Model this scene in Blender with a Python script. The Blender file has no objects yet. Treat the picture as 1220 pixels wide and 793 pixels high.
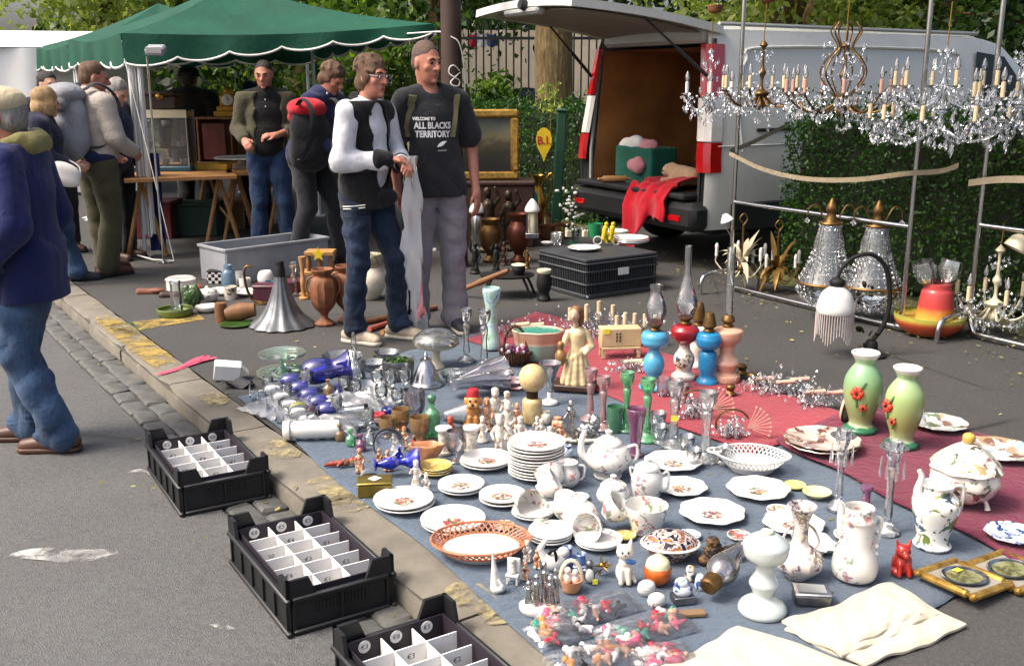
import bpy,math,random
import numpy as np
from mathutils import Vector,Matrix,Euler
from mathutils.bvhtree import BVHTree
sc=bpy.context.scene
COL=sc.collection
rad=math.radians
# ------------------------------------------------------------------ camera
CAM_H,F_PX,CX,CY,HORIZON=1.58,1220.0,610.0,396.5,98.0
PITCH=math.atan((CY-HORIZON)/F_PX)
cam_d=bpy.data.cameras.new('camera')
cam=bpy.data.objects.new('camera',cam_d);COL.objects.link(cam)
cam.location=(0,0,CAM_H);cam.rotation_euler=(math.pi/2-PITCH,0,0)
cam_d.sensor_width=36.0;cam_d.lens=36.0*F_PX/1220.0
cam_d.clip_start=0.05;cam_d.clip_end=600
sc.camera=cam
# ------------------------------------------------------------------ sky, sun, exposure
SUN_TO=Vector((-0.66,-0.22,0.95)).normalized()
w=bpy.data.worlds.new('World');sc.world=w;w.use_nodes=True
wn=w.node_tree.nodes;wl=w.node_tree.links
sky=wn.new('ShaderNodeTexSky');sky.sky_type='NISHITA';sky.sun_disc=False
sky.sun_elevation=math.asin(SUN_TO.z);sky.sun_rotation=math.atan2(SUN_TO.x,SUN_TO.y)
sky.air_density=0.7;sky.dust_density=7.0;sky.ozone_density=0.0
wl.new(sky.outputs[0],wn['Background'].inputs[0]);wn['Background'].inputs[1].default_value=0.15
sun_d=bpy.data.lights.new('sun','SUN');sun_d.energy=1.3;sun_d.angle=rad(14);sun_d.color=(1.0,0.955,0.88)
sun=bpy.data.objects.new('sun',sun_d);COL.objects.link(sun)
sun.rotation_euler=(-SUN_TO).to_track_quat('-Z','Y').to_euler();sun.location=(-8,-4,14)
sc.view_settings.view_transform='Standard';sc.view_settings.look='None'
sc.view_settings.exposure=1.12;sc.view_settings.gamma=1.0;sc.view_settings.use_curve_mapping=False
sc.render.engine='CYCLES'
sc.cycles.use_denoising=True
sc.cycles.max_bounces=7;sc.cycles.diffuse_bounces=3;sc.cycles.glossy_bounces=4
sc.cycles.transmission_bounces=5;sc.cycles.transparent_max_bounces=24
sc.cycles.caustics_reflective=False;sc.cycles.caustics_refractive=False
sc.cycles.sample_clamp_indirect=6.0
# ------------------------------------------------------------------ pixel -> place
SP,CP=math.sin(PITCH),math.cos(PITCH)
def ray(px,py):
 u=(px-CX)/F_PX;v=(py-CY)/F_PX
 return Vector((u,CP-v*SP,-SP-v*CP))
def G(px,py,z=0.0):
 d=ray(px,py);s=(CAM_H-z)/-d.z
 return Vector((d.x*s,d.y*s,z))
def AT(px,py,Y):
 d=ray(px,py);s=Y/d.y
 return Vector((d.x*s,Y,CAM_H+d.z*s))
def mpp(p):
 return (p.y*CP+(CAM_H-p.z)*SP)/F_PX
def vfac(p):
 a=math.atan2(CAM_H-p.z,math.hypot(p.x,p.y))
 return 1.0/max(0.5,math.cos(a))
def hexc(h):
 h=h.lstrip('#');r=[int(h[i:i+2],16)/255 for i in (0,2,4)]
 return tuple(c/12.92 if c<=0.04045 else ((c+0.055)/1.055)**2.4 for c in r)
# ------------------------------------------------------------------ materials
MATS={}
class NT:
 def __init__(s,m):
  s.m=m;m.use_nodes=True;s.t=m.node_tree;s.n=s.t.nodes;s.b=s.n['Principled BSDF'];s.out=s.n['Material Output']
 def new(s,ty,**kw):
  n=s.n.new(ty)
  for k,v in kw.items():setattr(n,k,v)
  return n
 def link(s,a,b):s.t.links.new(a,b)
 def coord(s,kind='Object',scale=1.0,rot=None,loc=None):
  tc=s.new('ShaderNodeTexCoord');mp=s.new('ShaderNodeMapping')
  sc_=(scale,)*3 if not isinstance(scale,(tuple,list)) else scale
  mp.inputs['Scale'].default_value=sc_
  if rot:mp.inputs['Rotation'].default_value=rot
  if loc:mp.inputs['Location'].default_value=loc
  s.link(tc.outputs[kind],mp.inputs[0]);return mp.outputs[0]
 def noise(s,co,scale,detail=4,rough=.55,dist=0):
  n=s.new('ShaderNodeTexNoise');n.inputs['Scale'].default_value=scale;n.inputs['Detail'].default_value=detail
  n.inputs['Roughness'].default_value=rough;n.inputs['Distortion'].default_value=dist
  s.link(co,n.inputs['Vector']);return n.outputs['Fac']
 def voro(s,co,scale,out='Distance',feat='F1'):
  n=s.new('ShaderNodeTexVoronoi');n.feature=feat;n.inputs['Scale'].default_value=scale
  s.link(co,n.inputs['Vector']);return n.outputs[out]
 def ramp(s,f,stops,interp='LINEAR'):
  r=s.new('ShaderNodeValToRGB');cr=r.color_ramp;cr.interpolation=interp
  while len(cr.elements)<len(stops):cr.elements.new(0.5)
  for e,(p,c) in zip(cr.elements,stops):
   e.position=p;e.color=(c,c,c,1) if isinstance(c,(int,float)) else (*c,1)
  s.link(f,r.inputs[0]);return r.outputs[0]
 def mix(s,f,a,b,mode='MIX'):
  m=s.new('ShaderNodeMix',data_type='RGBA',blend_type=mode)
  for i,x in ((0,f),(6,a),(7,b)):
   if isinstance(x,(int,float)):m.inputs[i].default_value=x if i==0 else (x,x,x,1)
   elif isinstance(x,tuple):m.inputs[i].default_value=(*x[:3],1)
   else:s.link(x,m.inputs[i])
  return m.outputs[2]
 def math(s,op,a,b=None,c=None):
  m=s.new('ShaderNodeMath',operation=op)
  for i,x in enumerate((a,b,c)):
   if x is None:continue
   if isinstance(x,(int,float)):m.inputs[i].default_value=x
   else:s.link(x,m.inputs[i])
  return m.outputs[0]
 def bump(s,h,strength=.3,dist=.01):
  b=s.new('ShaderNodeBump');b.inputs['Strength'].default_value=strength;b.inputs['Distance'].default_value=dist
  s.link(h,b.inputs['Height']);s.link(b.outputs[0],s.b.inputs['Normal'])
 def base(s,c):
  if isinstance(c,tuple):s.b.inputs['Base Color'].default_value=(*c[:3],1)
  else:s.link(c,s.b.inputs['Base Color'])
 def set(s,**kw):
  nm=dict(rough='Roughness',metal='Metallic',spec='Specular IOR Level',coat='Coat Weight',sheen='Sheen Weight',trans='Transmission Weight',ior='IOR',alpha='Alpha',sss='Subsurface Weight')
  for k,v in kw.items():s.b.inputs[nm[k]].default_value=v
def C(c):return hexc(c) if isinstance(c,str) else c
def M(name,col=None,rough=.5,metal=0.0,var=.12,vs=9.0,bump=0.0,bs=60.0,spec=.5,coat=0.0,sheen=0.0):
 if name in MATS:return MATS[name]
 m=bpy.data.materials.new(name);MATS[name]=m;t=NT(m);c=C(col)
 co=t.coord()
 f=t.noise(co,vs,5,.6)
 lo=tuple(x*(1-var) for x in c);hi=tuple(min(1,x*(1+var)) for x in c)
 t.base(t.ramp(f,[(.3,lo),(.7,hi)]))
 t.set(rough=rough,metal=metal,spec=spec,coat=coat,sheen=sheen)
 rr=t.noise(co,vs*2.3,3);t.link(t.math('MULTIPLY_ADD',rr,.25,rough-.12),t.b.inputs['Roughness'])
 if bump:t.bump(t.noise(co,bs,4),bump,.004)
 return m
def cloth_mat(name,col,weave=700,var=.15,rough=.9,fold=.0):
 if name in MATS:return MATS[name]
 m=bpy.data.materials.new(name);MATS[name]=m;t=NT(m);c=C(col);co=t.coord()
 f=t.noise(co,4,5,.6);f2=t.noise(co,60,3)
 a=t.ramp(f,[(.25,tuple(x*(1-var) for x in c)),(.75,tuple(min(1,x*(1+var)) for x in c))])
 t.base(t.mix(.25,a,t.ramp(f2,[(.3,tuple(x*.7 for x in c)),(.7,tuple(min(1,x*1.25) for x in c))])))
 t.set(rough=rough,spec=.2,sheen=.15)
 t.bump(t.math('ADD',t.noise(co,weave,2),t.math('MULTIPLY',t.noise(co,11,4,.55,1.6),5.0+fold)),.5,.008)
 return m
def thin_glass(name,col=(1,1,1),rough=.03,edge=.55,body=.08):
 if name in MATS:return MATS[name]
 m=bpy.data.materials.new(name);MATS[name]=m;t=NT(m);c=C(col)
 tr=t.new('ShaderNodeBsdfTransparent');tr.inputs[0].default_value=(*c,1)
 gl=t.new('ShaderNodeBsdfGlossy');gl.inputs['Roughness'].default_value=rough;gl.inputs[0].default_value=(1,1,1,1)
 df=t.new('ShaderNodeBsdfDiffuse');df.inputs[0].default_value=(*[min(1,x*.95+.04) for x in c],1)
 lw=t.new('ShaderNodeLayerWeight');lw.inputs[0].default_value=.35
 m1=t.new('ShaderNodeMixShader');m1.inputs[0].default_value=body
 t.link(tr.outputs[0],m1.inputs[1]);t.link(df.outputs[0],m1.inputs[2])
 m2=t.new('ShaderNodeMixShader');t.link(t.math('MULTIPLY_ADD',lw.outputs['Fresnel'],edge*1.6,.05),m2.inputs[0])
 t.link(m1.outputs[0],m2.inputs[1]);t.link(gl.outputs[0],m2.inputs[2])
 t.link(m2.outputs[0],t.out.inputs[0]);t.n.remove(t.b)
 return m
def leaf_mat(name,c1,c2,c3,trans=.45):
 if name in MATS:return MATS[name]
 m=bpy.data.materials.new(name);MATS[name]=m;t=NT(m)
 at=t.new('ShaderNodeAttribute',attribute_name='tint')
 co=t.coord();f=t.noise(co,.8,3)
 col=t.ramp(at.outputs['Fac'],[(0,C(c1)),(.55,C(c2)),(1,C(c3))])
 col=t.mix(t.math('MULTIPLY',f,.4),col,t.mix(1.0,col,(.75,.85,.5),'MULTIPLY'))
 df=t.new('ShaderNodeBsdfPrincipled');df.inputs['Roughness'].default_value=.45;df.inputs['Specular IOR Level'].default_value=.35
 tl=t.new('ShaderNodeBsdfTranslucent');mx=t.new('ShaderNodeMixShader');mx.inputs[0].default_value=trans
 t.link(col,df.inputs[0]);t.link(t.mix(1.0,col,(1.25,1.3,.6),'MULTIPLY'),tl.inputs[0])
 t.link(df.outputs[0],mx.inputs[1]);t.link(tl.outputs[0],mx.inputs[2]);t.link(mx.outputs[0],t.out.inputs[0]);t.n.remove(t.b)
 return m
def china(name,base='#d6d4cc',cols=('#b8706a','#7a8a68','#9a7a88'),scale=36.0,cover=.24,zlo=None,rmax=None,rough=.12):
 """glazed china with sprays of painted flowers; rmax keeps the spray in the middle of a plate"""
 if name in MATS:return MATS[name]
 m=bpy.data.materials.new(name);MATS[name]=m;t=NT(m);b=C(base)
 co=t.coord();oi=t.new('ShaderNodeObjectInfo')
 ad=t.new('ShaderNodeVectorMath',operation='ADD');t.link(co,ad.inputs[0])
 cmb=t.new('ShaderNodeCombineXYZ');r9=t.math('MULTIPLY',oi.outputs['Random'],9.0)
 for i in range(3):t.link(r9,cmb.inputs[i])
 t.link(cmb.outputs[0],ad.inputs[1]);v=ad.outputs[0]
 th=.63-.30*cover
 mask=t.ramp(t.noise(v,scale,3,.6,.6),[(th-.015,0),(th+.02,1)])
 big=t.ramp(t.noise(v,scale*.3,2,.5),[(.46,0),(.52,1)])
 mask=t.math('MULTIPLY',mask,big)
 if rmax:
  sx=t.new('ShaderNodeSeparateXYZ');t.link(co,sx.inputs[0])
  rr=t.math('SQRT',t.math('ADD',t.math('POWER',sx.outputs[0],2.0),t.math('POWER',sx.outputs[1],2.0)))
  d=t.math('ADD',rr,t.math('MULTIPLY',t.noise(v,scale*.8,2),rmax*.5))
  inn=t.math('LESS_THAN',d,rmax*1.1)
  mask=t.math('MULTIPLY',inn,t.ramp(t.noise(v,scale*1.3,3,.6,.5),[(.40,0),(.50,1)]))
 hue=t.voro(v,scale*1.1,'Color')
 sp=t.new('ShaderNodeSeparateColor');t.link(hue,sp.inputs[0])
 n=len(cols);st=[(i/n,C(c)) for i,c in enumerate(cols)]
 colr=t.ramp(sp.outputs[0],st,'CONSTANT')
 t.base(t.mix(mask,t.ramp(t.noise(co,6,2),[(.3,tuple(x*.96 for x in b)),(.7,b)]),colr))
 t.set(rough=rough,coat=.3,spec=.5)
 return m
def splotch(name,stops,scale=20.0,rough=.35,metal=0.0,dist=.5,bump=0.0):
 """several colours in patches, stops = [(pos, colour)...]"""
 if name in MATS:return MATS[name]
 m=bpy.data.materials.new(name);MATS[name]=m;t=NT(m);co=t.coord()
 f=t.noise(co,scale,4,.6,dist)
 t.base(t.ramp(f,[(p,C(c)) for p,c in stops]))
 t.set(rough=rough,metal=metal)
 if bump:t.bump(t.noise(co,scale*4,4),bump,.004)
 return m
def zbands(name,stops,z0,z1,rough=.3,metal=0.0,axis=2,noise=.0,ns=20):
 """colour bands along one axis of the object"""
 if name in MATS:return MATS[name]
 m=bpy.data.materials.new(name);MATS[name]=m;t=NT(m);co=t.coord()
 s=t.new('ShaderNodeSeparateXYZ');t.link(co,s.inputs[0])
 f=t.math('DIVIDE',t.math('SUBTRACT',s.outputs[axis],z0),z1-z0)
 if noise:f=t.math('ADD',f,t.math('MULTIPLY',t.math('SUBTRACT',t.noise(co,ns,3),.5),noise))
 t.base(t.ramp(f,[(p,C(c)) for p,c in stops]))
 t.set(rough=rough,metal=metal);return m
# ------------------------------------------------------------------ meshes
def mesh_np(name,V,Fq,smooth=False,sharp=None,tint=None):
 """V (n,3) array, Fq list of faces or (m,k) array"""
 me=bpy.data.meshes.new(name)
 if isinstance(Fq,np.ndarray):
  V=np.asarray(V,dtype=np.float32);n,k=Fq.shape
  me.vertices.add(len(V));me.vertices.foreach_set('co',V.ravel())
  me.loops.add(n*k);me.loops.foreach_set('vertex_index',Fq.astype(np.int32).ravel())
  me.polygons.add(n);me.polygons.foreach_set('loop_start',np.arange(0,n*k,k,dtype=np.int32))
  me.polygons.foreach_set('loop_total',np.full(n,k,dtype=np.int32))
  if tint is not None:
   a=me.attributes.new('tint','FLOAT','POINT');a.data.foreach_set('value',np.asarray(tint,dtype=np.float32))
  me.update(calc_edges=True)
 else:
  me.from_pydata([tuple(v) for v in V],[],Fq);me.update()
 if smooth:
  me.polygons.foreach_set('use_smooth',np.ones(len(me.polygons),dtype=bool))
  if sharp:me.set_sharp_from_angle(angle=rad(sharp))
 return me
class MB:
 def __init__(s):s.v=[];s.f=[]
 def add(s,vs,fs):
  o=len(s.v);s.v+=[Vector(v) for v in vs];s.f+=[[i+o for i in f] for f in fs];return s
 def box(s,c,d,rot=None,taper=1.0):
  c=Vector(c);R=Euler(rot).to_matrix() if rot else Matrix.Identity(3)
  vs=[]
  for z in (-.5,.5):
   k=taper if z>0 else 1.0
   for x,y in ((-.5,-.5),(.5,-.5),(.5,.5),(-.5,.5)):
    vs.append(c+R@Vector((x*d[0]*k,y*d[1]*k,z*d[2])))
  return s.add(vs,[[3,2,1,0],[4,5,6,7],[0,1,5,4],[1,2,6,5],[2,3,7,6],[3,0,4,7]])
 def bbox(s,c,d,b=.01,rot=None):
  """box with chamfered edges"""
  c=Vector(c);R=Euler(rot).to_matrix() if rot else Matrix.Identity(3)
  h=[x/2 for x in d];b=min(b,*[x*.98 for x in h]);pts=[]
  idx={}
  for sx in (-1,1):
   for sy in (-1,1):
    for sz in (-1,1):
     for ax in range(3):
      p=[sx*(h[0]-b),sy*(h[1]-b),sz*(h[2]-b)];p[ax]=(sx,sy,sz)[ax]*h[ax]
      idx[(sx,sy,sz,ax)]=len(pts);pts.append(c+R@Vector(p))
  fs=[]
  for ax in range(3):
   o=[i for i in range(3) if i!=ax]
   for sg in (-1,1):
    def key(a,bb):
     q=[0,0,0];q[ax]=sg;q[o[0]]=a;q[o[1]]=bb;return idx[(*q,ax)]
    q=[key(-1,-1),key(1,-1),key(1,1),key(-1,1)]
    fs.append(q if (sg>0)==(ax!=1) else q[::-1])
  for ax in range(3):
   o=[i for i in range(3) if i!=ax]
   for a in (-1,1):
    for bb in (-1,1):
     def k2(t_,fx):
      q=[0,0,0];q[ax]=t_;q[o[0]]=a;q[o[1]]=bb;return idx[(*q,fx)]
     fs.append([k2(-1,o[0]),k2(1,o[0]),k2(1,o[1]),k2(-1,o[1])])
  for sx in (-1,1):
   for sy in (-1,1):
    for sz in (-1,1):fs.append([idx[(sx,sy,sz,a)] for a in range(3)])
  return s.add(pts,fs)
 def lathe(s,prof,seg=28,c=(0,0,0),wob=None,sx=1.0,sy=1.0,mat=None):
  """prof [(r,z)...] bottom to top along the skin; wob(angle, i) -> factor"""
  c=Vector(c);vs=[];fs=[]
  n=len(prof)
  for i,(r,z) in enumerate(prof):
   for k in range(seg):
    a=2*math.pi*k/seg;q=r*(wob(a,i) if wob else 1.0)
    p=Vector((q*math.cos(a)*sx,q*math.sin(a)*sy,z))
    if mat:p=mat@p
    vs.append(c+p)
  for i in range(n-1):
   for k in range(seg):
    k2=(k+1)%seg;fs.append([i*seg+k,i*seg+k2,(i+1)*seg+k2,(i+1)*seg+k])
  if prof[0][0]>1e-5:fs.append(list(range(seg))[::-1])
  if prof[-1][0]>1e-5:fs.append([(n-1)*seg+k for k in range(seg)])
  return s.add(vs,fs)
 def tube(s,pts,r,seg=8,cap=True,closed=False,flat=1.0):
  pts=[Vector(p) for p in pts];n=len(pts);vs=[];fs=[]
  rs=r if isinstance(r,(list,tuple)) else [r]*n
  prev=None
  for i,p in enumerate(pts):
   if closed:d=pts[(i+1)%n]-pts[i-1]
   else:d=pts[min(i+1,n-1)]-pts[max(i-1,0)]
   d=d.normalized() if d.length>1e-9 else Vector((0,0,1))
   if prev is None:
    u=d.cross(Vector((0,0,1)))
    if u.length<.05:u=d.cross(Vector((0,1,0)))
   else:u=prev-d*prev.dot(d)
   u.normalize();prev=u;w_=d.cross(u)
   for k in range(seg):
    a=2*math.pi*k/seg
    vs.append(p+rs[i]*(math.cos(a)*u+math.sin(a)*flat*w_))
  m=n if closed else n-1
  for i in range(m):
   j=(i+1)%n
   for k in range(seg):
    k2=(k+1)%seg;fs.append([i*seg+k,i*seg+k2,j*seg+k2,j*seg+k])
  if cap and not closed:
   fs.append(list(range(seg))[::-1]);fs.append([(n-1)*seg+k for k in range(seg)])
  return s.add(vs,fs)
 def ell(s,c,r,seg=12,rings=8,rot=None):
  r=(r,)*3 if isinstance(r,(int,float)) else r
  R=Euler(rot).to_matrix() if rot else Matrix.Identity(3);c=Vector(c)
  vs=[];fs=[]
  vs.append(c+R@Vector((0,0,-r[2])))
  for i in range(1,rings):
   a=math.pi*i/rings-math.pi/2
   for k in range(seg):
    b=2*math.pi*k/seg
    vs.append(c+R@Vector((r[0]*math.cos(a)*math.cos(b),r[1]*math.cos(a)*math.sin(b),r[2]*math.sin(a))))
  vs.append(c+R@Vector((0,0,r[2])));L=len(vs)-1
  for k in range(seg):fs.append([0,1+(k+1)%seg,1+k])
  for i in range(rings-2):
   for k in range(seg):
    k2=(k+1)%seg;a=1+i*seg;b=a+seg;fs.append([a+k,a+k2,b+k2,b+k])
  a=1+(rings-2)*seg
  for k in range(seg):fs.append([a+k,a+(k+1)%seg,L])
  return s.add(vs,fs)
 def prism(s,poly,h,c=(0,0,0),z0=0.0,top=1.0):
  """poly [(x,y)] ccw extruded along z"""
  n=len(poly);c=Vector(c)
  vs=[c+Vector((x,y,z0)) for x,y in poly]+[c+Vector((x*top,y*top,z0+h)) for x,y in poly]
  fs=[list(range(n))[::-1],[n+i for i in range(n)]]+[[i,(i+1)%n,n+(i+1)%n,n+i] for i in range(n)]
  return s.add(vs,fs)
 def grid(s,fn,nu,nv,thick=0.0):
  """fn(u,v)->Vector sheet, with a back face when thick > 0 (along -normal z)"""
  vs=[fn(i/nu,j/nv) for j in range(nv+1) for i in range(nu+1)]
  q=lambda i,j:j*(nu+1)+i
  fs=[[q(i,j),q(i+1,j),q(i+1,j+1),q(i,j+1)] for j in range(nv) for i in range(nu)]
  if thick:
   n0=len(vs);tv=thick if isinstance(thick,Vector) else Vector((0,0,-thick))
   vs=vs+[Vector(v)+tv for v in vs]
   fs=fs+[[n0+k for k in f[::-1]] for f in fs]
   rim=[q(i,0) for i in range(nu)]+[q(nu,j) for j in range(nv)]+[q(i,nv) for i in range(nu,0,-1)]+[q(0,j) for j in range(nv,0,-1)]
   for a,b in zip(rim,rim[1:]+rim[:1]):fs.append([a,n0+a,n0+b,b])
  return s.add(vs,fs)
 def mesh(s,name,smooth=True,sharp=38):return mesh_np(name,s.v,s.f,smooth,sharp)
 def obj(s,name,mat,parent=None,loc=None,rot=None,smooth=True,sharp=38):
  return add_obj(name,s.mesh(name,smooth,sharp),mat,parent,loc,rot)
def add_obj(name,me,mat,parent=None,loc=None,rot=None):
 o=bpy.data.objects.new(name,me);COL.objects.link(o)
 if mat is not None and len(me.materials)==0:me.materials.append(MATS[mat] if isinstance(mat,str) else mat)
 if parent is not None:o.parent=parent
 if loc is not None:o.location=loc
 if rot is not None:o.rotation_euler=rot
 return o
def tag(o,label,cat,group=None,kind=None):
 if label:o['label']=label
 if cat:o['category']=cat
 if group:o['group']=group
 if kind:o['kind']=kind
 return o
def thing(name,label,cat,loc=(0,0,0),rz=0.0,group=None,rot=None):
 o=bpy.data.objects.new(name,None);COL.objects.link(o);o.empty_display_size=.05
 o.location=loc;o.rotation_euler=rot if rot else (0,0,rz)
 return tag(o,label,cat,group)
def copy_tree(o,parent=None,loc=None,rot=None,label=None):
 c=o.copy();COL.objects.link(c);c.parent=parent
 if loc is not None:c.location=loc
 if rot is not None:c.rotation_euler=rot
 if label:c['label']=label
 for ch in list(o.children):copy_tree(ch,c)
 return c
def struct(o):o['kind']='structure';return o
def smooth_line(pts,n=6):
 """Catmull-Rom through the points"""
 P=[Vector(p) for p in pts];P=[P[0]*2-P[1]]+P+[P[-1]*2-P[-2]];out=[]
 for i in range(1,len(P)-2):
  for k in range(n):
   t=k/n;a,b,c,d=P[i-1:i+3]
   out.append(.5*((2*b)+(c-a)*t+(2*a-5*b+4*c-d)*t*t+(3*b-a-3*c+d)*t**3))
 out.append(P[-2]);return out
def sprof(pts,n=4):
 """smooth a lathe profile; a repeated point keeps a hard corner"""
 out=[];run=[pts[0]]
 for p in pts[1:]:
  if p==run[-1]:
   out+=_sm(run,n);run=[p]
  else:run.append(p)
 return out+_sm(run,n)
def _sm(run,n):
 if len(run)<3:return list(run)
 return [(max(0.0,v.x),v.z) for v in smooth_line([(r,0,z) for r,z in run],n)]
# ------------------------------------------------------------------ organic shapes: blended solids turned into one surface
class Blob:
 def __init__(s,k=.02):s.p=[];s.k=k
 def cone(s,a,b,r1,r2=None,k=None):s.p.append(('c',np.array(a,float),np.array(b,float),r1,r1 if r2 is None else r2,k));return s
 def ell(s,c,r,rz=0.0,k=None,rx=0.0,ry=0.0):
  r=(r,)*3 if isinstance(r,(int,float)) else r
  R=np.array(Euler((rx,ry,rz)).to_matrix()) if (rx or ry or rz) else None
  s.p.append(('e',np.array(c,float),np.array(r,float),R,None,k));return s
 def cut(s,c,r):s.p.append(('x',np.array(c,float),np.array((r,)*3 if isinstance(r,(int,float)) else r,float),None,None,None));return s
 def chain(s,pts,rs,k=None):
  for i in range(len(pts)-1):s.cone(pts[i],pts[i+1],rs[i],rs[i+1],k)
  return s
 def build(s,name,vox,fold=0.0,fscale=14.0,seed=0,clip=None):
  lo=np.full(3,1e9);hi=np.full(3,-1e9);bbs=[]
  for p in s.p:
   if p[0]=='c':l=np.minimum(p[1]-p[3],p[2]-p[4]);h=np.maximum(p[1]+p[3],p[2]+p[4])
   else:
    q=p[2] if p[3] is None else np.full(3,p[2].max());l=p[1]-q;h=p[1]+q
   bbs.append((l,h))
   if p[0]!='x':lo=np.minimum(lo,l);hi=np.maximum(hi,h)
  mg=s.k+vox*3+fold*1.5;lo-=mg;hi+=mg
  dims=np.ceil((hi-lo)/vox).astype(int)+1
  ax=[lo[i]+vox*np.arange(dims[i]) for i in range(3)]
  D=np.full(dims,1.0,dtype=np.float32)
  for p,(l,h) in zip(s.p,bbs):
   m=s.k+4*vox+fold
   i0=np.clip(((l-m-lo)/vox).astype(int),0,dims-1);i1=np.clip(((h+m-lo)/vox).astype(int)+2,1,dims)
   X,Y,Z=np.meshgrid(*[ax[i][i0[i]:i1[i]] for i in range(3)],indexing='ij',sparse=True)
   if p[0]=='c':
    a,b,r1,r2=p[1:5];ba=b-a;L2=max(1e-9,float(ba@ba))
    dx,dy,dz=X-a[0],Y-a[1],Z-a[2]
    t=np.clip((dx*ba[0]+dy*ba[1]+dz*ba[2])/L2,0,1)
    d=np.sqrt((dx-t*ba[0])**2+(dy-t*ba[1])**2+(dz-t*ba[2])**2)-(r1+(r2-r1)*t)
   else:
    c,r,R=p[1:4];dx,dy,dz=X-c[0],Y-c[1],Z-c[2]
    if R is not None:
     dx,dy,dz=(R[0,0]*dx+R[1,0]*dy+R[2,0]*dz,R[0,1]*dx+R[1,1]*dy+R[2,1]*dz,R[0,2]*dx+R[1,2]*dy+R[2,2]*dz)
    k0=np.sqrt((dx/r[0])**2+(dy/r[1])**2+(dz/r[2])**2)
    k1=np.sqrt((dx/r[0]**2)**2+(dy/r[1]**2)**2+(dz/r[2]**2)**2)+1e-9
    d=np.where(k0<.2,-r.min()*(1-k0),k0*(k0-1)/k1)
   sl=tuple(slice(i0[i],i1[i]) for i in range(3));A=D[sl]
   if p[0]=='x':D[sl]=np.maximum(A,-d);continue
   k=p[5] if p[5] is not None else s.k
   h_=np.clip(.5+.5*(A-d)/k,0,1)
   D[sl]=A*(1-h_)+d*h_-k*h_*(1-h_)
  X,Y,Z=np.meshgrid(*ax,indexing='ij',sparse=True)
  if fold:
   r=random.Random(seed);N=np.zeros(dims,dtype=np.float32)
   for i in range(5):
    d=Vector((r.uniform(-1,1),r.uniform(-1,1),r.uniform(-.8,.8))).normalized()*fscale*r.uniform(.7,1.9)
    d2=Vector((r.uniform(-1,1),r.uniform(-1,1),r.uniform(-1,1)))*fscale*.45
    q=np.sin(X*d.x+Y*d.y+Z*d.z+r.uniform(0,6)+1.9*np.sin(X*d2.x+Y*d2.y+Z*d2.z+i))
    N+=1.2-2.4*np.abs(q)**.8 if i%2 else q
   D+=(N*fold/3.2).astype(np.float32)
  if clip:
   for axis,sgn,val in clip:
    q=(X,Y,Z)[axis];D=np.maximum(D,sgn*(q-val))
  return surface_nets(name,D,lo,vox)
def surface_nets(name,D,lo,vox):
 I=D<0;n=np.array(D.shape)
 c=np.zeros(n-1,dtype=np.int8)
 for dx in (0,1):
  for dy in (0,1):
   for dz in (0,1):c+=I[dx:n[0]-1+dx,dy:n[1]-1+dy,dz:n[2]-1+dz]
 act=(c>0)&(c<8);ijk=np.argwhere(act)
 if len(ijk)==0:return mesh_np(name,[(0,0,0),(vox,0,0),(0,vox,0)],[[0,1,2]])
 idx=np.full(n-1,-1,dtype=np.int64);idx[act]=np.arange(len(ijk))
 acc=np.zeros((len(ijk),3));cnt=np.zeros(len(ijk))
 offs=[(0,0,0),(1,0,0),(0,1,0),(0,0,1),(1,1,0),(1,0,1),(0,1,1),(1,1,1)]
 for a in offs:
  for axis in range(3):
   if a[axis]:continue
   b=list(a);b[axis]=1
   pa=ijk+np.array(a);pb=ijk+np.array(b)
   da=D[pa[:,0],pa[:,1],pa[:,2]];db=D[pb[:,0],pb[:,1],pb[:,2]]
   mk=(da<0)!=(db<0)
   t=np.where(mk,da/np.where(mk,da-db,1),0)
   q=np.repeat(np.array(a,float)[None],len(ijk),0);q[:,axis]+=t
   acc[mk]+=q[mk];cnt[mk]+=1
 V=lo+vox*(ijk+acc/cnt[:,None]);Q=[]
 for axis in range(3):
  o=[i for i in range(3) if i!=axis]
  sl0=[slice(None)]*3;sl1=[slice(None)]*3
  sl0[axis]=slice(0,n[axis]-1);sl1[axis]=slice(1,n[axis])
  A,B=I[tuple(sl0)],I[tuple(sl1)]
  e=np.argwhere(A!=B);e=e[(e[:,o[0]]>0)&(e[:,o[1]]>0)&(e[:,o[0]]<n[o[0]]-1)&(e[:,o[1]]<n[o[1]]-1)]
  if not len(e):continue
  ins=A[e[:,0],e[:,1],e[:,2]]
  def cell(a,b):
   q=e.copy();q[:,o[0]]-=a;q[:,o[1]]-=b;return idx[q[:,0],q[:,1],q[:,2]]
  q=np.stack([cell(1,1),cell(0,1),cell(0,0),cell(1,0)],1)
  flip=ins if axis!=1 else ~ins
  q[~flip]=q[~flip][:,::-1];Q.append(q)
 Q=np.concatenate(Q);Q=Q[(Q>=0).all(1)]
# two rounds of light smoothing
 for _ in range(2):
  S=np.zeros_like(V);k=np.zeros(len(V))
  for a,b in ((0,1),(1,2),(2,3),(3,0)):
   np.add.at(S,Q[:,a],V[Q[:,b]]);np.add.at(k,Q[:,a],1);np.add.at(S,Q[:,b],V[Q[:,a]]);np.add.at(k,Q[:,b],1)
  V=V*.62+.38*S/np.maximum(k,1)[:,None]
 return mesh_np(name,V,Q,smooth=True)
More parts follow.
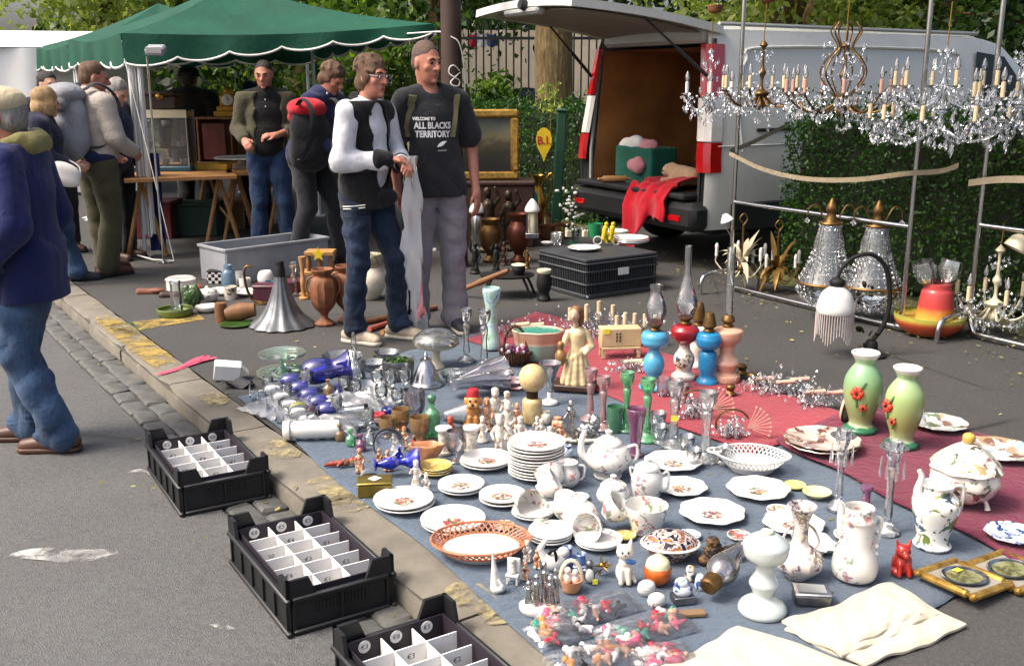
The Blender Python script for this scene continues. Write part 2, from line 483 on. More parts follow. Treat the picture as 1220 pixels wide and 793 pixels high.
def leaves(name,P,size,rng,mat,parent,tint=None,up=.3,ar=.55):
 """many small folded leaves; P (n,3)"""
 n=len(P);d=rng.normal(size=(n,3));d/=np.linalg.norm(d,axis=1)[:,None]+1e-9
 e=rng.normal(size=(n,3));e[:,2]+=0;e-=d*(e*d).sum(1)[:,None];e/=np.linalg.norm(e,axis=1)[:,None]+1e-9
 sz=(size*rng.uniform(.6,1.4,n))[:,None]
 V=np.stack([P-d*sz*.5,P+e*sz*ar*.5,P+d*sz*.5,P-e*sz*ar*.5],1).reshape(-1,3)
 Q=np.arange(n*4).reshape(n,4)
 t=np.repeat(rng.uniform(0,1,n) if tint is None else tint,4)
 return add_obj(name,mesh_np(name,V,Q,tint=t),mat,parent)
def text_mesh(body,size,align='CENTER',extrude=0.0,bold=0.0):
 cu=bpy.data.curves.new('lettering','FONT');cu.body=body;cu.size=size;cu.align_x=align;cu.align_y='CENTER'
 cu.extrude=extrude;cu.offset=bold;cu.resolution_u=3
 ob=bpy.data.objects.new('lettering_tmp',cu);COL.objects.link(ob)
 dg=bpy.context.evaluated_depsgraph_get();me=bpy.data.meshes.new_from_object(ob.evaluated_get(dg))
 bpy.data.objects.remove(ob);bpy.data.curves.remove(cu);return me
# ================================================================== the setting
rng=np.random.default_rng(7);R0=random.Random(11)
Ka,Kb=G(66,350),G(492,704)
KU=(Ka-Kb).normalized();KN=Vector((KU.y,-KU.x,0));ROAD_Z=-0.085
def KP(s,n,z=0.0):p=Kb+KU*s+KN*n;return Vector((p.x,p.y,z))
KANG=math.atan2(KU.y,KU.x)
def asphalt(name,c,warm=(1,1,1)):
 m=bpy.data.materials.new(name);MATS[name]=m;t=NT(m);co=t.coord()
 f=t.noise(co,.9,6,.62);g=t.noise(co,55,4,.7);h=t.voro(co,170)
 sp=t.ramp(t.voro(co,60),[(.0,1),(.09,0)])
 cc=lambda k:tuple(c*k*x for x in warm)
 col=t.ramp(f,[(.3,cc(.72)),(.55,cc(1.0)),(.75,cc(1.22))])
 col=t.mix(.5,col,t.ramp(g,[(.3,cc(.55)),(.7,cc(1.5))]))
 col=t.mix(t.math('MULTIPLY',sp,.45),col,cc(2.6))
 crack=t.ramp(t.voro(t.coord(scale=.55),1.0,'Distance','DISTANCE_TO_EDGE'),[(.0,1),(.006,0)])
 crack=t.math('MULTIPLY',crack,t.ramp(t.noise(co,.7,2),[(.5,0),(.6,1)]))
 t.base(t.mix(crack,col,cc(.35)))
 t.set(rough=.85,spec=.3);t.bump(t.math('ADD',g,t.math('MULTIPLY',h,.8)),.6,.006)
 return m
asphalt('road_asphalt',.098,(1,1,.98));asphalt('pavement_asphalt',.062,(1.0,.975,.94))
def paint_mat(name,col,lo=.45,hi=.55,scale=14,rough=.8):
 m=bpy.data.materials.new(name);MATS[name]=m;t=NT(m);co=t.coord()
 f=t.ramp(t.noise(co,scale,6,.7,.3),[(lo,0),(hi,1)])
 c=C(col);t.base(t.ramp(t.noise(co,30,3),[(.3,tuple(x*.75 for x in c)),(.7,c)]));t.set(rough=rough)
 t.link(f,t.b.inputs['Alpha']);return m
paint_mat('yellow_paint','#a08844',.36,.60,9);paint_mat('yellow_worn','#a2956c',.42,.62,12)
paint_mat('pink_spray','#e0506c',.30,.45,9);paint_mat('chalk','#c9c8c2',.46,.66,6);paint_mat('green_paint','#35562e',.4,.55,12)
def sheet(name,pts,mat,z,parent=None,sub=1):
 mb=MB();n=len(pts);mb.add([Vector((p[0],p[1],z)) for p in pts],[list(range(n))])
 return mb.obj(name,mat,parent,smooth=False)
road=struct(sheet('road',[KP(-90,-.235),KP(160,-.235),KP(160,-90),KP(-90,-90)],'road_asphalt',ROAD_Z))
pave=struct(sheet('pavement',[KP(-90,.215),KP(-90,120),KP(160,120),KP(160,.215)],'pavement_asphalt',0.0))
# kerb stones
M('kerb_stone','#6a655a',.85,var=.3,vs=5,bump=.6,bs=90);M('sett_stone','#565653',.85,var=.3,vs=12,bump=.6,bs=70)
M('joint_dirt','#4a4640',.95,var=.3)
kerb=thing('kerb',None,None);struct(kerb)
s=-5.0;i=0
while s<16:
 L=R0.uniform(.85,1.12);mb=MB();d=R0.uniform(-.004,.004)
 prof=[(0.0+d,ROAD_Z-.1),(0.0+d,-.035),(.012+d,-.010),(.035+d,.003),(.205,.004),(.205,-.1)]
 vs=[];fs=[];m=7
 for j in range(m+1):
  q=s+.006+(L-.012)*j/m;e=.012 if j in (0,m) else 0
  for (n_,z) in prof:
   vs.append(KP(q,n_+R0.uniform(-.004,.004)+(e if n_<.02 else 0),z-e*.6*(z>-.05)+R0.uniform(-.002,.002)))
 k=len(prof)
 for j in range(m):
  for a in range(k-1):fs.append([j*k+a,(j+1)*k+a,(j+1)*k+a+1,j*k+a+1])
 fs.append(list(range(k)));fs.append([m*k+a for a in range(k)][::-1])
 mb.add(vs,fs).obj('kerb_stone','kerb_stone',kerb,sharp=50);s+=L;i+=1
sheet('joint_filling',[KP(-5,.004),KP(-5,.216),KP(16,.216),KP(16,.004)],'joint_dirt',-.012,kerb)
mb=MB();mb.box(KP(50,.10,-.06),(68,.2,.13),(0,0,KANG));mb.obj('distant_kerb','kerb_stone',kerb)
# gutter of setts
gut=thing('gutter',None,None);struct(gut)
sheet('gutter_bed',[KP(-6,-.245),KP(-6,.01),KP(90,.01),KP(90,-.245)],'joint_dirt',ROAD_Z-.012,gut)
meshes=[]
for k in range(6):
 mb=MB();mb.bbox((0,0,-.03),(R0.uniform(.17,.22),.104,.07),.012)
 for v in mb.v:v+=Vector((R0.uniform(-.006,.006),R0.uniform(-.006,.006),R0.uniform(-.004,.004)))
 me=mb.mesh('sett',True,45);me.materials.append(MATS['sett_stone']);meshes.append(me)
for row in range(2):
 s=-5.0+row*.1
 while s<13:
  o=add_obj('sett',R0.choice(meshes),None,gut,KP(s,-.056-row*.113,ROAD_Z+R0.uniform(-.002,.006)),(R0.uniform(-.03,.03),R0.uniform(-.03,.03),KANG+R0.uniform(-.03,.03)))
  s+=.212
# paint marks
def pxsheet(name,pts,mat,z,parent):return sheet(name,[G(x,y,z) for x,y in pts],mat,z,parent)
def kerb_paint(s0,s1,n0,n1,mat):
 k=14 if s1-s0<1 else 40;c0,c1=(s0+s1)/2,(n0+n1)/2
 sheet('paint_patch',[KP(c0+(s1-s0)/2*max(-1,min(1,1.25*math.cos(6.283*i/k)))*R0.uniform(.8,1),min(.204,max(.03,c1+(n1-n0)/2*max(-1,min(1,1.25*math.sin(6.283*i/k)))*R0.uniform(.75,1.05)))) for i in range(k)],mat,.0085,kerb)
def s_of(px,py):return (G(px,py)-Kb).dot(KU)
kerb_paint(s_of(190,440),s_of(100,378),.02,.2,'yellow_paint')
for (x,y,d) in ((222,480,.16),(300,540,.17),(352,590,.2),(365,610,.12),(520,728,.2),(120,395,.3)):
 q=s_of(x,y);kerb_paint(q-d,q+d*.6,.06,.2,'yellow_worn')
pxsheet('paint_strip',[(158,383),(236,374),(244,380),(166,393)],'yellow_paint',.004,pave)
pxsheet('paint_smear',[(143,386),(158,383),(166,394),(152,392)],'green_paint',.004,pave)
def stroke(pts,w,mat,z,parent,name='spray_stroke'):
 P=[G(x,y,z) for x,y in pts];P=smooth_line(P,5);mb=MB();vs=[];fs=[]
 for i,p in enumerate(P):
  d=(P[min(i+1,len(P)-1)]-P[max(i-1,0)]).normalized();q=Vector((d.y,-d.x,0))*w*(1 if 0<i<len(P)-1 else .5)*.5
  vs+=[p+q,p-q]
 for i in range(len(P)-1):fs.append([2*i,2*i+1,2*i+3,2*i+2])
 mb.add(vs,fs).obj(name,mat,parent,smooth=False)
stroke([(186,446),(205,441),(228,433),(252,426)],.045,'pink_spray',.0095,pave)
stroke([(216,437),(234,427),(247,424),(236,430),(258,425)],.034,'pink_spray',.0125,pave)
for pts,w_ in (([(2,664),(40,660),(90,662),(150,655)],.10),([(60,668),(100,664),(152,660)],.09),([(128,575),(160,565),(185,570)],.11),([(135,590),(170,580)],.06),([(250,745),(280,750)],.03)):
 P=[G(x,y,ROAD_Z) for x,y in pts];mb=MB();vs=[];fs=[];P=smooth_line(P,4)
 for i,p in enumerate(P):
  q=Vector((0,1,0))*w_*.5*(1-abs(2*i/(len(P)-1)-1)**2*.9);vs+=[p+q+Vector((0,0,.005)),p-q+Vector((0,0,.005))]
 for i in range(len(P)-1):fs.append([2*i,2*i+1,2*i+3,2*i+2])
 mb.add(vs,fs).obj('chalk_smudge','chalk',road,smooth=False)
# earth strip along the hedge and the garden behind it
m=bpy.data.materials.new('garden_earth');MATS['garden_earth']=m;t=NT(m);co=t.coord()
t.base(t.mix(t.ramp(t.noise(co,26,5,.7),[(.45,0),(.62,1)]),t.ramp(t.noise(co,2.2,5),[(.3,hexc('#3d362a')),(.7,hexc('#5d5642'))]),hexc('#5d6b2e')));t.set(rough=.95);t.bump(t.noise(co,60,5,.7),.8,.02)
HB=Vector((2.72,8.2,0));HN=KN.copy()
def HP(s,n,z=0.0):p=HB+KU*s+HN*n;return Vector((p.x,p.y,z))
struct(sheet('garden_ground',[HP(-60,-.55),HP(-60,60),HP(.7,60),HP(.7,-.55)],'garden_earth',.005))
struct(sheet('garden_ground',[HP(3.6,-.3),HP(3.6,60),HP(90,60),HP(90,-.3)],'garden_earth',.005))
# fallen leaves scattered on the pavement by the hedge (uncountable litter)
leaf_mat('litter_leaf','#5a4a24','#8f8744','#b9ad78',.2)
P=[]
for k in range(700):
 s_,n_=R0.uniform(-2.6,2.6),-abs(R0.gauss(0,.8))-.2;p=HP(s_,n_,.012+R0.random()*.012);P.append(p)
for k in range(150):
 p=G(R0.uniform(100,1220),R0.uniform(330,640),.008);P.append(p)
for k in range(50):
 p=KP(R0.uniform(-1.5,7),R0.uniform(-.34,-.02),ROAD_Z+.012);P.append(p)
P=np.array([tuple(p) for p in P]);n=len(P);a=rng.uniform(0,6.28,n);sz=rng.uniform(.006,.02,n)
dx=np.stack([np.cos(a)*sz,np.sin(a)*sz,rng.uniform(-.003,.003,n)],1);dy=np.stack([-np.sin(a)*sz*.6,np.cos(a)*sz*.6,rng.uniform(-.003,.003,n)],1)
V=np.stack([P-dx,P+dy,P+dx,P-dy],1).reshape(-1,3)
o=add_obj('fallen_leaves',mesh_np('fallen_leaves',V,np.arange(n*4).reshape(n,4),tint=np.repeat(rng.uniform(0,1,n),4)),'litter_leaf')
tag(o,'scattered fallen leaf litter and scraps on the asphalt','leaves',kind='stuff')
# ------------------------------------------------------------------ hedges
leaf_mat('hedge_leaf','#1c3312','#335a1e','#6d8f38',.35);M('hedge_core','#141c0c',.95,var=.4,vs=12)
leaf_mat('tree_leaf','#1a3010','#38541c','#7c9638',.45);leaf_mat('tree_leaf_pale','#56692c','#8a9a50','#c4c884',.5);leaf_mat('tree_leaf_dark','#12240b','#253e14','#4c6a26',.4)
m=bpy.data.materials.new('bark');MATS['bark']=m;t=NT(m);co=t.coord(scale=(9,9,1.6))
t.base(t.ramp(t.noise(co,3.0,6,.7,.6),[(.3,hexc('#3a2f1c')),(.5,hexc('#6b5836')),(.72,hexc('#94865a'))]));t.set(rough=.95);t.bump(t.noise(co,4,6,.75,.6),1.0,.03)
def hedge(label,s0,s1,n0,n1,h,nl,seed,lsz=.034):
 r=np.random.default_rng(seed);root=thing('clipped_hedge',label,'hedge',HP((s0+s1)/2,(n0+n1)/2),group='clipped hedges beside the van');base=root.location.copy()
 mb=MB();c=HP((s0+s1)/2,(n0+n1)/2)-base;mb.bbox((c.x,c.y,h/2-.04),(abs(s1-s0)-.16,n1-n0-.16,h-.10),.05,(0,0,KANG));mb.obj('light_block_core','hedge_core',root)  # dark solid box added inside the hedge to block light through the leaves
 pts=[];L=s1-s0;W=n1-n0
 for k in range(nl):
  q=r.random();s_=s0+L*r.random();d=abs(r.normal(0,.05))-.03
  bump=.035*math.sin(s_*7.1+seed)+.03*math.sin(s_*17.3)
  if q<.60:n_=n0+d+.03*math.sin(s_*9+seed);z=h*r.random()**.9
  elif q<.85:n_=n0+W*r.random();z=h-d*1.2+bump
  elif q<.95:s_=(s0 if r.random()<.5 else s1);s_+=d*(1 if s_==s0 else -1);n_=n0+W*r.random();z=h*r.random()
  else:n_=n0+W*r.random();z=h+abs(r.normal(0,.07))+bump
  p=HP(s_,n_,max(.02,z))-base;pts.append(p)
 P=np.array([tuple(p) for p in pts])
 tz=np.clip(P[:,2]/h,0,1.1);f=.5+.28*np.sin(P[:,0]*5.3+seed)*np.sin(P[:,2]*6.1+P[:,1]*3)
 leaves('foliage',P,lsz,r,'hedge_leaf',root,tint=np.clip(f*.6+r.uniform(-.25,.35,nl),0,1));return root
hedge('dark clipped hedge behind the chrome lamp racks on the right',-4.2,.55,-.22,.34,1.36,32000,3)
hedge('clipped hedge between the gilt framed painting and the van',3.65,9.5,.30,1.1,1.30,22000,5,.04)
# loose shoot on top of the far hedge
root=thing('young_shoot','light green leafy shoot rising above the hedge beside the van','plant',AT(656,128,11.4));mb=MB()
mb.tube([(0,0,-.25),(.01,0,0),(-.01,0,.25)],[.008,.006,.003]);mb.obj('stem','bark',root)
P=np.array([(R0.gauss(0,.06),R0.gauss(0,.06),R0.uniform(-.05,.26)) for _ in range(60)]);leaves('foliage',P,.08,rng,'tree_leaf_pale',root)
# ------------------------------------------------------------------ trees
def tree(label,base,th,tr,crown_c,crown_r,nclump,nleaf,lsz,mat,seed,lean=(0,0),limbs=6,group='trees behind the market'):
 r=np.random.default_rng(seed);rr=random.Random(seed);root=thing('tree',label,'tree',base,group=group)
 top=Vector((lean[0],lean[1],th));mb=MB()
 pts=[Vector((0,0,-.1)),Vector((lean[0]*.1,lean[1]*.1,th*.12)),Vector((lean[0]*.4+rr.uniform(-.05,.05),lean[1]*.4,th*.5)),top]
 mb.tube(smooth_line(pts,5),[tr*(1.35 if i==0 else 1.12-.55*i/15)*(1+.06*math.sin(i*2.1)) for i in range(16)],14)
 cc=Vector(crown_c);cl=[]
 for i in range(nclump):
  d=Vector((rr.gauss(0,1),rr.gauss(0,1),rr.gauss(0,1))).normalized()*rr.uniform(.35,1)**.6
  cl.append(cc+Vector((d.x*crown_r[0],d.y*crown_r[1],d.z*crown_r[2])))
 for i in range(limbs):
  e=cl[i*max(1,nclump//limbs)%nclump];m_=top.lerp(e,.5)+Vector((rr.uniform(-.3,.3),rr.uniform(-.3,.3),rr.uniform(.0,.5)))
  st=pts[2].lerp(top,rr.uniform(.4,1));mb.tube(smooth_line([st,m_,e],5),[tr*.42*(1-.85*k/10) for k in range(11)],7)
 mb.obj('trunk','bark',root)
 ci=r.integers(0,nclump,nleaf);CC=np.array([tuple(c) for c in cl]);cs=r.uniform(.5,1.1,nclump)*min(crown_r)*.36
 P=CC[ci]+r.normal(size=(nleaf,3))*cs[ci][:,None]*np.array([1,1,.7]);ok=P[:,2]>.4;P=P[ok]
 tn=np.clip(r.uniform(0,1,nclump)[ci][ok]*.5+r.uniform(0,.5,len(P)),0,1)
 leaves('crown',P,lsz,r,mat,root,tint=tn);return root
tree('thick brown tree trunk standing behind the open tailgate',AT(662,128,13.2).xy.to_3d(),4.2,.30,(.3,.2,5.6),(2.2,2.0,2.2),26,5000,.16,'tree_leaf',21)
tree('large pale green tree at upper left behind the green tents',Vector((-9.2,24,0)),3.2,.26,(.6,0,4.6),(3.4,2.6,2.2),30,9000,.20,'tree_leaf_pale',22)
tree('dark leafy tree above the left tent roof',Vector((-4.4,22,0)),3.2,.26,(-.2,0,4.8),(3.0,2.4,2.5),30,8000,.19,'tree_leaf',23)
tree('dark leafy tree above the right end of the tent roof',Vector((-1.2,17,0)),3.1,.24,(.1,0,4.1),(2.0,2.0,1.7),26,8000,.15,'tree_leaf_dark',24)
tree('sunlit green tree behind the van roof above the small chandelier',Vector((4.6,17.5,0)),2.6,.24,(.0,0,3.6),(2.6,2.0,2.0),28,10000,.15,'tree_leaf_pale',25)
tree('bright green tree behind the middle of the van roof',Vector((7.4,18.5,0)),2.6,.24,(.2,0,3.5),(2.7,2.0,2.1),28,10000,.15,'tree_leaf',26)
tree('dark green tree behind the van cab at the right edge',Vector((8.6,15.0,0)),2.2,.24,(-.3,0,3.1),(2.2,1.8,2.0),26,9000,.13,'tree_leaf_dark',27)
tree('small bushy tree behind the tent between the stall keepers',Vector((-2.6,15.0,0)),1.1,.1,(0,0,1.7),(1.7,1.0,.9),22,6000,.11,'tree_leaf',28,limbs=4)
tree('climbing shrub growing on the far railings left of the trunk',AT(578,150,14.6).xy.to_3d(),.8,.05,(0,0,1.2),(.55,.4,.75),16,3200,.10,'tree_leaf',29,limbs=4)
# big street tree whose crown overhangs the stall: its trunk stands right of the picture
tree('broad street tree overhanging the stall from the right',Vector((6.4,5.4,0)),4.6,.3,(-3.4,1.6,6.0),(4.6,3.6,1.2),40,5200,.24,'tree_leaf',30,lean=(-1.2,.4),limbs=9)
# the far wood behind everything
r=np.random.default_rng(5);n=26000
P=np.stack([r.uniform(-26,30,n),r.uniform(27,33,n),np.zeros(n)],1)
hgt=5.5+1.8*np.sin(P[:,0]*.5)+1.0*np.sin(P[:,0]*1.7+1);hgt*=np.clip((P[:,0]+15)/5.0,.12,1.0)
P[:,2]=hgt*r.uniform(0,1,n)**.8
o=leaves('distant_trees',P,.42,r,'tree_leaf_dark',None);tag(o,'dense mass of far trees closing off the background','trees',kind='stuff')
# ------------------------------------------------------------------ railings, pale street and parked car beyond the hedge
M('street_wall','#b4a796',.9,var=.15,vs=3,bump=.3,bs=30)
mb=MB();mb.box((1.0,26.0,1.4),(9,.4,2.8));o=mb.obj('boundary_wall','street_wall',None,smooth=False);tag(o,'pale stone boundary wall seen through the railings','wall')
M('iron_black','#1a1b1c',.5,var=.2)
root=thing('railings','tall black iron railings behind the hedge left of the trunk','railings',AT(620,150,15.5).xy.to_3d());x0=-2.3
me=None
for k in range(34):
 if me is None:
  mb=MB();mb.tube([(0,0,0),(0,0,2.45)],.012,6);me=mb.mesh('bar');me.materials.append(MATS['iron_black'])
 add_obj('bar',me,None,root,(x0+k*.11,0,0))
for z in (.25,2.2):
 mb=MB();mb.box((x0+1.8,0,z),(3.9,.03,.04));mb.obj('rail','iron_black',root)
M('car_black','#0d0e12',.15,var=.1,coat=.8);thin_glass('car_glass',(.12,.14,.15),.02,.8)
def parked_car():
 root=thing('parked_car','black parked car whose roof shows over the hedge','car',AT(604,150,17.5).xy.to_3d(),rz=.2)
 st=[(-2.0,.75,.55),(-1.9,.95,.75),(-1.0,1.0,.8),(-.6,1.38,.66),(.2,1.50,.62),(.9,1.42,.62),(1.55,1.05,.75),(1.95,.9,.72),(2.0,.7,.55)]
 mb=MB();vs=[];fs=[]
 for x,z,w_ in st:
  zz=min(z,.92);ring=[(-.8,.3),(-.84,.6),(-.82,zz),(-w_,(zz+z)/2+.0),(-w_*.9,z),(w_*.9,z),(w_,(zz+z)/2),(.82,zz),(.84,.6),(.8,.3)]
  vs+=[Vector((x,y,q)) for y,q in ring]
 k=10
 for i in range(len(st)-1):
  for a in range(k):fs.append([i*k+a,i*k+(a+1)%k,(i+1)*k+(a+1)%k,(i+1)*k+a])
 fs+=[list(range(k)),[(len(st)-1)*k+a for a in range(k)][::-1]]
 mb.add(vs,fs).obj('body','car_black',root,sharp=50)
 for x in (-1.25,1.25):
  for y in (-.8,.8):
   mb=MB();mb.lathe([(.2,-.09),(.3,-.09),(.31,-.06),(.31,.06),(.3,.09),(.2,.09)],20,mat=Matrix.Rotation(math.pi/2,3,'X'));w_=mb.obj('wheel','iron_black',root,(x,y,.31))
 mb=MB();mb.add([(-.95,-.83,.98),(-.55,-.68,1.34),(.85,-.66,1.36),(1.4,-.8,1.0)],[[0,1,2,3]]);mb.obj('side_window','car_glass',root)
parked_car()
M('flag_red','#b02030',.8);M('flag_white','#d5d5dc',.8);M('flag_blue','#3b4a78',.8)
root=thing('bunting','red white and blue bunting hanging beyond the railings','bunting',AT(566,46,16.5));root.scale=(.45,.45,.45)
for k,mname in enumerate(('flag_red','flag_white','flag_blue')):
 mb=MB();mb.grid(lambda u,v,k=k:Vector((-.25+k*.33+u*.32,.04*math.sin(u*6+v*3),.2-v*.42-.08*math.sin(u*3))),6,6);mb.obj('flag',mname,root)
mb=MB();mb.tube([(-.9,0,.22),(0,0,.17),(1.2,0,.32)],.006);mb.obj('cord','flag_white',root)
# white marquee and pale mast at the far left
M('white_canvas','#e6e6e2',.8,var=.04,vs=2)
root=thing('white_marquee','white marquee at the left edge behind the shoppers','marquee',Vector((-8.6,16.2,0)),rz=.25)
mb=MB();mb.add([(-3,-2,2.05),(3,-2,2.05),(3,2,2.05),(-3,2,2.05),(-2.2,0,2.35),(2.2,0,2.35)],[[0,1,5,4],[1,2,5],[2,3,4,5],[3,0,4]]);mb.obj('roof','white_canvas',root,smooth=False)
mb=MB();mb.grid(lambda u,v:Vector((-3+6*u,-1.96+.05*math.sin(u*40),2.04-2.0*v)),60,4);mb.obj('wall','white_canvas',root)
for x in (-2.95,2.95):
 mb=MB();mb.tube([(x,-1.97,0),(x,-1.97,2.05)],.03);mb.obj('leg','white_canvas',root)
mb=MB();mb.tube([(0,0,0),(0,0,7)],[.09,.06],10);mb.lathe([(.2,0),(.2,.1),(.09,.14)],12);o=mb.obj('flagpole',M('pole_grey','#aab4bc',.5),None,AT(7,200,20).xy.to_3d());tag(o,'pale grey mast at the top left corner','mast')
# ================================================================== tents
m=bpy.data.materials.new('green_canvas');MATS['green_canvas']=m;t=NT(m);co=t.coord()
cg=t.ramp(t.noise(co,1.6,5,.6),[(.3,hexc('#0b4030')),(.7,hexc('#155440'))])
tl=t.new('ShaderNodeBsdfTranslucent');mx=t.new('ShaderNodeMixShader');mx.inputs[0].default_value=.12
t.base(cg);t.link(cg,tl.inputs[0]);t.set(rough=.75,spec=.3);t.bump(t.math('ADD',t.noise(co,5,4,.5,1.5),t.math('MULTIPLY',t.noise(co,400,2),.15)),.5,.02)
t.link(t.b.outputs[0],mx.inputs[1]);t.link(tl.outputs[0],mx.inputs[2]);t.link(mx.outputs[0],t.out.inputs[0])
M('white_trim','#d8d8d2',.7,var=.05);M('white_paint_metal','#d2d4d4',.4,var=.05);M('chrome','#c8c8c8',.16,1.0,var=.05);M('blue_canvas','#20306a',.8)
TA,TB,TS=Vector((-3.44,9.4,0)),Vector((-.72,9.8,0)),Vector((-1.6,2.7,0))
def tent(label,loc):
 root=thing('market_tent',label,'tent',TA+loc,group='green market tents')
 A,B=Vector((0,0,2.0)),TB-TA+Vector((0,0,2.1));Cc,D=B+TS,A+TS;Cc.z=D.z=2.05
 ap=(A+B+Cc+D)/4;ap.z=2.56
 hems={0:(1.72,2.0),1:(1.98,1.85),2:(1.8,1.8),3:(1.76,1.72)}
 cor=[A,B,Cc,D]
 for i in range(4):
  p,q=cor[i],cor[(i+1)%4]
  def roof(u,v,p=p,q=q):
   e=p.lerp(q,u);w_=e.lerp(ap,v);w_.z+=-.10*math.sin(math.pi*v)*(.6+.4*math.sin(math.pi*u))-.05*math.sin(math.pi*u)*(1-v);return w_
  mb=MB();mb.grid(roof,14,10);mb.obj('roof_panel','green_canvas',root,sharp=None)
  h0,h1=hems[i]
  nsc=6
  def hem_z(u):return h0+(h1-h0)*u-.05*abs(math.sin(math.pi*u*nsc))**.7+.03
  out=(q-p).cross(Vector((0,0,1))).normalized()*.015
  def val(u,v,p=p,q=q):
   e=p.lerp(q,u);e.z+=-.05*math.sin(math.pi*u);z=e.z+(hem_z(u)-e.z)*v
   return Vector((e.x,e.y,z))+out*(1+1.5*v*math.sin(u*23))
  mb=MB();mb.grid(val,72,3);va=mb.obj('valance','green_canvas',root)
  mb=MB();mb.tube([val(k/72,1.0) for k in range(73)],.011,5);mb.obj('hem_trim','white_trim',va)
 for i,p in enumerate(cor):
  q=p.lerp(ap,.035);q.z=0;mb=MB()
  mb.tube([q,Vector((q.x,q.y,p.z-.03))],.02,8);lg=mb.obj('leg','white_paint_metal',root)
  mb=MB();mb.box((q.x,q.y,.006),(.12,.12,.012));mb.obj('foot_plate','white_paint_metal',lg)
 for i in range(4):
  mb=MB();mb.tube([cor[i].lerp(ap,.04)-Vector((0,0,.09)),cor[(i+1)%4].lerp(ap,.04)-Vector((0,0,.09))],.014,6);mb.obj('frame_bar','white_paint_metal',root)
 return root,(A,B,Cc,D,ap)
tent1,_=tent('green market tent with scalloped white hem over the antiques table',Vector((0,0,0)))
t2,_=tent('second green market tent standing behind to the left',TS+Vector((-.05,.1,0)))
# gathered white curtain at the front left leg, blue lining
mb=MB();mb.grid(lambda u,v:Vector((.03+.10*u+.015*math.sin(u*20),.03+.03*math.sin(u*25),1.75-1.55*v+.03*math.sin(u*9))),20,12,Vector((0,.01,0)));mb.obj('side_curtain','white_canvas',tent1)
mb=MB();mb.grid(lambda u,v:Vector((.06+.13*u+.02*math.sin(u*14),.10+.02*math.sin(u*17),.95-.9*v)),16,10,Vector((0,.01,0)));mb.obj('curtain_lining','blue_canvas',tent1)
# guy rope from the valance
mb=MB();a,b=Vector((.02,-.05,1.78)),Vector((.40,-.3,.02));mb.tube([a,a.lerp(b,.5)+Vector((.02,-.02,-.05)),b],.005,5);mb.tube([b,Vector((.2,-.28,.03)),Vector((.0,-.1,.04))],.006,5);mb.obj('guy_rope','white_trim',tent1)
mb=MB();a=TB-TA+Vector((0,0,2.03));b=AT(541,44,9.0)-TA;mb.tube(smooth_line([a+Vector((-.3,.0,-.02)),a.lerp(b,.5)+Vector((0,0,.02)),b],5),.007,5);mb.obj('tie_rope','white_trim',tent1)
# brown street pole with a white loop tag and cord
M('pole_brown','#3b2a22',.7,var=.25,vs=4,bump=.3,bs=40)
pb=AT(541,300,8.95);root=thing('street_pole','tall dark brown street pole with white scrawl behind the standing men','pole',(pb.x,pb.y,0))
mb=MB();mb.lathe([(.12,0),(.12,.35),(.095,.42),(.088,1.2),(.085,4.5)],20);mb.obj('shaft','pole_brown',root)
sx=lambda x,y:AT(x,y,8.95-.092)-root.location
def arc_on(pts):
 out=[]
 for x,y in pts:
  p=AT(x,y,8.85)-root.location;X=max(-.084,min(.084,p.x));out.append(Vector((X,-math.sqrt(max(0,.0885**2-X*X)),p.z)))
 return out
mb=MB();mb.tube(smooth_line(arc_on([(547,84),(541,78),(536,80),(535,87),(541,92),(547,96),(546,102),(540,102),(537,98),(543,91),(548,86)]),4),.006,5);mb.obj('scrawl','white_trim',root)
mb=MB();mb.tube(smooth_line([Vector((0,-.09,AT(541,44,8.95).z)),Vector((.07,-.075,AT(541,52,8.95).z)),Vector((.105,-.02,AT(545,80,8.95).z)),Vector((.11,-.02,AT(548,125,8.95).z))],5),.006,5);mb.obj('cord','white_trim',root)
# ================================================================== van
VX=Vector((.88,.475,0)).normalized();VY=Vector((-VX.y,VX.x,0))
m=bpy.data.materials.new('van_paint');MATS['van_paint']=m;t=NT(m);co=t.coord()
t.base(t.ramp(t.noise(co,1.2,4),[(.3,hexc('#c2c2bc')),(.7,hexc('#d2d2cc'))]));t.set(rough=.28,coat=.4,metal=.0)
t.link(t.math('MULTIPLY_ADD',t.noise(co,9,5),.3,.16),t.b.inputs['Roughness'])
M('van_black','#17181a',.55,var=.2,bump=.2,bs=200);M('plywood','#a8703c',.6,var=.3,vs=3,bump=.2,bs=30);M('tail_red','#a80d12',.15,var=.15,coat=.8,vs=30);M('tail_clear','#d8d2cc',.12,var=.1,coat=.8);M('rubber','#121212',.85,var=.2);M('grey_panel','#9a9c98',.5,var=.1);M('dark_trim','#232425',.5)
M('van_glass','#131c1b',.1,var=.1,spec=.3)
VS=1.06;vc=G(836,326);van=thing('delivery_van','silver white van parked with its tailgate raised and load space open','van',vc,rz=math.atan2(VX.y,VX.x));van.scale=(VS,)*3
W,HT=1.86,1.96
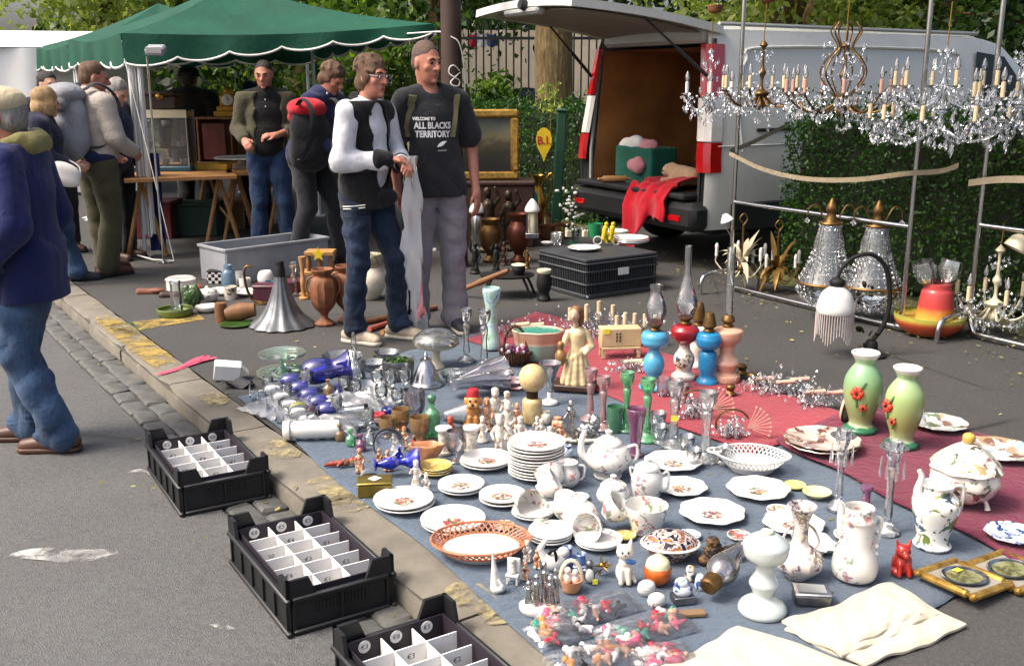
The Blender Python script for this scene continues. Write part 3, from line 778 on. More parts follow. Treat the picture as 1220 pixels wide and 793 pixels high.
def section(x):
 """(y,z) ring for the outer skin at station x, right sill over the roof to the left sill"""
 top=HT;inn=.10
 if x>3.0:k=min(1,(x-3.0)/1.0);top=HT-.06*k-(0 if x<3.45 else (x-3.45)/1.35*.85)
 lean=.12;ring=[]
 zs=min(1.0,top-.08)
 right=[(0.02,.34),(-.015,.55),(-.02,.8),(0.0,zs)]
 r=.16
 if top>1.15:
  yt=lean*(top-zs)/.96
  up=[(yt*.45,zs+(top-r-zs)*.5),(yt,top-r),(yt+.03,top-r*.45),(yt+.10,top-.06),(yt+.24,top-.015)]
 else:up=[(.02,top-.05),(.06,top-.02),(.12,top-.005),(.2,top),(.3,top)]
 half=right+up
 mid=[(W*.5,top+.015)]
 return half+mid+[(W-y,z) for y,z in half[::-1]]
st=[0.0,.05,.12,.4,1.0,1.6,2.3,3.0,3.25,3.5,3.8,4.15,4.4,4.7,4.78]
mb=MB();rings=[section(x) for x in st];k=len(rings[0]);vs=[];fs=[]
for i,(x,r_) in enumerate(zip(st,rings)):
 e=.035 if i==0 else (.01 if i==1 else 0)
 for y,z in r_:
  xx=x+(.10*max(0,(z-.9)) if x<.3 else 0)*(1-x/.3)
  vs.append(Vector((xx,y+(e if y<W/2 else -e)*(1 if y!=W/2 else 0),z-e*.5*(z>1.8))))
for i in range(len(st)-1):
 for a in range(k-1):fs.append([i*k+a,(i+1)*k+a,(i+1)*k+a+1,i*k+a+1])
fs.append([(len(st)-1)*k+a for a in range(k)])
mb.add(vs,fs);mb.obj('body_shell','van_paint',van,sharp=32)
# load space lining: floor, walls, ceiling, bulkhead
mb=MB();i0,i1,x1,zf,zt=.13,W-.13,2.5,.56,1.76
def quad(mb,*p):mb.add([Vector(q) for q in p],[list(range(len(p)))])
xr=lambda z:.05+.10*max(0,z-.9)
for nm,pp in (('side_board',[(xr(zf),i0,zf),(x1,i0,zf),(x1,i0+.05,zt),(xr(zt),i0+.05,zt)]),('side_board',[(xr(zf),i1,zf),(x1,i1,zf),(x1,i1-.05,zt),(xr(zt),i1-.05,zt)]),('bulkhead_board',[(x1,i0,zf),(x1,i1,zf),(x1,i1,zt),(x1,i0,zt)]),('ceiling_board',[(xr(zt),i0+.05,zt),(x1,i0+.05,zt),(x1,i1-.05,zt),(xr(zt),i1-.05,zt)])):
 mb=MB();quad(mb,*pp);mb.obj(nm,'plywood',van,smooth=False)
mb=MB();mb.box(((x1+.02)/2,W/2,zf-.02),(x1-.02,i1-i0+.1,.04));mb.obj('load_floor','dark_trim',van)
# rear frame around the opening (pillars and header)
def outer(z,side):
 r_=section(0.0);h=r_[:len(r_)//2+1];y=np.interp(z,[q[1] for q in h],[q[0] for q in h])+.03
 return y if side==0 else W-y
for side in (0,1):
 mb=MB();vs=[];fs=[]
 zz=[.5,.7,.9,1.1,1.3,1.5,1.7,1.82]
 for z in zz:
  a,b=outer(z,side),(i0 if side==0 else i1)
  vs+=[Vector((.02+.10*max(0,z-.9),a,z)),Vector((.05+.10*max(0,z-.9),b,z))]
 for i in range(len(zz)-1):fs.append([2*i,2*i+1,2*i+3,2*i+2])
 mb.add(vs,fs);mb.obj('rear_pillar','van_black',van,sharp=60)
# weather strip
 mb=MB();mb.tube([(.04+.10*max(0,z-.9),(i0 if side==0 else i1),z) for z in zz],.018,6);mb.obj('door_seal','grey_panel' if side else 'dark_trim',van)
# tail light: red over clear over red, wrapping the corner
 for z0,z1,mt,w0 in ((1.38,1.78,'tail_red',1),(1.04,1.37,'tail_clear',1),(.80,1.03,'tail_red',1)):
  mb=MB();vs=[];fs=[];n=6
  for j in range(n+1):
   z=z0+(z1-z0)*j/n;y=outer(z,side)-(.03 if side==0 else -.03);sg=1 if side==0 else -1;xx=.10*max(0,z-.9)
   wd=.135 if mt!='tail_red' or z0<1 else .11
   vs+=[Vector((xx+.13,y-sg*.006,z)),Vector((xx+.02,y-sg*.008,z)),Vector((xx-.025,y+sg*.03,z)),Vector((xx-.03,y+sg*wd*.8,z)),Vector((xx-.005,y+sg*wd,z))]
  for j in range(n):
   for a in range(4):fs.append([j*5+a,j*5+a+1,(j+1)*5+a+1,(j+1)*5+a])
  fs+=[[0,1,2,3,4],[n*5+a for a in range(5)][::-1]]
  mb.add(vs,fs);mb.obj('tail_light',mt,van,sharp=40)
mb=MB();mb.bbox((.17,W/2,1.86),(.16,W-.42,.14),.03);mb.obj('rear_header','van_paint',van)
mb=MB();mb.bbox((-.03,W/2,.445),(.20,W+.02,.23),.05);mb.bbox((-.02,W/2,.60),(.2,W-.25,.05),.015);bum=mb.obj('rear_bumper','van_black',van)
for y in (.22,W-.22):mb=MB();mb.bbox((-.134,y,.43),(.012,.16,.05),.005);mb.obj('reflector','tail_red',bum)
mb=MB();mb.bbox((2.5,-.022,.44),(4.5,.03,.22),.012);mb.bbox((2.5,W+.022,.44),(4.5,.03,.22),.012);mb.obj('side_trim','van_black',van)
mb=MB();mb.box((2.4,W/2,.33),(4.4,W-.3,.1));mb.obj('underbody','dark_trim',van)
def side_y(z):return float(np.interp(z,[.34,.55,.8,1.0,1.4,1.8],[0.02,-.015,-.02,0.0,.05,.10]))
def side_strip(nm,pts,mat,off=.006):
 mb=MB();mb.add([Vector((x,side_y(z)-off,z)) for x,z in pts],[list(range(len(pts)))]);return mb.obj(nm,mat,van,smooth=False)
side_strip('cab_window',[(3.05,1.08),(4.15,1.06),(4.02,1.22),(3.5,1.72),(3.12,1.76)][::-1],'van_glass')
# pressed panel outline, sliding-door rail and door gap
mb=MB();pts=[(.35,.95),(.33,1.4),(.42,1.66),(.65,1.76),(2.7,1.76),(2.85,1.6),(2.85,.95)]
mb.tube(smooth_line([(x,side_y(z)+.004,z) for x,z in pts],5),.012,6);mb.obj('panel_pressing','van_paint',van)
mb=MB();mb.bbox((.95,side_y(1.12)-.008,1.12),(.9,.02,.025),.006);mb.obj('door_rail','dark_trim',van)
mb=MB();mb.tube([(.1,side_y(1.0)-.002,1.0),(2.95,side_y(1.0)-.002,1.0)],.007,5);mb.obj('waist_pressing','van_paint',van)
mb=MB();mb.tube([(.2,.17,1.935),(3.2,.17,1.92)],.018,6);mb.obj('roof_gutter','grey_panel',van)
for x in (.95,3.95):
 for y in (.12,W-.12):
  mb=MB();mb.lathe([(.20,-.1),(.30,-.1),(.33,-.07),(.335,0),(.33,.07),(.30,.1),(.20,.1)],28,mat=Matrix.Rotation(math.pi/2,3,'X'));wh=mb.obj('wheel','rubber',van,(x,y,.335))
  mb=MB();mb.lathe([(.0,-.085),(.07,-.085),(.19,-.06),(.205,-.09),(.205,.09),(.19,.06),(.0,.085)],24,mat=Matrix.Rotation(math.pi/2,3,'X'));mb.obj('rim','grey_panel',wh)
# tailgate raised
gx0,gz0=.20,1.93;gang=rad(7)
tg=thing('tailgate',None,None,(gx0,W/2,gz0));tg.parent=van;tg.rotation_euler=(0,gang,0)
def gate(u,v):
 y=(v-.5)*(1.64-.10*u);bow=-.035*(2*v-1)**2
 return Vector((-1.36*u,y,bow+.025*math.sin(u*math.pi)+.02))
mb=MB();mb.grid(gate,16,12,.06);mb.obj('outer_panel','van_paint',tg,sharp=50)
mb=MB();mb.grid(lambda u,v:gate(.06+.86*u,.10+.8*v)+Vector((0,0,-.068)),10,8,.012);mb.obj('inner_lining',M('gate_lining','#8d8a82',.7,var=.15),tg)
mb=MB();mb.bbox(gate(.97,.5)+Vector((0,0,-.09)),(.09,.55,.06),.02);mb.obj('handle_trim','grey_panel',tg)
mb=MB();mb.lathe([(.0,-.05),(.035,-.05),(.045,0),(.03,.05),(0,.05)],12,c=gate(.985,.45)+Vector((-.02,0,-.05)),mat=Matrix.Rotation(math.pi/2,3,'Y'));mb.obj('latch','dark_trim',tg)
for v,y in ((.06,i0-.03),(.94,i1+.03)):
 a=gate(.5,v)+Vector((0,0,-.06));mb=MB();b=Vector((-.08,y-W/2,-.42));mb.tube([a,a.lerp(b,.5)],.009,6);mb.tube([a.lerp(b,.5),b],.015,6);mb.obj('gas_strut','dark_trim',tg)
# things in the load space (van frame -> world)
VM=Matrix.Translation(vc)@Matrix.Rotation(math.atan2(VX.y,VX.x),4,'Z')@Matrix.Scale(VS,4)
def VP(x,y,z):return VM@Vector((x,y,z))
VANG=math.atan2(VX.y,VX.x)
# ================================================================== people
def skin_mat(name,col):
 m=bpy.data.materials.new(name);MATS[name]=m;t=NT(m);c=C(col);co=t.coord()
 t.base(t.ramp(t.noise(co,22,4,.6),[(.3,tuple(x*f for x,f in zip(c,(.85,.74,.72)))),(.7,c)]));t.set(rough=.5,spec=.4,sss=.08)
 t.b.inputs['Subsurface Radius'].default_value=(.012,.005,.003);t.bump(t.noise(co,260,3),.15,.002);return m
skin_mat('skin_ruddy','#b8806a');skin_mat('skin_pale','#c79a84');skin_mat('skin_tan','#a87258')
def denim(name,a,b):
 m=bpy.data.materials.new(name);MATS[name]=m;t=NT(m);co=t.coord()
 f=t.math('ADD',t.math('MULTIPLY',t.noise(co,3.2,4,.6),.7),t.math('MULTIPLY',t.noise(t.coord(scale=(1,1,.12)),120,3),.3))
 t.base(t.ramp(f,[(.32,C(a)),(.66,C(b))]));t.set(rough=.9,spec=.2,sheen=.1);t.bump(t.math('ADD',t.noise(co,500,2),t.math('MULTIPLY',t.noise(co,12,4,.55,1.6),5.0)),.5,.008);return m
denim('denim_dark','#0e151f','#26364f');denim('denim_mid','#1c2c42','#4c6686');denim('denim_blue','#131f38','#2f4668')
for nm,c in (('cloth_black','#141416'),('cloth_white','#d9dade'),('cloth_navy','#1c2247'),('cloth_jacketblue','#1a2250'),('cloth_olive','#4d4a38'),('cloth_khaki','#47442f'),('cloth_grey','#8b868c'),('cloth_charcoal','#232529'),('cloth_cream','#b0a79c'),('cloth_hood','#7d7648'),('cloth_cap','#c2b596'),('cloth_darkblue','#161a30'),('cloth_shirtblue','#6b7a9a')):cloth_mat(nm,c)
for nm,c in (('hair_brown','#5c4028'),('hair_grey','#8a8782'),('hair_blond','#a98a5c'),('hair_dark','#241b16'),('hair_buzz','#5c463a')):
 m=bpy.data.materials.new(nm);MATS[nm]=m;t=NT(m);co=t.coord(scale=(1,1,.35));c=hexc(c)
 f=t.noise(co,110,5,.7,.8);t.base(t.ramp(f,[(.3,tuple(x*.45 for x in c)),(.7,tuple(x*1.4 for x in c))]));t.set(rough=.6);t.bump(f,.9,.012)
M('leather_brown','#4b2e1e',.5,var=.3,bump=.3);M('trainer_beige','#a89a86',.7,var=.25,vs=30);M('trainer_dark','#2a2c36',.7,var=.3,vs=30);M('sole_white','#b9b3a4',.8);M('lace_white','#dcdad4',.8);M('eye_dark','#1a1310',.2);M('lip','#8a4a42',.5);M('brow','#2f2219',.9)
BASE_J=dict(pel=(0,0,.95),neck=(0,.015,1.47),head=(0,-.025,1.625),shR=(-.185,.01,1.42),elR=(-.25,.04,1.14),wrR=(-.26,-.05,.90),shL=(.185,.01,1.42),elL=(.25,.04,1.14),wrL=(.26,-.05,.90),hipR=(-.09,0,.92),knR=(-.10,-.03,.50),anR=(-.11,.02,.09),hipL=(.09,0,.92),knL=(.10,-.03,.50),anL=(.11,.02,.09),footR=0.0,footL=0.0,yaw=0.0,nod=0.0,tilt=0.0)
V3=lambda a:Vector(a)
class Person:
 def __init__(s,label,loc,rz,H=1.75,skin='skin_pale',vox=.010,sx=1.0,J=None):
  s.k=H/1.75;s.J=dict(BASE_J);s.J.update(J or {});s.root=thing('person',label,'person',loc,rz)
  s.root.scale=(s.k*sx,s.k*sx,s.k);s.vox=vox;s.skin=skin
  j=s.J;s.HR=Euler((j['nod'],j['tilt'],j['yaw'])).to_matrix();s.hc=V3(j['head'])
 def h(s,p):return s.hc+s.HR@Vector(p)
 def hell(s,b,p,r,k=None):
  j=s.J;b.ell(s.h(p),r,k=k,rx=j['nod'],ry=j['tilt'],rz=j['yaw'])
 def torso(s,b,g=0.0,belly=0.0,lo=0.0,k=None):
  j=s.J;p,n=V3(j['pel']),V3(j['neck']);a=lambda t_,d=(0,0,0):p.lerp(n,t_)+Vector(d)
  sr,sl=V3(j['shR']),V3(j['shL']);yaw=math.atan2((sl-sr).y,(sl-sr).x);tl=-math.atan2((p-n).y,n.z-p.z)
  b.ell(a(.08-lo),(.160+g,.112+g+belly*.3,.125+g),k=k);b.ell(a(.32,(0,-.01-belly*.5,0)),(.146+g,.104+g+belly*.6,.16+g),rz=yaw*.5,rx=-tl,k=k)
  b.ell(a(.64,(0,0,0)),(.160+g,.112+g,.17+g),rz=yaw,rx=-tl,k=k)
  m_=(sr+sl)/2;b.cone(sr.lerp(m_,.12),m_+Vector((0,0,.02)),.056+g,.078+g,k);b.cone(sl.lerp(m_,.12),m_+Vector((0,0,.02)),.056+g,.078+g,k);return b
 def arm(s,b,sd,g=0.0,to=1.0,wide=0.0):
  j=s.J;A,B,Cc=V3(j['sh'+sd]),V3(j['el'+sd]),V3(j['wr'+sd])
  if to<=.5:
   b.cone(A,A.lerp(B,to*2),.056+g,.050+g+wide)
  else:
   b.cone(A,B,.056+g,.044+g);b.cone(B,B.lerp(Cc,(to-.5)*2),.045+g,.031+g+wide)
  return b
 def leg(s,b,sd,g=0.0,to=1.0,hem=0.0):
  j=s.J;A,B,Cc=V3(j['hip'+sd]),V3(j['kn'+sd]),V3(j['an'+sd])
  b.cone(A,A.lerp(B,.5),.088+g,.074+g);b.cone(A.lerp(B,.5),B,.074+g,.058+g)
  e=B.lerp(Cc,to);b.cone(B,B.lerp(e,.35)+Vector((0,.012,0)),.056+g,.056+g);b.cone(B.lerp(e,.35)+Vector((0,.012,0)),e,.056+g,.040+g+hem);return b
 def hand(s,b,sd,palm=None,curl=.35,d=None):
  j=s.J;E,Wr=V3(j['el'+sd]),V3(j['wr'+sd]);f=(V3(d) if d else (Wr-E)).normalized()
  n=V3(palm) if palm else Vector((1 if sd=='R' else -1,0,0));n=(n-f*n.dot(f)).normalized();t_=f.cross(n)
  if sd=='L':t_=-t_
  t_=-t_ if t_.y>0 else t_
  c=Wr+f*.055;b.cone(Wr,Wr+f*.03,.027,.028);
  for q in (-.022,0,.022):b.cone(Wr+f*.02+t_*q,Wr+f*.088+t_*q,.017,.015,.008)
  for i,q in enumerate((.030,.010,-.010,-.029)):
   L=(.072,.080,.074,.058)[i];p0=Wr+f*.088+t_*q;a1,a2=curl*.9,curl*2.1
   d1=f*math.cos(a1)+n*math.sin(a1);d2=f*math.cos(a2)+n*math.sin(a2)
   p1=p0+d1*L*.5;b.cone(p0,p1,.0105,.0095,.004);b.cone(p1,p1+d2*L*.5,.0095,.008,.004)
  p0=Wr+f*.03+t_*.03;p1=p0+f*.03+t_*.024+n*.012;b.cone(p0,p1,.014,.012,.006);b.cone(p1,p1+f*.03+n*.012,.011,.009,.004)
 def body(s,hands=None,vox=None,nose=1.0,ears=True):
  b=Blob(.018);j=s.J
  s.torso(b,-.016);n=V3(j['neck']);hc=s.hc
  b.cone(n+Vector((0,.005,-.06)),s.h((0,.03,-.06)),.062,.055,.03)
  s.hell(b,(0,.022,.035),(.076,.096,.090),.03);s.hell(b,(0,-.012,-.02),(.067,.080,.088),.03);s.hell(b,(0,-.035,-.078),(.044,.046,.040),.03)
  s.hell(b,(0,-.075,.028),(.052,.018,.012),.014)
  b.cone(s.h((0,-.088,.018)),s.h((0,-.112,-.022)),.009,.0155*nose,.010);s.hell(b,(.016,-.094,-.026),(.010,.010,.008),.006);s.hell(b,(-.016,-.094,-.026),(.010,.010,.008),.006)
  s.hell(b,(0,-.086,-.052),(.025,.012,.008),.008);s.hell(b,(0,-.083,-.064),(.021,.012,.008),.008);s.hell(b,(0,-.080,-.096),(.020,.018,.016),.012)
  for sg in (-1,1):
   s.hell(b,(.045*sg,-.058,-.018),(.020,.020,.018),.015)
   b.cut(s.h((.031*sg,-.098,.008)),(.015,.012,.008))
   if ears:s.hell(b,(.078*sg,.012,-.005),(.010,.020,.033),.006)
  for sd in ('R','L'):
   s.arm(b,sd,-.004);s.leg(b,sd,-.008)
   a=V3(j['an'+sd]);b.cone(a,a+Vector((0,-.02,-.03)),.036,.034)
   hp=(hands or {}).get(sd)
   if hp is not False:s.hand(b,sd,**(hp or {}))
  o=add_obj('body',b.build('body',vox or s.vox),s.skin,s.root)
  for sg in (-1,1):
   mb=MB();mb.ell(s.h((.031*sg,-.080,.009)),(.0125,.010,.0075),10,6);mb.obj('eye','eye_dark',o)
  mb=MB();mb.ell(s.h((0,-.0955,-.0585)),(.021,.004,.0022),10,6,rot=(j['nod'],0,j['yaw']));mb.obj('mouth','lip',o);s.bodyo=o;return o
 def brows(s,mat='brow',t_=.006):
  for sg in (-1,1):
   mb=MB();mb.tube([s.h((.014*sg,-.096,.030)),s.h((.032*sg,-.094,.036)),s.h((.050*sg,-.080,.031))],[t_*.7,t_,t_*.5],6);mb.obj('eyebrow',mat,s.bodyo)
 def part(s,name,b,mat,fold=.006,fs=14,seed=1,clip=None,vox=None,smooth=None):
  return add_obj(name,b.build(name,vox or s.vox,fold,fs,seed,clip),mat,s.root)
 def hair(s,mat,kind='short',fold=.006,vox=None):
  b=Blob(.012)
  if kind=='short':s.hell(b,(0,.028,.043),(.0795,.099,.0895));s.hell(b,(0,.05,-.01),(.078,.070,.070));faces=[((0,-.085,-.03),(.09,.085,.085)),((0,-.11,.05),(.06,.05,.04))]
  elif kind=='buzz':s.hell(b,(0,.024,.040),(.0765,.0968,.0875));s.hell(b,(0,.05,-.01),(.0745,.066,.063));faces=[((0,-.085,-.02),(.10,.10,.085)),((0,-.12,.06),(.075,.07,.05))]
  elif kind=='bald':s.hell(b,(0,.045,.005),(.081,.082,.070));faces=[((0,-.07,.0),(.12,.10,.14)),((0,.01,.115),(.09,.13,.072))]
  elif kind=='shaggy':
   s.hell(b,(0,.028,.045),(.083,.102,.092));s.hell(b,(0,.055,-.03),(.080,.070,.080));s.hell(b,(.07,.005,.0),(.018,.04,.045));s.hell(b,(-.07,.005,.0),(.018,.04,.045));faces=[((0,-.095,-.03),(.075,.085,.085)),((0,-.12,.045),(.05,.05,.032))]
   rr=random.Random(5)
   for _ in range(60):
    d=Vector((rr.uniform(-1,1),rr.uniform(-.6,1),rr.uniform(-.2,1))).normalized();p=Vector((0,.03,.04))+Vector((d.x*.084,d.y*.101,d.z*.092));s.hell(b,p,(.017,.015,.012),.005)
  else:
   s.hell(b,(0,.03,.045),(.090,.108,.096));s.hell(b,(0,.05,-.05),(.090,.080,.09));s.hell(b,(.07,.0,-.04),(.03,.06,.08));s.hell(b,(-.07,.0,-.04),(.03,.06,.08));faces=[((0,-.10,-.03),(.07,.08,.085))]
  for p,r in faces:b.cut(s.h(p),r)
  return s.part('hair',b,mat,fold,40,3,vox=vox)
 def shoe(s,sd,mat,sole='sole_white',L=.26,sock=None,laces=None):
  j=s.J;a=V3(j['an'+sd]);an=j['foot'+sd];d=Matrix.Rotation(an,3,'Z')@Vector((0,-1,0));z0=a.z-.09
  hl=Vector((a.x,a.y,z0))-d*.055;toe=hl+d*(L-.03);b=Blob(.02)
  b.cone(hl+Vector((0,0,.05)),hl+d*.11+Vector((0,0,.055)),.042,.044);b.cone(hl+d*.10+Vector((0,0,.05)),toe+Vector((0,0,.032)),.044,.036);b.cone(hl+d*.03+Vector((0,0,.06)),a+Vector((0,0,.02)),.043,.044)
  o=add_obj('shoe',b.build('shoe',.008,clip=[(2,-1,z0+.012)]),mat,s.root)
  b=Blob(.01);b.cone(hl+Vector((0,0,.015)),toe+Vector((0,0,.015)),.045,.043)
  add_obj('sole',b.build('sole',.008,clip=[(2,1,z0+.028),(2,-1,z0)]),sole,o)
  if laces:
   mb=MB();sd_=Vector((-d.y,d.x,0))
   for q in (.10,.125,.15):
    c=hl+d*q+Vector((0,0,.098-(q-.10)*.5));mb.tube([c-sd_*.03-Vector((0,0,.008)),c+Vector((0,0,.002)),c+sd_*.03-Vector((0,0,.008))],.005,5)
   mb.obj('laces',laces,o)
  return o
 def trousers(s,mat,g=.018,hem=.02,to=.97,fold=.010,seed=2,name='trousers',fs=16):
  b=Blob(.022);j=s.J;p=V3(j['pel']);b.ell(p+Vector((0,.01,-.04)),(.150+g*.6,.112+g*.6,.11));b.ell(p+Vector((0,0,.06)),(.140,.098,.06))
  for sd in ('R','L'):s.leg(b,sd,g,to,hem)
  for sd in ('R','L'):
   A,B=V3(j['kn'+sd]),V3(j['an'+sd])
   for t_,r_ in ((.88,.060),(.95,.066),(.99,.062)):b.ell(A.lerp(B,t_)+Vector((0,-.006,0)),(r_+hem*.5,r_+hem*.5,.012),k=.01)
  o=s.part(name,b,mat,fold,fs,seed);return o
def lookH(px,yt,Y,z0=0.0):return AT(px,yt,Y).z-z0
def project_text(o,me,root,mat,xf,name='lettering'):
 """lay flat lettering (in x,z) on the front of garment o, pressed onto its surface"""
 bv=BVHTree.FromPolygons([v.co for v in o.data.vertices],[list(p.vertices) for p in o.data.polygons])
 for v in me.vertices:
  p,d=xf(v.co);h=bv.ray_cast(p,d)
  v.co=(h[0]-d*.004) if h[0] is not None else p+d*.5
 me.update();return add_obj(name,me,mat,o)
# ---- man in the white sleeved jacket (turned to the right)
b0=G(446,404);H1=lookH(442,63,b0.y)
P1=Person('man in black and white jacket and jeans holding the plastic wrapped roll',b0,rad(58),H1,'skin_ruddy',.0075,.93,dict(pel=(-.02,.03,.95),neck=(0,.0,1.455),head=(.0,-.06,1.612),nod=rad(-6)*-1,yaw=rad(-4),shR=(-.19,.0,1.40),shL=(.19,.01,1.40),elR=(-.235,.03,1.13),wrR=(-.06,-.215,1.135),elL=(.24,-.05,1.13),wrL=(.05,-.235,1.10),hipR=(-.11,.03,.92),knR=(-.14,.0,.50),anR=(-.15,.05,.09),hipL=(.07,.02,.92),knL=(.10,-.13,.50),anL=(.11,-.12,.09),footR=rad(5),footL=rad(12)))
P1.body({'R':dict(palm=(.1,-.2,-1),curl=.75,d=(.75,-.55,.0)),'L':dict(palm=(-.3,.3,-1),curl=.75,d=(-.5,-.8,.0))});P1.brows();P1.hair('hair_brown','shaggy',.007,.006)
b=Blob(.02);P1.torso(b,.014,.025);P1.part('shirt',b,'cloth_white',.005)
b=Blob(.022);P1.torso(b,.026,.02,lo=.02);j=P1.J;b.ell((-.02,.02,.84),(.185,.15,.34))
for q in ((0,-.17,1.36),(0,-.19,1.2),(0.01,-.2,1.05)):b.cut(q,(.095,.145,.14))
jk=P1.part('jacket',b,'cloth_black',.011,18,4,clip=[(2,-1,.835),(2,1,1.475)])
for sd in ('R','L'):
 b=Blob(.02);P1.arm(b,sd,.019,.93);b2=P1.part('sleeve',b,'cloth_white',.012,22,7);b2.parent=jk
 A,B,Cc=V3(j['sh'+sd]),V3(j['el'+sd]),V3(j['wr'+sd]);b=Blob(.012);b.cone(B.lerp(Cc,.80),B.lerp(Cc,.97),.064,.050);P1.part('cuff',b,'cloth_black',.003).parent=jk
 e=B;b=Blob(.012);sg=-1 if sd=='R' else 1;b.chain([A+Vector((sg*.03,.055,-.1)),B+Vector((sg*.01,.03,-.030)),B.lerp(Cc,.6)+Vector((0,.02,-.042))],[.032,.046,.034]);P1.part('sleeve_stripe',b,'cloth_black',.002).parent=jk
b=Blob(.01);b.chain([(-.07,.01,1.47),(-.05,.065,1.50),(.05,.065,1.50),(.07,.01,1.47)],[.022,.026,.026,.022]);b.cone((-.07,.01,1.47),(-.075,-.09,1.40),.020,.014);b.cone((.07,.01,1.47),(.075,-.09,1.40),.020,.014);P1.part('collar',b,'cloth_black',.002).parent=jk
P1.trousers('denim_dark',.012,.018,.98,.010,9,'jeans',26)
for sd in ('R','L'):P1.shoe(sd,'trainer_beige',laces='lace_white')
b=Blob(.02);b.ell((.02,-.13,.90),(.10,.035,.055));P1.part('waist_pouch',b,'cloth_black',.004)
mb=MB();mb.tube([P1.h((.0,-.10,.012)),P1.h((-.03,-.103,.016)),P1.h((-.055,-.09,.014)),P1.h((-.082,.0,.014))],.0018,5);mb.tube([P1.h((.0,-.10,.012)),P1.h((.03,-.103,.016)),P1.h((.055,-.09,.014)),P1.h((.082,.0,.014))],.0018,5)
for sg in (-1,1):mb.tube([P1.h((sg*.031+.02*math.cos(a),-.103,.006+.014*math.sin(a))) for a in [i*.628 for i in range(10)]],.0016,5,closed=True)
mb.obj('glasses','chrome',P1.root)
for zz in (.868,.853):
 mb=MB();pts=[]
 bv=BVHTree.FromPolygons([v.co for v in jk.data.vertices],[list(p.vertices) for p in jk.data.polygons])
 for i in range(7):
  a=rad(-60-i*7);d=Vector((math.sin(a),-math.cos(a),0));h=bv.ray_cast(Vector((0,0,zz-.002*i))+d*.6,-d)
  if h[0] is not None:pts.append(h[0]+d*.003)
 if len(pts)>2:mb.tube(pts,.0035,5);mb.obj('piping','white_trim',jk)
# wrapped roll in his hands
thin_glass('plastic_wrap',(.96,.97,.98),.16,.60,.17);M('roll_wood','#8d8178',.6)
W1=Matrix.Translation(b0)@Matrix.Rotation(rad(58),4,'Z')@Matrix.Scale(P1.k,4)
ptop=W1@Vector((.045,-.275,1.16));pbot=G(494,396,.02);pbot.y=max(pbot.y,6.0)
rollt=thing('wrapped_roll','long clear plastic wrapped bundle held upright by the jacketed man','roll',pbot)
d=ptop-pbot;mb=MB();mb.tube([d*.01,d*.98],[.012,.012],8);mb.tube([d*.02+Vector((.025,0,0)),d*.9+Vector((.012,0,0))],.008,8);mb.obj('rod','roll_wood',rollt)
mb=MB();n=26;vs=[];fs=[];K=14;u=d.cross(Vector((0,1,0))).normalized();w_=u.cross(d).normalized()
for i in range(n+1):
 t_=i/n;r_=.080-.034*t_+.008*math.sin(t_*19)+(.015 if i==0 else 0)
 for k2 in range(K):
  a=6.2832*k2/K;q=r_*(1+.22*math.sin(3*a+t_*6)+.12*math.sin(5*a-t_*17));vs.append(d*(t_*.99)+u*q*math.cos(a)+w_*q*math.sin(a)*.6)
for i in range(n):
 for k2 in range(K):fs.append([i*K+k2,i*K+(k2+1)%K,(i+1)*K+(k2+1)%K,(i+1)*K+k2])
mb.add(vs,fs);thin_glass('sleeve_plastic',(.93,.95,.97),.18,.8,.42);mb.obj('plastic_sleeve','sleeve_plastic',rollt,sharp=25)
# ---- man in the black T-shirt
b1=G(527,392);H2=lookH(498,50,b1.y)
P2=Person('close cropped man in black lettered T-shirt and grey trousers',b1,rad(14),H2,'skin_ruddy',.0075,.93,dict(pel=(-.03,0,.95),neck=(-.05,.0,1.47),head=(-.075,-.035,1.63),yaw=rad(30),nod=rad(8),tilt=rad(-2),shR=(-.235,.0,1.415),shL=(.145,.01,1.405),elR=(-.30,.04,1.13),wrR=(-.28,-.02,.88),elL=(.225,.05,1.12),wrL=(.235,-.03,.87),hipR=(-.12,0,.92),knR=(-.15,-.02,.5),anR=(-.17,.03,.09),hipL=(.06,0,.92),knL=(.075,-.03,.50),anL=(.09,-.02,.09),footR=rad(-22),footL=rad(4)))
P2.body({'R':dict(curl=.4),'L':dict(curl=.35,palm=(-.8,.6,0))},nose=1.05);P2.brows();P2.hair('hair_buzz','buzz',.001,.006)
b=Blob(.022);P2.torso(b,.013,.01,lo=.03)
for sd in ('R','L'):P2.arm(b,sd,.010,.34,.024)
p,n=V3(P2.J['pel']),V3(P2.J['neck']);b.ell(p+Vector((0,0,-.12)),(.212,.158,.42))
b.cut(n+Vector((0,-.05,.03)),(.068,.075,.055))
ts=P2.part('t_shirt',b,'cloth_charcoal',.010,15,14,clip=[(2,-1,.845)])
P2.trousers('cloth_grey',.024,.024,.99,.010,21,fs=22)
for sd in ('R','L'):P2.shoe(sd,'trainer_dark',laces='lace_white')
M('print_white','#e2e2e0',.7,var=.06)
tb=BVHTree
def chest(cx,cz,sq=1.0):return lambda co:(Vector((cx+co.x*sq,-1.0,cz+co.y)),Vector((0,1,0)))
for txt,sz,zz,bold in (('WELCOME TO',.026,1.352,.001),('ALL BLACKS',.052,1.312,.0022),('TERRITORY',.052,1.262,.0022),('ALL BLACKS',.013,1.168,0)):
 me=text_mesh(txt,sz,'LEFT' if txt=='WELCOME TO' else 'CENTER',bold=bold)
 project_text(ts,me,P2.root,'print_white',chest(-.060-(.125 if txt=='WELCOME TO' else 0)+(.055 if sz<.02 else 0),zz-.045,.82))
mb=MB();fern=[(-.035,-.012),(-.02,.008),(.005,.020),(.035,.022),(.02,.008),(.012,.0),(-.008,-.008)]
me=mesh_np('fern_emblem',[(x,y,0) for x,y in fern],[list(range(len(fern)))]);project_text(ts,me,P2.root,'print_white',chest(-.005,1.155,1),'fern_emblem')
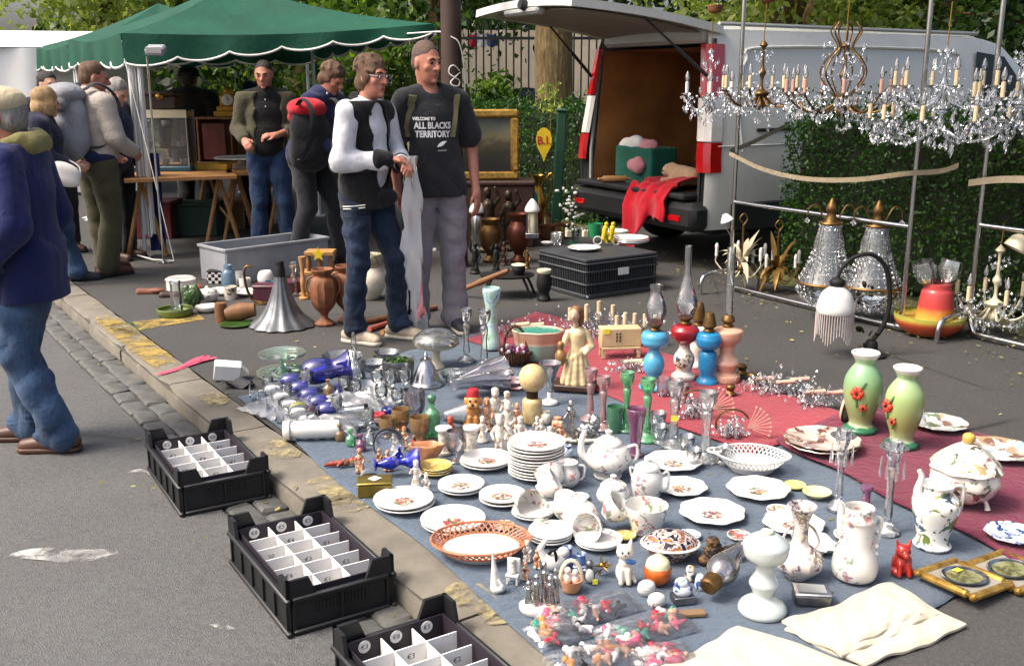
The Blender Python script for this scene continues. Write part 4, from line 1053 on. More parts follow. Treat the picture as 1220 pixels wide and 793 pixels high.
# his rucksack: straps in front, pack behind
cloth_mat('strap_olive','#6d6a4c');W2=Matrix.Translation(b1)@Matrix.Rotation(rad(14),4,'Z')@Matrix.Diagonal((P2.k*.93,P2.k*.93,P2.k,1))
pk=thing('rucksack','olive rucksack straps and pack on the man in the black T-shirt','rucksack',W2@Vector((-.05,.18,1.0)));pk.rotation_euler=(0,0,rad(14));pk.scale=(P2.k*.93,P2.k*.93,P2.k)
off=Vector((-.05,.18,1.0))
b=Blob(.03);b.ell(Vector((-.05,.235,1.2))-off,(.13,.085,.22));add_obj('pack',b.build('pack',.012,.005),'strap_olive',pk)
bv=BVHTree.FromPolygons([v.co for v in ts.data.vertices],[list(p_.vertices) for p_ in ts.data.polygons])
for x0 in (-.198,.085):
 pts=[]
 for i in range(12):
  z=1.20+.022*i;h=bv.ray_cast(Vector((x0+.004*(i-6),-1,z)),Vector((0,1,0)))
  if h[0] is not None:pts.append(h[0]-off+Vector((0,-.004,0)))
 pts+=[pts[-1]+Vector((0,.05,.03)),pts[-1]+Vector((0,.12,.0))]
 vs=[];fs=[]
 for p_ in pts:vs+=[p_+Vector((-.026,0,0)),p_+Vector((.026,0,0))]
 for i in range(len(pts)-1):fs.append([2*i,2*i+1,2*i+3,2*i+2])
 mb=MB();mb.add(vs,fs);mb.add([v+Vector((0,.006,0)) for v in vs],[f[::-1] for f in fs]);mb.obj('strap','strap_olive',pk)
# ---- man in cap at the left edge, on the road, walking away to the left
b2=G(57,531,ROAD_Z);H3=lookH(25,104,b2.y,ROAD_Z)
P3=Person('grey haired man in beige cap and blue jacket walking on the road',b2,rad(-86),H3,'skin_ruddy',.0085,1.0,dict(pel=(0,.02,.95),neck=(0,.0,1.46),head=(0,-.05,1.61),yaw=rad(4),elR=(-.27,.06,1.13),wrR=(-.25,-.08,.90),elL=(.26,.06,1.13),wrL=(.24,-.14,.95),hipL=(.09,0,.92),knL=(.09,-.06,.50),anL=(.08,.10,.09),knR=(-.1,-.10,.5),anR=(-.10,-.10,.09)))
P3.body();P3.hair('hair_grey','short')
b=Blob(.03);P3.torso(b,.040,.03,lo=.03);b.ell((0,.0,.80),(.205,.165,.40))
jk3=P3.part('jacket',b,'cloth_jacketblue',.014,15,31,clip=[(2,-1,.76),(2,1,1.5)])
for sd in ('R','L'):
 b=Blob(.02);P3.arm(b,sd,.030,.96,.016);P3.part('sleeve',b,'cloth_jacketblue',.013,20,33).parent=jk3
 B,Cc=V3(P3.J['el'+sd]),V3(P3.J['wr'+sd]);b=Blob(.01);b.cone(B.lerp(Cc,.85),B.lerp(Cc,.98),.076,.076);P3.part('cuff',b,'cloth_hood',.002).parent=jk3
b=Blob(.02);b.chain([(-.05,-.13,1.42),(-.115,-.03,1.48),(-.10,.07,1.52),(0,.12,1.515),(.10,.07,1.52),(.115,-.03,1.48),(.05,-.13,1.42)],[.022,.030,.032,.032,.032,.030,.022]);b.cone((-.08,.10,1.49),(.08,.10,1.49),.045,.045);P3.part('hood',b,'cloth_hood',.006,20).parent=jk3
b=Blob(.012);P3.hell(b,(0,.02,.075),(.092,.108,.072));P3.hell(b,(0,-.115,.048),(.07,.055,.012));b2_=P3.part('cap',b,'cloth_cap',.001)
P3.trousers('denim_mid',.022,.024,.985,.014,35,'jeans',20)
for sd in ('R','L'):P3.shoe(sd,'leather_brown','leather_brown')
# ---- blonde woman with white bag
b3=G(70,338);H4=lookH(52,103,b3.y)
P4=Person('blonde woman in dark jacket and jeans seen from behind',b3,rad(110),H4,'skin_pale',.011,1.0,dict(yaw=rad(20),nod=rad(12),head=(0,-.06,1.61),neck=(0,-.02,1.46),elR=(-.25,-.02,1.15),wrR=(-.2,-.22,1.08),elL=(.24,-.02,1.15),wrL=(.2,-.22,1.08),knL=(.1,-.10,.5),anL=(.1,-.16,.09),knR=(-.1,.02,.5),anR=(-.1,.14,.12)))
P4.body();P4.hair('hair_blond','bob')
b=Blob(.025);P4.torso(b,.035);[P4.arm(b,sd,.026,.95) for sd in ('R','L')];P4.part('jacket',b,'cloth_darkblue',.008,12,41,clip=[(2,-1,.88)])
P4.trousers('denim_mid',.016,.03,.98,.009,43,'jeans')
for sd in ('R','L'):P4.shoe(sd,'trainer_dark','rubber',.25)
bagp=AT(74,212,b3.y-.20);bag=thing('shoulder_bag','small white shoulder bag at the blonde woman\'s hip','bag',bagp,rz=.2,rot=(0,.35,.2))
b=Blob(.02);b.ell((0,0,.05),(.13,.045,.075));b.ell((0,0,.0),(.14,.05,.06));add_obj('pouch',b.build('pouch',.01,.003),M('bag_white','#cfcac4',.6),bag)
mb=MB();mb.tube(smooth_line([(-.11,0,.07),(-.09,.02,.12),(0,.04,.14),(.09,.02,.12),(.12,0,.07)],5),.006,6);mb.obj('strap','bag_white',bag)
# ---- man with the grey rucksack
b4=G(128,326);H5=lookH(118,73,b4.y)
P5=Person('man in pale jacket and khaki trousers carrying a grey rucksack',b4,rad(140),H5,'skin_ruddy',.011,1.06,dict(yaw=rad(-25),nod=rad(14),head=(-.0,-.05,1.62),elL=(.26,-.02,1.14),wrL=(.18,-.2,1.0),elR=(-.25,-.04,1.14),wrR=(-.16,-.22,1.02),anR=(-.13,.06,.09),anL=(.12,-.06,.09)))
P5.body();P5.hair('hair_brown','short')
b=Blob(.025);P5.torso(b,.034,.02,lo=.02);[P5.arm(b,sd,.026,.95) for sd in ('R','L')];P5.part('jacket',b,'cloth_cream',.008,12,51,clip=[(2,-1,.95)])
b=Blob(.025);b.ell((0,.02,.985),(.205,.165,.085));P5.part('tied_jumper',b,'cloth_navy',.009,20,52)
P5.trousers('cloth_khaki',.026,.02,.98,.008,53)
for sd in ('R','L'):P5.shoe(sd,'leather_brown','rubber')
W5=Matrix.Translation(b4)@Matrix.Rotation(rad(140),4,'Z')@Matrix.Scale(P5.k,4)
cloth_mat('pack_grey','#8a8c92');cloth_mat('pack_dark','#31343d');cloth_mat('pack_red','#b8202c');cloth_mat('pack_black','#18181c')
def rucksack(label,loc,rz,k,m1,m2,m3):
 root=thing('rucksack',label,'rucksack',loc,rz);root.scale=(k,)*3
 b=Blob(.03);b.ell((0,.06,.23),(.155,.11,.24));b.ell((0,.08,.10),(.165,.12,.14));b.ell((0,.17,.14),(.11,.06,.13));add_obj('main_pack',b.build('main_pack',.011,.010,15,3),m1,root)
 b=Blob(.02);b.ell((0,.08,.43),(.15,.13,.075));b.ell((0,.15,.37),(.13,.06,.06));add_obj('lid',b.build('lid',.011,.008,15,8),m2,root)
 for x in (-.07,.07):
  mb=MB();mb.tube(smooth_line([(x,.14,.45),(x,.215,.36),(x,.235,.2),(x,.20,.03)],5),.014,6,flat=.35);mb.obj('buckle_strap',m3,root)
 for x in (-.12,.12):
  mb=MB();mb.tube(smooth_line([(x,.0,.46),(x,-.10,.50),(x,-.22,.42),(x*1.15,-.24,.25),(x*1.2,-.1,.08),(x,.02,.06)],5),.022,6,flat=.4);mb.obj('shoulder_strap',m3,root)
 return root
rucksack('grey rucksack with dark straps on the man in the pale jacket',W5@Vector((0,.12,1.0)),rad(140),P5.k*1.15,'pack_grey','pack_grey','pack_dark')
# ---- bearded man behind the table end
b5=G(326,303);H6=lookH(333,72,b5.y)
P6=Person('balding man in olive cardigan and black shirt by the table',b5,rad(14),H6,'skin_ruddy',.011,1.0,dict(nod=rad(14),yaw=rad(-12),elR=(-.25,.03,1.15),wrR=(-.2,-.18,1.06),elL=(.25,.02,1.15),wrL=(.08,-.2,1.10),knL=(.12,-.06,.5),anL=(.16,-.04,.09),footL=rad(25),footR=rad(-25)))
P6.body({'R':dict(palm=(.6,0,-.8),curl=.6),'L':dict(palm=(0,.4,-1),curl=.6,d=(-1,-.3,.05))});P6.brows();P6.hair('hair_dark','buzz',.001)
b=Blob(.006);P6.hell(b,(0,-.042,-.088),(.048,.046,.036));b.cut(P6.h((0,-.096,-.058)),(.024,.02,.010));P6.part('beard',b,'hair_dark',.001)
b=Blob(.022);P6.torso(b,.020,.01,lo=.02);sh=P6.part('shirt',b,'cloth_black',.005,clip=[(2,-1,.89)])
b=Blob(.022);P6.torso(b,.036,.0,lo=.03);[P6.arm(b,sd,.026,.92) for sd in ('R','L')]
for q in ((.03,-.2,1.4),(.03,-.2,1.25),(.03,-.2,1.1),(.03,-.2,.95),(.03,-.2,.82)):b.cut(q,(.16,.19,.15))
P6.part('cardigan',b,'cloth_olive',.008,12,61,clip=[(2,-1,.82),(2,1,1.48)])
P6.trousers('denim_blue',.018,.02,.98,.009,63,'jeans')
for sd in ('R','L'):P6.shoe(sd,'leather_brown','leather_brown')
mb=MB();
for z in (1.35,1.41):mb.ell((0,-.135+(z-1.35)*.3,z),(.006,.004,.006),8,6)
mb.obj('button','print_white',sh)
# ---- stooping man with the red and black rucksack
b6=Vector((AT(386,300,9.0).x,9.0,0));H7=1.80
P7=Person('stooping man in navy jacket behind the red rucksack',b6,rad(62),H7,'skin_ruddy',.011,1.0,dict(pel=(-.05,.12,.93),neck=(0,-.08,1.43),head=(0,-.17,1.565),nod=rad(35),shR=(-.18,-.06,1.38),shL=(.18,-.06,1.38),elR=(-.24,-.10,1.1),wrR=(-.15,-.28,1.0),elL=(.24,-.1,1.1),wrL=(.15,-.28,1.0),hipR=(-.1,.1,.9),hipL=(.09,.1,.9),knR=(-.12,.06,.5),anR=(-.13,.20,.09),knL=(.12,-.04,.5),anL=(.14,-.10,.09)))
P7.body();P7.hair('hair_brown','shaggy')
b=Blob(.025);P7.torso(b,.034,lo=.02);[P7.arm(b,sd,.026,.95) for sd in ('R','L')];P7.part('jacket',b,'cloth_navy',.008,12,71,clip=[(2,-1,.84)])
P7.trousers('cloth_charcoal',.02,.02,.98,.009,73)
for sd in ('R','L'):P7.shoe(sd,'leather_brown','rubber')
b=Blob(.012);b.cone((-.05,-.13,1.44),(.05,-.13,1.44),.03,.03);P7.part('shirt_collar',b,'cloth_white',.001)
rucksack('black rucksack with red top on the stooping man',Vector((AT(374,200,8.62).x,8.68,AT(374,200,8.62).z)),rad(38),1.12,'pack_black','pack_red','pack_black')
# ---- people partly hidden at the back
def back_person(label,px,yt,Y,rz,top,legs,hair,hk='short',skin='skin_pale',J=None,sx=1.0):
 p=AT(px,200,Y);q=Person(label,Vector((p.x,Y,0)),rz,lookH(px,yt,Y),skin,.013,sx,J);q.body();
 if hair:q.hair(hair,hk)
 b=Blob(.025);q.torso(b,.034,lo=.02);[q.arm(b,sd,.026,.95) for sd in ('R','L')];q.part('jacket',b,top,.007,12,81,clip=[(2,-1,.86)])
 q.trousers(legs,.02,.02,.98);[q.shoe(sd,'leather_brown','rubber') for sd in ('R','L')];return q
back_person('dark haired man in grey clothes behind the blonde woman',66,85,9.7,rad(60),'cloth_charcoal','cloth_charcoal','hair_dark',J=dict(nod=rad(5)))
back_person('grey haired man in blue jacket bending over the table',137,88,9.35,rad(70),'cloth_navy','cloth_charcoal','hair_grey',J=dict(nod=rad(30),head=(0,-.12,1.58),neck=(0,-.05,1.45)))
q=back_person('person all in black with dark hat standing behind the glass case',232,80,11.4,rad(180),'cloth_black','cloth_black','hair_dark',sx=1.15)
b=Blob(.012);q.hell(b,(0,.01,.07),(.095,.11,.075));q.hell(b,(0,0,.035),(.115,.13,.012));q.part('hat',b,'cloth_black',.001)
q=back_person('person in dark blue cap half hidden beside the balding man',303,98,11.6,rad(10),'cloth_black','cloth_black','hair_dark')
b=Blob(.012);q.hell(b,(0,.015,.07),(.092,.108,.075));q.part('cap',b,'cloth_navy',.001)
# ================================================================== small-goods helpers
M('brass','#a8823c',.3,1.0,var=.25,vs=30);M('gold_old','#6f5530',.45,.8,var=.35,vs=30,bump=.3);M('silver','#b9b9b6',.22,1.0,var=.2,vs=20);M('pewter','#77797c',.38,.9,var=.3,vs=25,bump=.2);M('bronze','#3d3226',.45,.6,var=.4,vs=30,bump=.3);M('iron','#1d1c1b',.6,.4,var=.3,bump=.3)
M('wood_dark','#3a2317',.55,var=.35,vs=14,bump=.2);M('wood_light','#a87a4a',.6,var=.25,vs=14);M('wood_mid','#76502f',.6,var=.3,vs=14,bump=.2);M('terracotta','#7a4c30',.7,var=.35,vs=30,bump=.4)
M('white_china','#d6d4ce',.12,var=.03,coat=.4);M('cream_china','#d8cfae',.2,var=.08,coat=.3);M('black_plastic','#131416',.5,var=.25,vs=6,bump=.15,bs=120);M('grey_plastic','#8e9094',.5,var=.1);M('candle_cream','#d6c39c',.5,var=.1);M('candle_pink','#c69a86',.5,var=.1)
thin_glass('glass_clear',(.96,.98,.97),.03,.75,.07);thin_glass('crystal',(.90,.92,.93),.05,.8,.10);thin_glass('bulb_glass',(.9,.9,.88),.05,.7,.15)
china('china_flower');china('china_busy','#ddd5c6',('#8a5a4a','#5a6a48','#3f4a66','#b09a5a'),40,.46);china('plate_spray','#d8d6d0',('#a8524a','#5d6a44','#6e4a4a','#b58a5a'),46,.5,rmax=.045)
M('yellow_tag','#d8d23a',.8)
def hollow(p,t):return list(p)+[(max(0.0,r-t),z) for r,z in reversed(p[1:])]+[(0.0,p[0][1]+t)]
def px_prof(p,prof,smooth=3):
 m=mpp(p);v=vfac(p);q=[(r*m,z*m*v) for r,z in prof]
 return sprof(q,smooth) if smooth else q
def LT(name,label,cat,px,py,prof,mat,z=0.0,seg=28,wob=None,hol=0,smooth=3,group=None,rot=None,sx=1.0,sy=1.0,parent=None):
 """turned object given in photo pixels around its base point"""
 p=G(px,py,z);q=px_prof(p,prof,smooth)
 if hol:q=hollow([(0,q[0][1])]+q if q[0][0]>0 else q,hol)
 mb=MB();mb.lathe(q,seg,wob=wob,sx=sx,sy=sy);o=mb.obj(name,mat,None,p,rot)
 return tag(o,label,cat,group)
def LP(root,name,prof,mat,seg=24,hol=0,smooth=3,wob=None,c=(0,0,0),sx=1.0,sy=1.0,parent=None):
 """turned part of a thing, in photo pixels"""
 p=root.location;q=px_prof(p,prof,smooth)
 if hol:q=hollow([(0,q[0][1])]+q if q[0][0]>0 else q,hol)
 m=mpp(p);mb=MB();mb.lathe(q,seg,wob=wob,c=(c[0]*m,c[1]*m,c[2]*m*vfac(p)),sx=sx,sy=sy);return mb.obj(name,mat,parent or root)
def BL(name,label,cat,px,py,fn,mat,z=0.0,vox=.35,group=None,fold=0.0,rz=0.0,fs=60,k=1.2):
 """organic piece in photo pixels: fn(blob) adds solids with x right, y away, z up in px"""
 p=G(px,py,z);m=mpp(p);b=Blob(k);fn(b);me=b.build(name,vox,fold,fs)
 for v in me.vertices:v.co=Vector((v.co.x*m,v.co.y*m,max(0.0,v.co.z*m*vfac(p))))
 o=add_obj(name,me,mat,None,p,(0,0,rz));return tag(o,label,cat,group)
def BP(root,name,fn,mat,vox=.35,fold=0.0,fs=60,k=1.2):
 p=root.location;m=mpp(p);b=Blob(k);fn(b);me=b.build(name,vox,fold,fs)
 for v in me.vertices:v.co=Vector((v.co.x*m,v.co.y*m,v.co.z*m*vfac(p)))
 return add_obj(name,me,mat,root)
def px_thing(name,label,cat,px,py,z=0.0,rz=0.0,group=None):return thing(name,label,cat,G(px,py,z),rz,group)
# ================================================================== lamp racks
RA,RB=G(869,346),G(1073,396);R2A=G(1152,402);R2B=R2A+(RB-RA).normalized()*1.3
def rack(label,A,B,zmid,feet,top=2.42):
 root=thing('display_rack',label,'rack',A,group='chrome display racks');d=B-A;u=d.normalized();n=Vector((u.y,-u.x,0));r_=.0155
 for P in (Vector((0,0,0)),d):
  mb=MB();mb.tube([P+Vector((0,0,.10)),P+Vector((0,0,top))],r_,12);mb.obj('upright','chrome',root)
 e=u*.09;mb=MB();mb.tube(smooth_line([Vector((0,0,.16)),Vector((0,0,.10))+e*.15,e*.5+Vector((0,0,.045)),e+Vector((0,0,.035)),d-e+Vector((0,0,.035)),d-e*.5+Vector((0,0,.045)),d-e*.15+Vector((0,0,.10)),d+Vector((0,0,.16))],5),r_,12);mb.obj('bottom_rail','chrome',root)
 for nm,zz in (('middle_rail',zmid),('top_rail',top)):
  mb=MB();mb.tube([-u*.22*(zz==top)+Vector((0,0,zz)),d+u*.35*(zz==top)+Vector((0,0,zz))],r_*.9,12);mb.obj(nm,'chrome',root)
 for P in feet:
  P=Vector(P);mb=MB();mb.tube(smooth_line([P-n*.30+Vector((0,0,0)),P-n*.29+Vector((0,0,.11)),P-n*.22+Vector((0,0,.155)),P+Vector((0,0,.165)),P+n*.22+Vector((0,0,.155)),P+n*.29+Vector((0,0,.11)),P+n*.30],5),r_,12);mb.obj('foot','chrome',root)
 return root
rack('chrome pipe rack behind the oil lamps carrying chandeliers',RA,RB,.69,[(0,0,0)])
rack('chrome pipe rack at the right edge carrying chandeliers',R2A,R2B,.72,[(0,0,0)])
def on_line(px,A,B):
 k=(px-CX)/F_PX;f=lambda P:P.x-k*(P.y*CP+(CAM_H-1.5)*SP);a,b=f(A),f(B);return A+(B-A)*(a/(a-b))
# beige webbing strap slung between the uprights
cloth_mat('webbing','#94876f');st_=thing('webbing_strap','beige webbing strap slung between the chrome uprights','strap',AT(869,183,RA.y));o0=st_.location.copy()
def ribbon(pts,w,mat,parent,nm='strap_run'):
 P=smooth_line([p-o0 for p in pts],8);mb=MB();vs=[];fs=[]
 for i,p in enumerate(P):q=Vector((0,0,w*.5));vs+=[p+q,p-q]
 vs+=[v+Vector((0,.003,0)) for v in vs];n2=len(P)*2
 for i in range(len(P)-1):fs+=[[2*i,2*i+1,2*i+3,2*i+2],[n2+2*i+2,n2+2*i+3,n2+2*i+1,n2+2*i]]
 mb.add(vs,fs);mb.obj(nm,mat,parent)
ribbon([AT(869,183,RA.y-.02),AT(910,202,RA.y-.4),AT(960,213,RA.y-.8),AT(1020,214,RA.y-1.2),AT(1078,207,RB.y-.02),AT(1120,204,6.45),AT(1142,197,6.42)],.032,'webbing',st_)
ribbon([AT(869,181,RA.y+.02),AT(900,168,RA.y+.3),AT(936,150,RA.y+.65)],.035,'webbing',st_)
ribbon([AT(1154,218,R2A.y-.02),AT(1190,214,R2A.y-.3),AT(1240,214,R2A.y-.7)],.04,'webbing',st_)
# ------------------------------------------------------------------ chandeliers
def crystals(root,pts,size,name='crystal_drops',mat='crystal',seed=1):
 r=random.Random(seed);mb=MB()
 for p in pts:
  p=Vector(p);s_=size*r.uniform(.65,1.3);a=r.uniform(0,3);k=5;h=s_*r.choice((1.0,1.2,1.5,2.6))
  ring=[p+Vector((s_*.5*math.cos(a+6.283*i/k),s_*.5*math.sin(a+6.283*i/k),-h*.55)) for i in range(k)]
  mb.add([p]+ring+[p+Vector((0,0,-h))],[[0,1+i,1+(i+1)%k] for i in range(k)]+[[k+1,1+(i+1)%k,1+i] for i in range(k)])
 o=mb.obj(name,mat,root,smooth=False);o['kind']='stuff';return o
def chandelier(label,loc,R,n,candle,metal,hook_z,tiers=None,seed=1,cage=0.0,drops=160,cs=.016,cup=True,group='crystal chandeliers hung on the racks',bulbs=True):
 root=thing('chandelier',label,'chandelier',loc,group=group);r=random.Random(seed);hz=hook_z-loc.z
 mb=MB();mb.lathe(sprof([(.0,-.13),(.018,-.12),(.03,-.09),(.012,-.05),(.05,-.02),(.055,0),(.015,.03),(.012,.10),(.028,.14),(.012,.18),(.01,.30),(.03,.33),(.008,.36),(0,.37)],3),16);mb.obj('stem',metal if metal!='glass' else 'crystal',root)
 mb=MB();mb.tube([(0,0,.36),(.004,0,(hz+.36)/2),(0,0,hz)],.004,5);ch=mb.obj('chain','brass',root)
 if cup:
  mb=MB();mb.lathe(sprof([(.01,.0),(.045,.01),(.06,.05),(.055,.06),(.0,.05)],3),16,c=(.015,0,min(hz-.12,.62)));mb.obj('ceiling_cup','terracotta' if cup==2 else 'gold_old',ch)
 pts=[]
 for ti,(Rt,nt,zt) in enumerate(tiers or [(R,n,0.0)]):
  for i in range(nt):
   a=6.283*(i+.35+ti*.5)/nt;c,s_=math.cos(a),math.sin(a);jr=Rt*r.uniform(.94,1.04)
   path=smooth_line([(c*.03,s_*.03,zt-.03),(c*jr*.4,s_*jr*.4,zt-.10),(c*jr*.75,s_*jr*.75,zt-.07),(c*jr,s_*jr,zt+.02)],4)
   mb=MB();mb.tube(path,[.008]*len(path),6);arm=mb.obj('arm','crystal' if metal=='glass' else metal,root)
   mb=MB();mb.lathe([(.006,.0),(.045,.012),(.047,.018),(.008,.010),(.0,.012)],14,c=(c*jr,s_*jr,zt+.015));mb.obj('drip_pan','crystal',arm)
   mb=MB();mb.lathe([(.013,.02),(.013,.115),(.0,.12)],10,c=(c*jr,s_*jr,zt));cd=mb.obj('candle',candle,root)
   if bulbs:
    mb=MB();mb.lathe(sprof([(.006,.118),(.016,.14),(.015,.16),(.006,.19),(.0,.2)],3),10,c=(c*jr,s_*jr,zt));mb.obj('bulb','bulb_glass',cd)
   for k in range(6):b=6.283*k/6;pts.append((c*jr+.044*math.cos(b),s_*jr+.044*math.sin(b),zt+.012))
   a2=a+6.283/nt
   for k in range(9):
    t_=(k+.5)/9;x=c*jr*(1-t_)+math.cos(a2)*jr*t_;y=s_*jr*(1-t_)+math.sin(a2)*jr*t_;pts.append((x,y,zt-.16*4*t_*(1-t_)*.6))
   for k in range(8):
    t_=(k+.5)/8;pts.append((c*jr*(1-t_)*.9+c*.03,s_*jr*(1-t_)*.9+s_*.03,zt+.30*t_**1.6-.10*math.sin(t_*3.1)))
 for k in range(drops):
  a=r.uniform(0,6.283);q=R*r.random()**.6;pts.append((q*math.cos(a),q*math.sin(a),-.05-.16*(1-q/R)*r.random()-r.uniform(0,.06)))
 for i in range(8):a=6.283*i/8;pts+=[(.06*math.cos(a),.06*math.sin(a),.30-.03*(i%2))]*1
 if cage:
  for i in range(7):
   a=6.283*i/7;c,s_=math.cos(a),math.sin(a);mb=MB()
   mb.tube(smooth_line([(c*.05,s_*.05,.0),(c*cage,s_*cage,.14),(c*cage*.8,s_*cage*.8,.24),(c*.05,s_*.05,.32),(c*.10,s_*.10,.42),(c*.07,s_*.07,.48)],4),.006,5);mb.obj('cage_wire',metal if metal!='glass' else 'crystal',root)
   for k in range(5):pts.append((c*cage*.9,s_*cage*.9,.08+.07*k))
 crystals(root,pts,cs,seed=seed);return root
def hang(px,py,A,B,f=0):p=on_line(px,A,B);q=AT(px,py,p.y+f);return q
HZ=2.42
p=hang(845,116,RA,RB);chandelier('small crystal chandelier with white candles at the left end of the rack',p,.20,6,'white_trim','glass',HZ,seed=3,drops=30,cs=.022,cup=2)
p=hang(907,110,RA,RB);chandelier('crystal chandelier with amber candles second from the left on the rack',p,.30,8,'candle_cream','gold_old',HZ,seed=4,cage=0,drops=50,cs=.024,cup=2)
p=hang(1003,116,RA,RB);chandelier('large caged crystal chandelier with pink candles in the middle of the rack',p,.36,9,'candle_pink','gold_old',HZ,seed=5,cage=.15,drops=40,cs=.028,cup=2)
p=hang(1122,128,RB,R2A);chandelier('wide two tier crystal chandelier with cream candles between the racks',p,.40,8,'candle_cream','glass',HZ,[(.30,6,.10),(.41,9,-.10)],seed=6,drops=70,cs=.028)
p=hang(1216,122,R2A,R2B);chandelier('crystal chandelier cut off by the right edge of the picture',p,.28,7,'candle_cream','glass',HZ,seed=7,drops=30,cs=.026)
# bar joining the two racks
mb=MB();a,b=RB+Vector((0,0,HZ+.02)),R2A+Vector((0,0,HZ+.02));e=(b-a)*.4;mb.tube([a-e-a*0,b+e],.013,10);o=mb.obj('cross_bar','chrome',None);tag(o,'chrome bar joining the tops of the two racks','bar')
# leaf chandeliers hung on the middle rail
cloth_mat('leaf_white','#d8ceb2',200);M('leaf_gold','#8a6a34',.45,.5,var=.3,vs=20)
def leaf_chandelier(label,px,py,f,leafm,seed,R=.17):
 q=AT(px,py,on_line(px,RA,RB).y+f);root=thing('leaf_chandelier',label,'chandelier',q,group='leaf chandeliers on the middle rail');r=random.Random(seed)
 mb=MB();mb.tube([(0,0,-.14),(0,0,.22)],.008,6);mb.tube(smooth_line([(0,0,.22),(.03,0,.27),(0,0,.31),(-.03,0,.27),(0,0,.23)],4),.006,5);mb.lathe(sprof([(0,-.17),(.02,-.15),(.03,-.11),(.015,-.08)],3),12);mb.obj('stem','gold_old',root)
 for i in range(22):
  a=r.uniform(0,6.283);L=R*r.uniform(.7,1.15);up=r.uniform(.25,1.25);c,s_=math.cos(a),math.sin(a);vs=[];fs=[];n=6;wd=r.uniform(.02,.032)
  for k in range(n+1):
   t_=k/n;x=L*t_*(1.1-.3*up*.5);z=-.08+(.30*up*t_-.30*t_*t_*(1.25-.75*up));w2=wd*math.sin(math.pi*min(.98,t_*.9+.08));P=Vector((c*x,s_*x,z));S=Vector((-s_,c,0))*w2
   vs+=[P+S,P+Vector((0,0,-.004)),P-S]
  for k in range(n):fs+=[[3*k,3*k+1,3*k+4,3*k+3],[3*k+1,3*k+2,3*k+5,3*k+4]]
  mb=MB();mb.add(vs,fs);mb.obj('leaf',leafm,root)
 for i in range(5):
  a=6.283*(i+.2)/5;c,s_=math.cos(a)*R*1.15,math.sin(a)*R*1.15
  mb=MB();mb.tube(smooth_line([(0,0,-.12),(c*.5,s_*.5,-.17),(c,s_,-.08),(c,s_,-.03)],4),.005,5);am=mb.obj('arm',leafm,root)
  mb=MB();mb.lathe(sprof([(.012,-.03),(.013,.03),(.015,.04),(.01,.065),(0,.075)],2),10,c=(c,s_,0));mb.obj('candle_bulb','white_china',am)
leaf_chandelier('cream leaf chandelier hooked on the middle rail',884,302,.0,'leaf_white',4)
leaf_chandelier('golden brown leaf chandelier behind the cream one',926,310,.25,'leaf_gold',9,.16)
mb=MB();mb.lathe(sprof([(.0,.05),(.02,.045),(.05,0),(.048,-.005),(.0,.03)],3),16);o=mb.obj('white_cup_cover','white_china',None,AT(866,262,RA.y-.15),(0,-.4,0));tag(o,'small cream ceiling cup hanging beside the cream leaf chandelier','lamp part')
# bead basket chandeliers
def basket_chandelier(label,px,py,f):
 q=AT(px,py,on_line(px,RA,RB).y+f);root=thing('basket_chandelier',label,'chandelier',q,group='bead basket chandeliers');R=.20
 for nm,z,r_ in (('basket_ring',-.10,R),('crown_ring',.30,.07)):
  mb=MB();mb.tube([(r_*math.cos(a),r_*math.sin(a),z) for a in [6.283*i/28 for i in range(28)]],.010,6,closed=True);mb.obj(nm,'gold_old',root)
 mb=MB();mb.lathe(sprof([(.05,.30),(.03,.36),(.04,.40),(.01,.46),(0,.47)],3),12);mb.obj('crown','gold_old',root)
 pts=[];mb=MB()
 for i in range(26):
  a=6.283*i/26;c,s_=math.cos(a),math.sin(a)
  for k in range(15):t_=k/14;r_=.07+(R-.07)*(t_**1.7);pts.append((c*r_,s_*r_,.30-.40*t_))
  for k in range(1,9):t_=k/8;r_=R*math.cos(t_*1.5);pts.append((c*r_,s_*r_,-.10-.16*math.sin(t_*1.5)))
 crystals(root,pts,.017,'bead_strings',seed=int(px))
 mb=MB();mb.lathe([(.0,-.245),(R*.5,-.22),(R*.86,-.16),(R*.96,-.1)],22);mb.lathe([(R*.94,-.1),(R*.5,.08),(.10,.18),(.065,.30)],22);mb.obj('bead_net','glass_clear',root)
 for sg in (-1,1):
  mb=MB();mb.tube(smooth_line([(0.05*sg,0,.33),(.10*sg,0,.42),(.15*sg,0,.40),(.16*sg,0,.35)],4),.006,5);am=mb.obj('scroll_arm','gold_old',root);crystals(am,[(.16*sg,0,.34)]*1,.034,'pendant',seed=2)
basket_chandelier('bead basket chandelier with yellow tag on the ground under the rail',986,318,-.25)
basket_chandelier('bead basket chandelier behind the dark lamp arch',1041,322,-.05)
# cream glass-arm chandelier on the second rack
q=hang(1185,360,R2A,R2B);chandelier('cream painted chandelier with drops hung low on the right rack',q,.23,6,'candle_cream','cream_china',.735,seed=12,drops=60,cs=.022,cup=False,group='low hung chandeliers')
mb=MB();mb.lathe(sprof([(.0,.07),(.03,.065),(.06,.03),(.07,-.02),(.065,-.02),(.03,.05),(0,.06)],3),20);o=mb.obj('cream_cup_cover','cream_china',None,hang(1212,292,R2A,R2B),(0,.5,0));tag(o,'cream ceiling cup hanging at the right edge','lamp part')
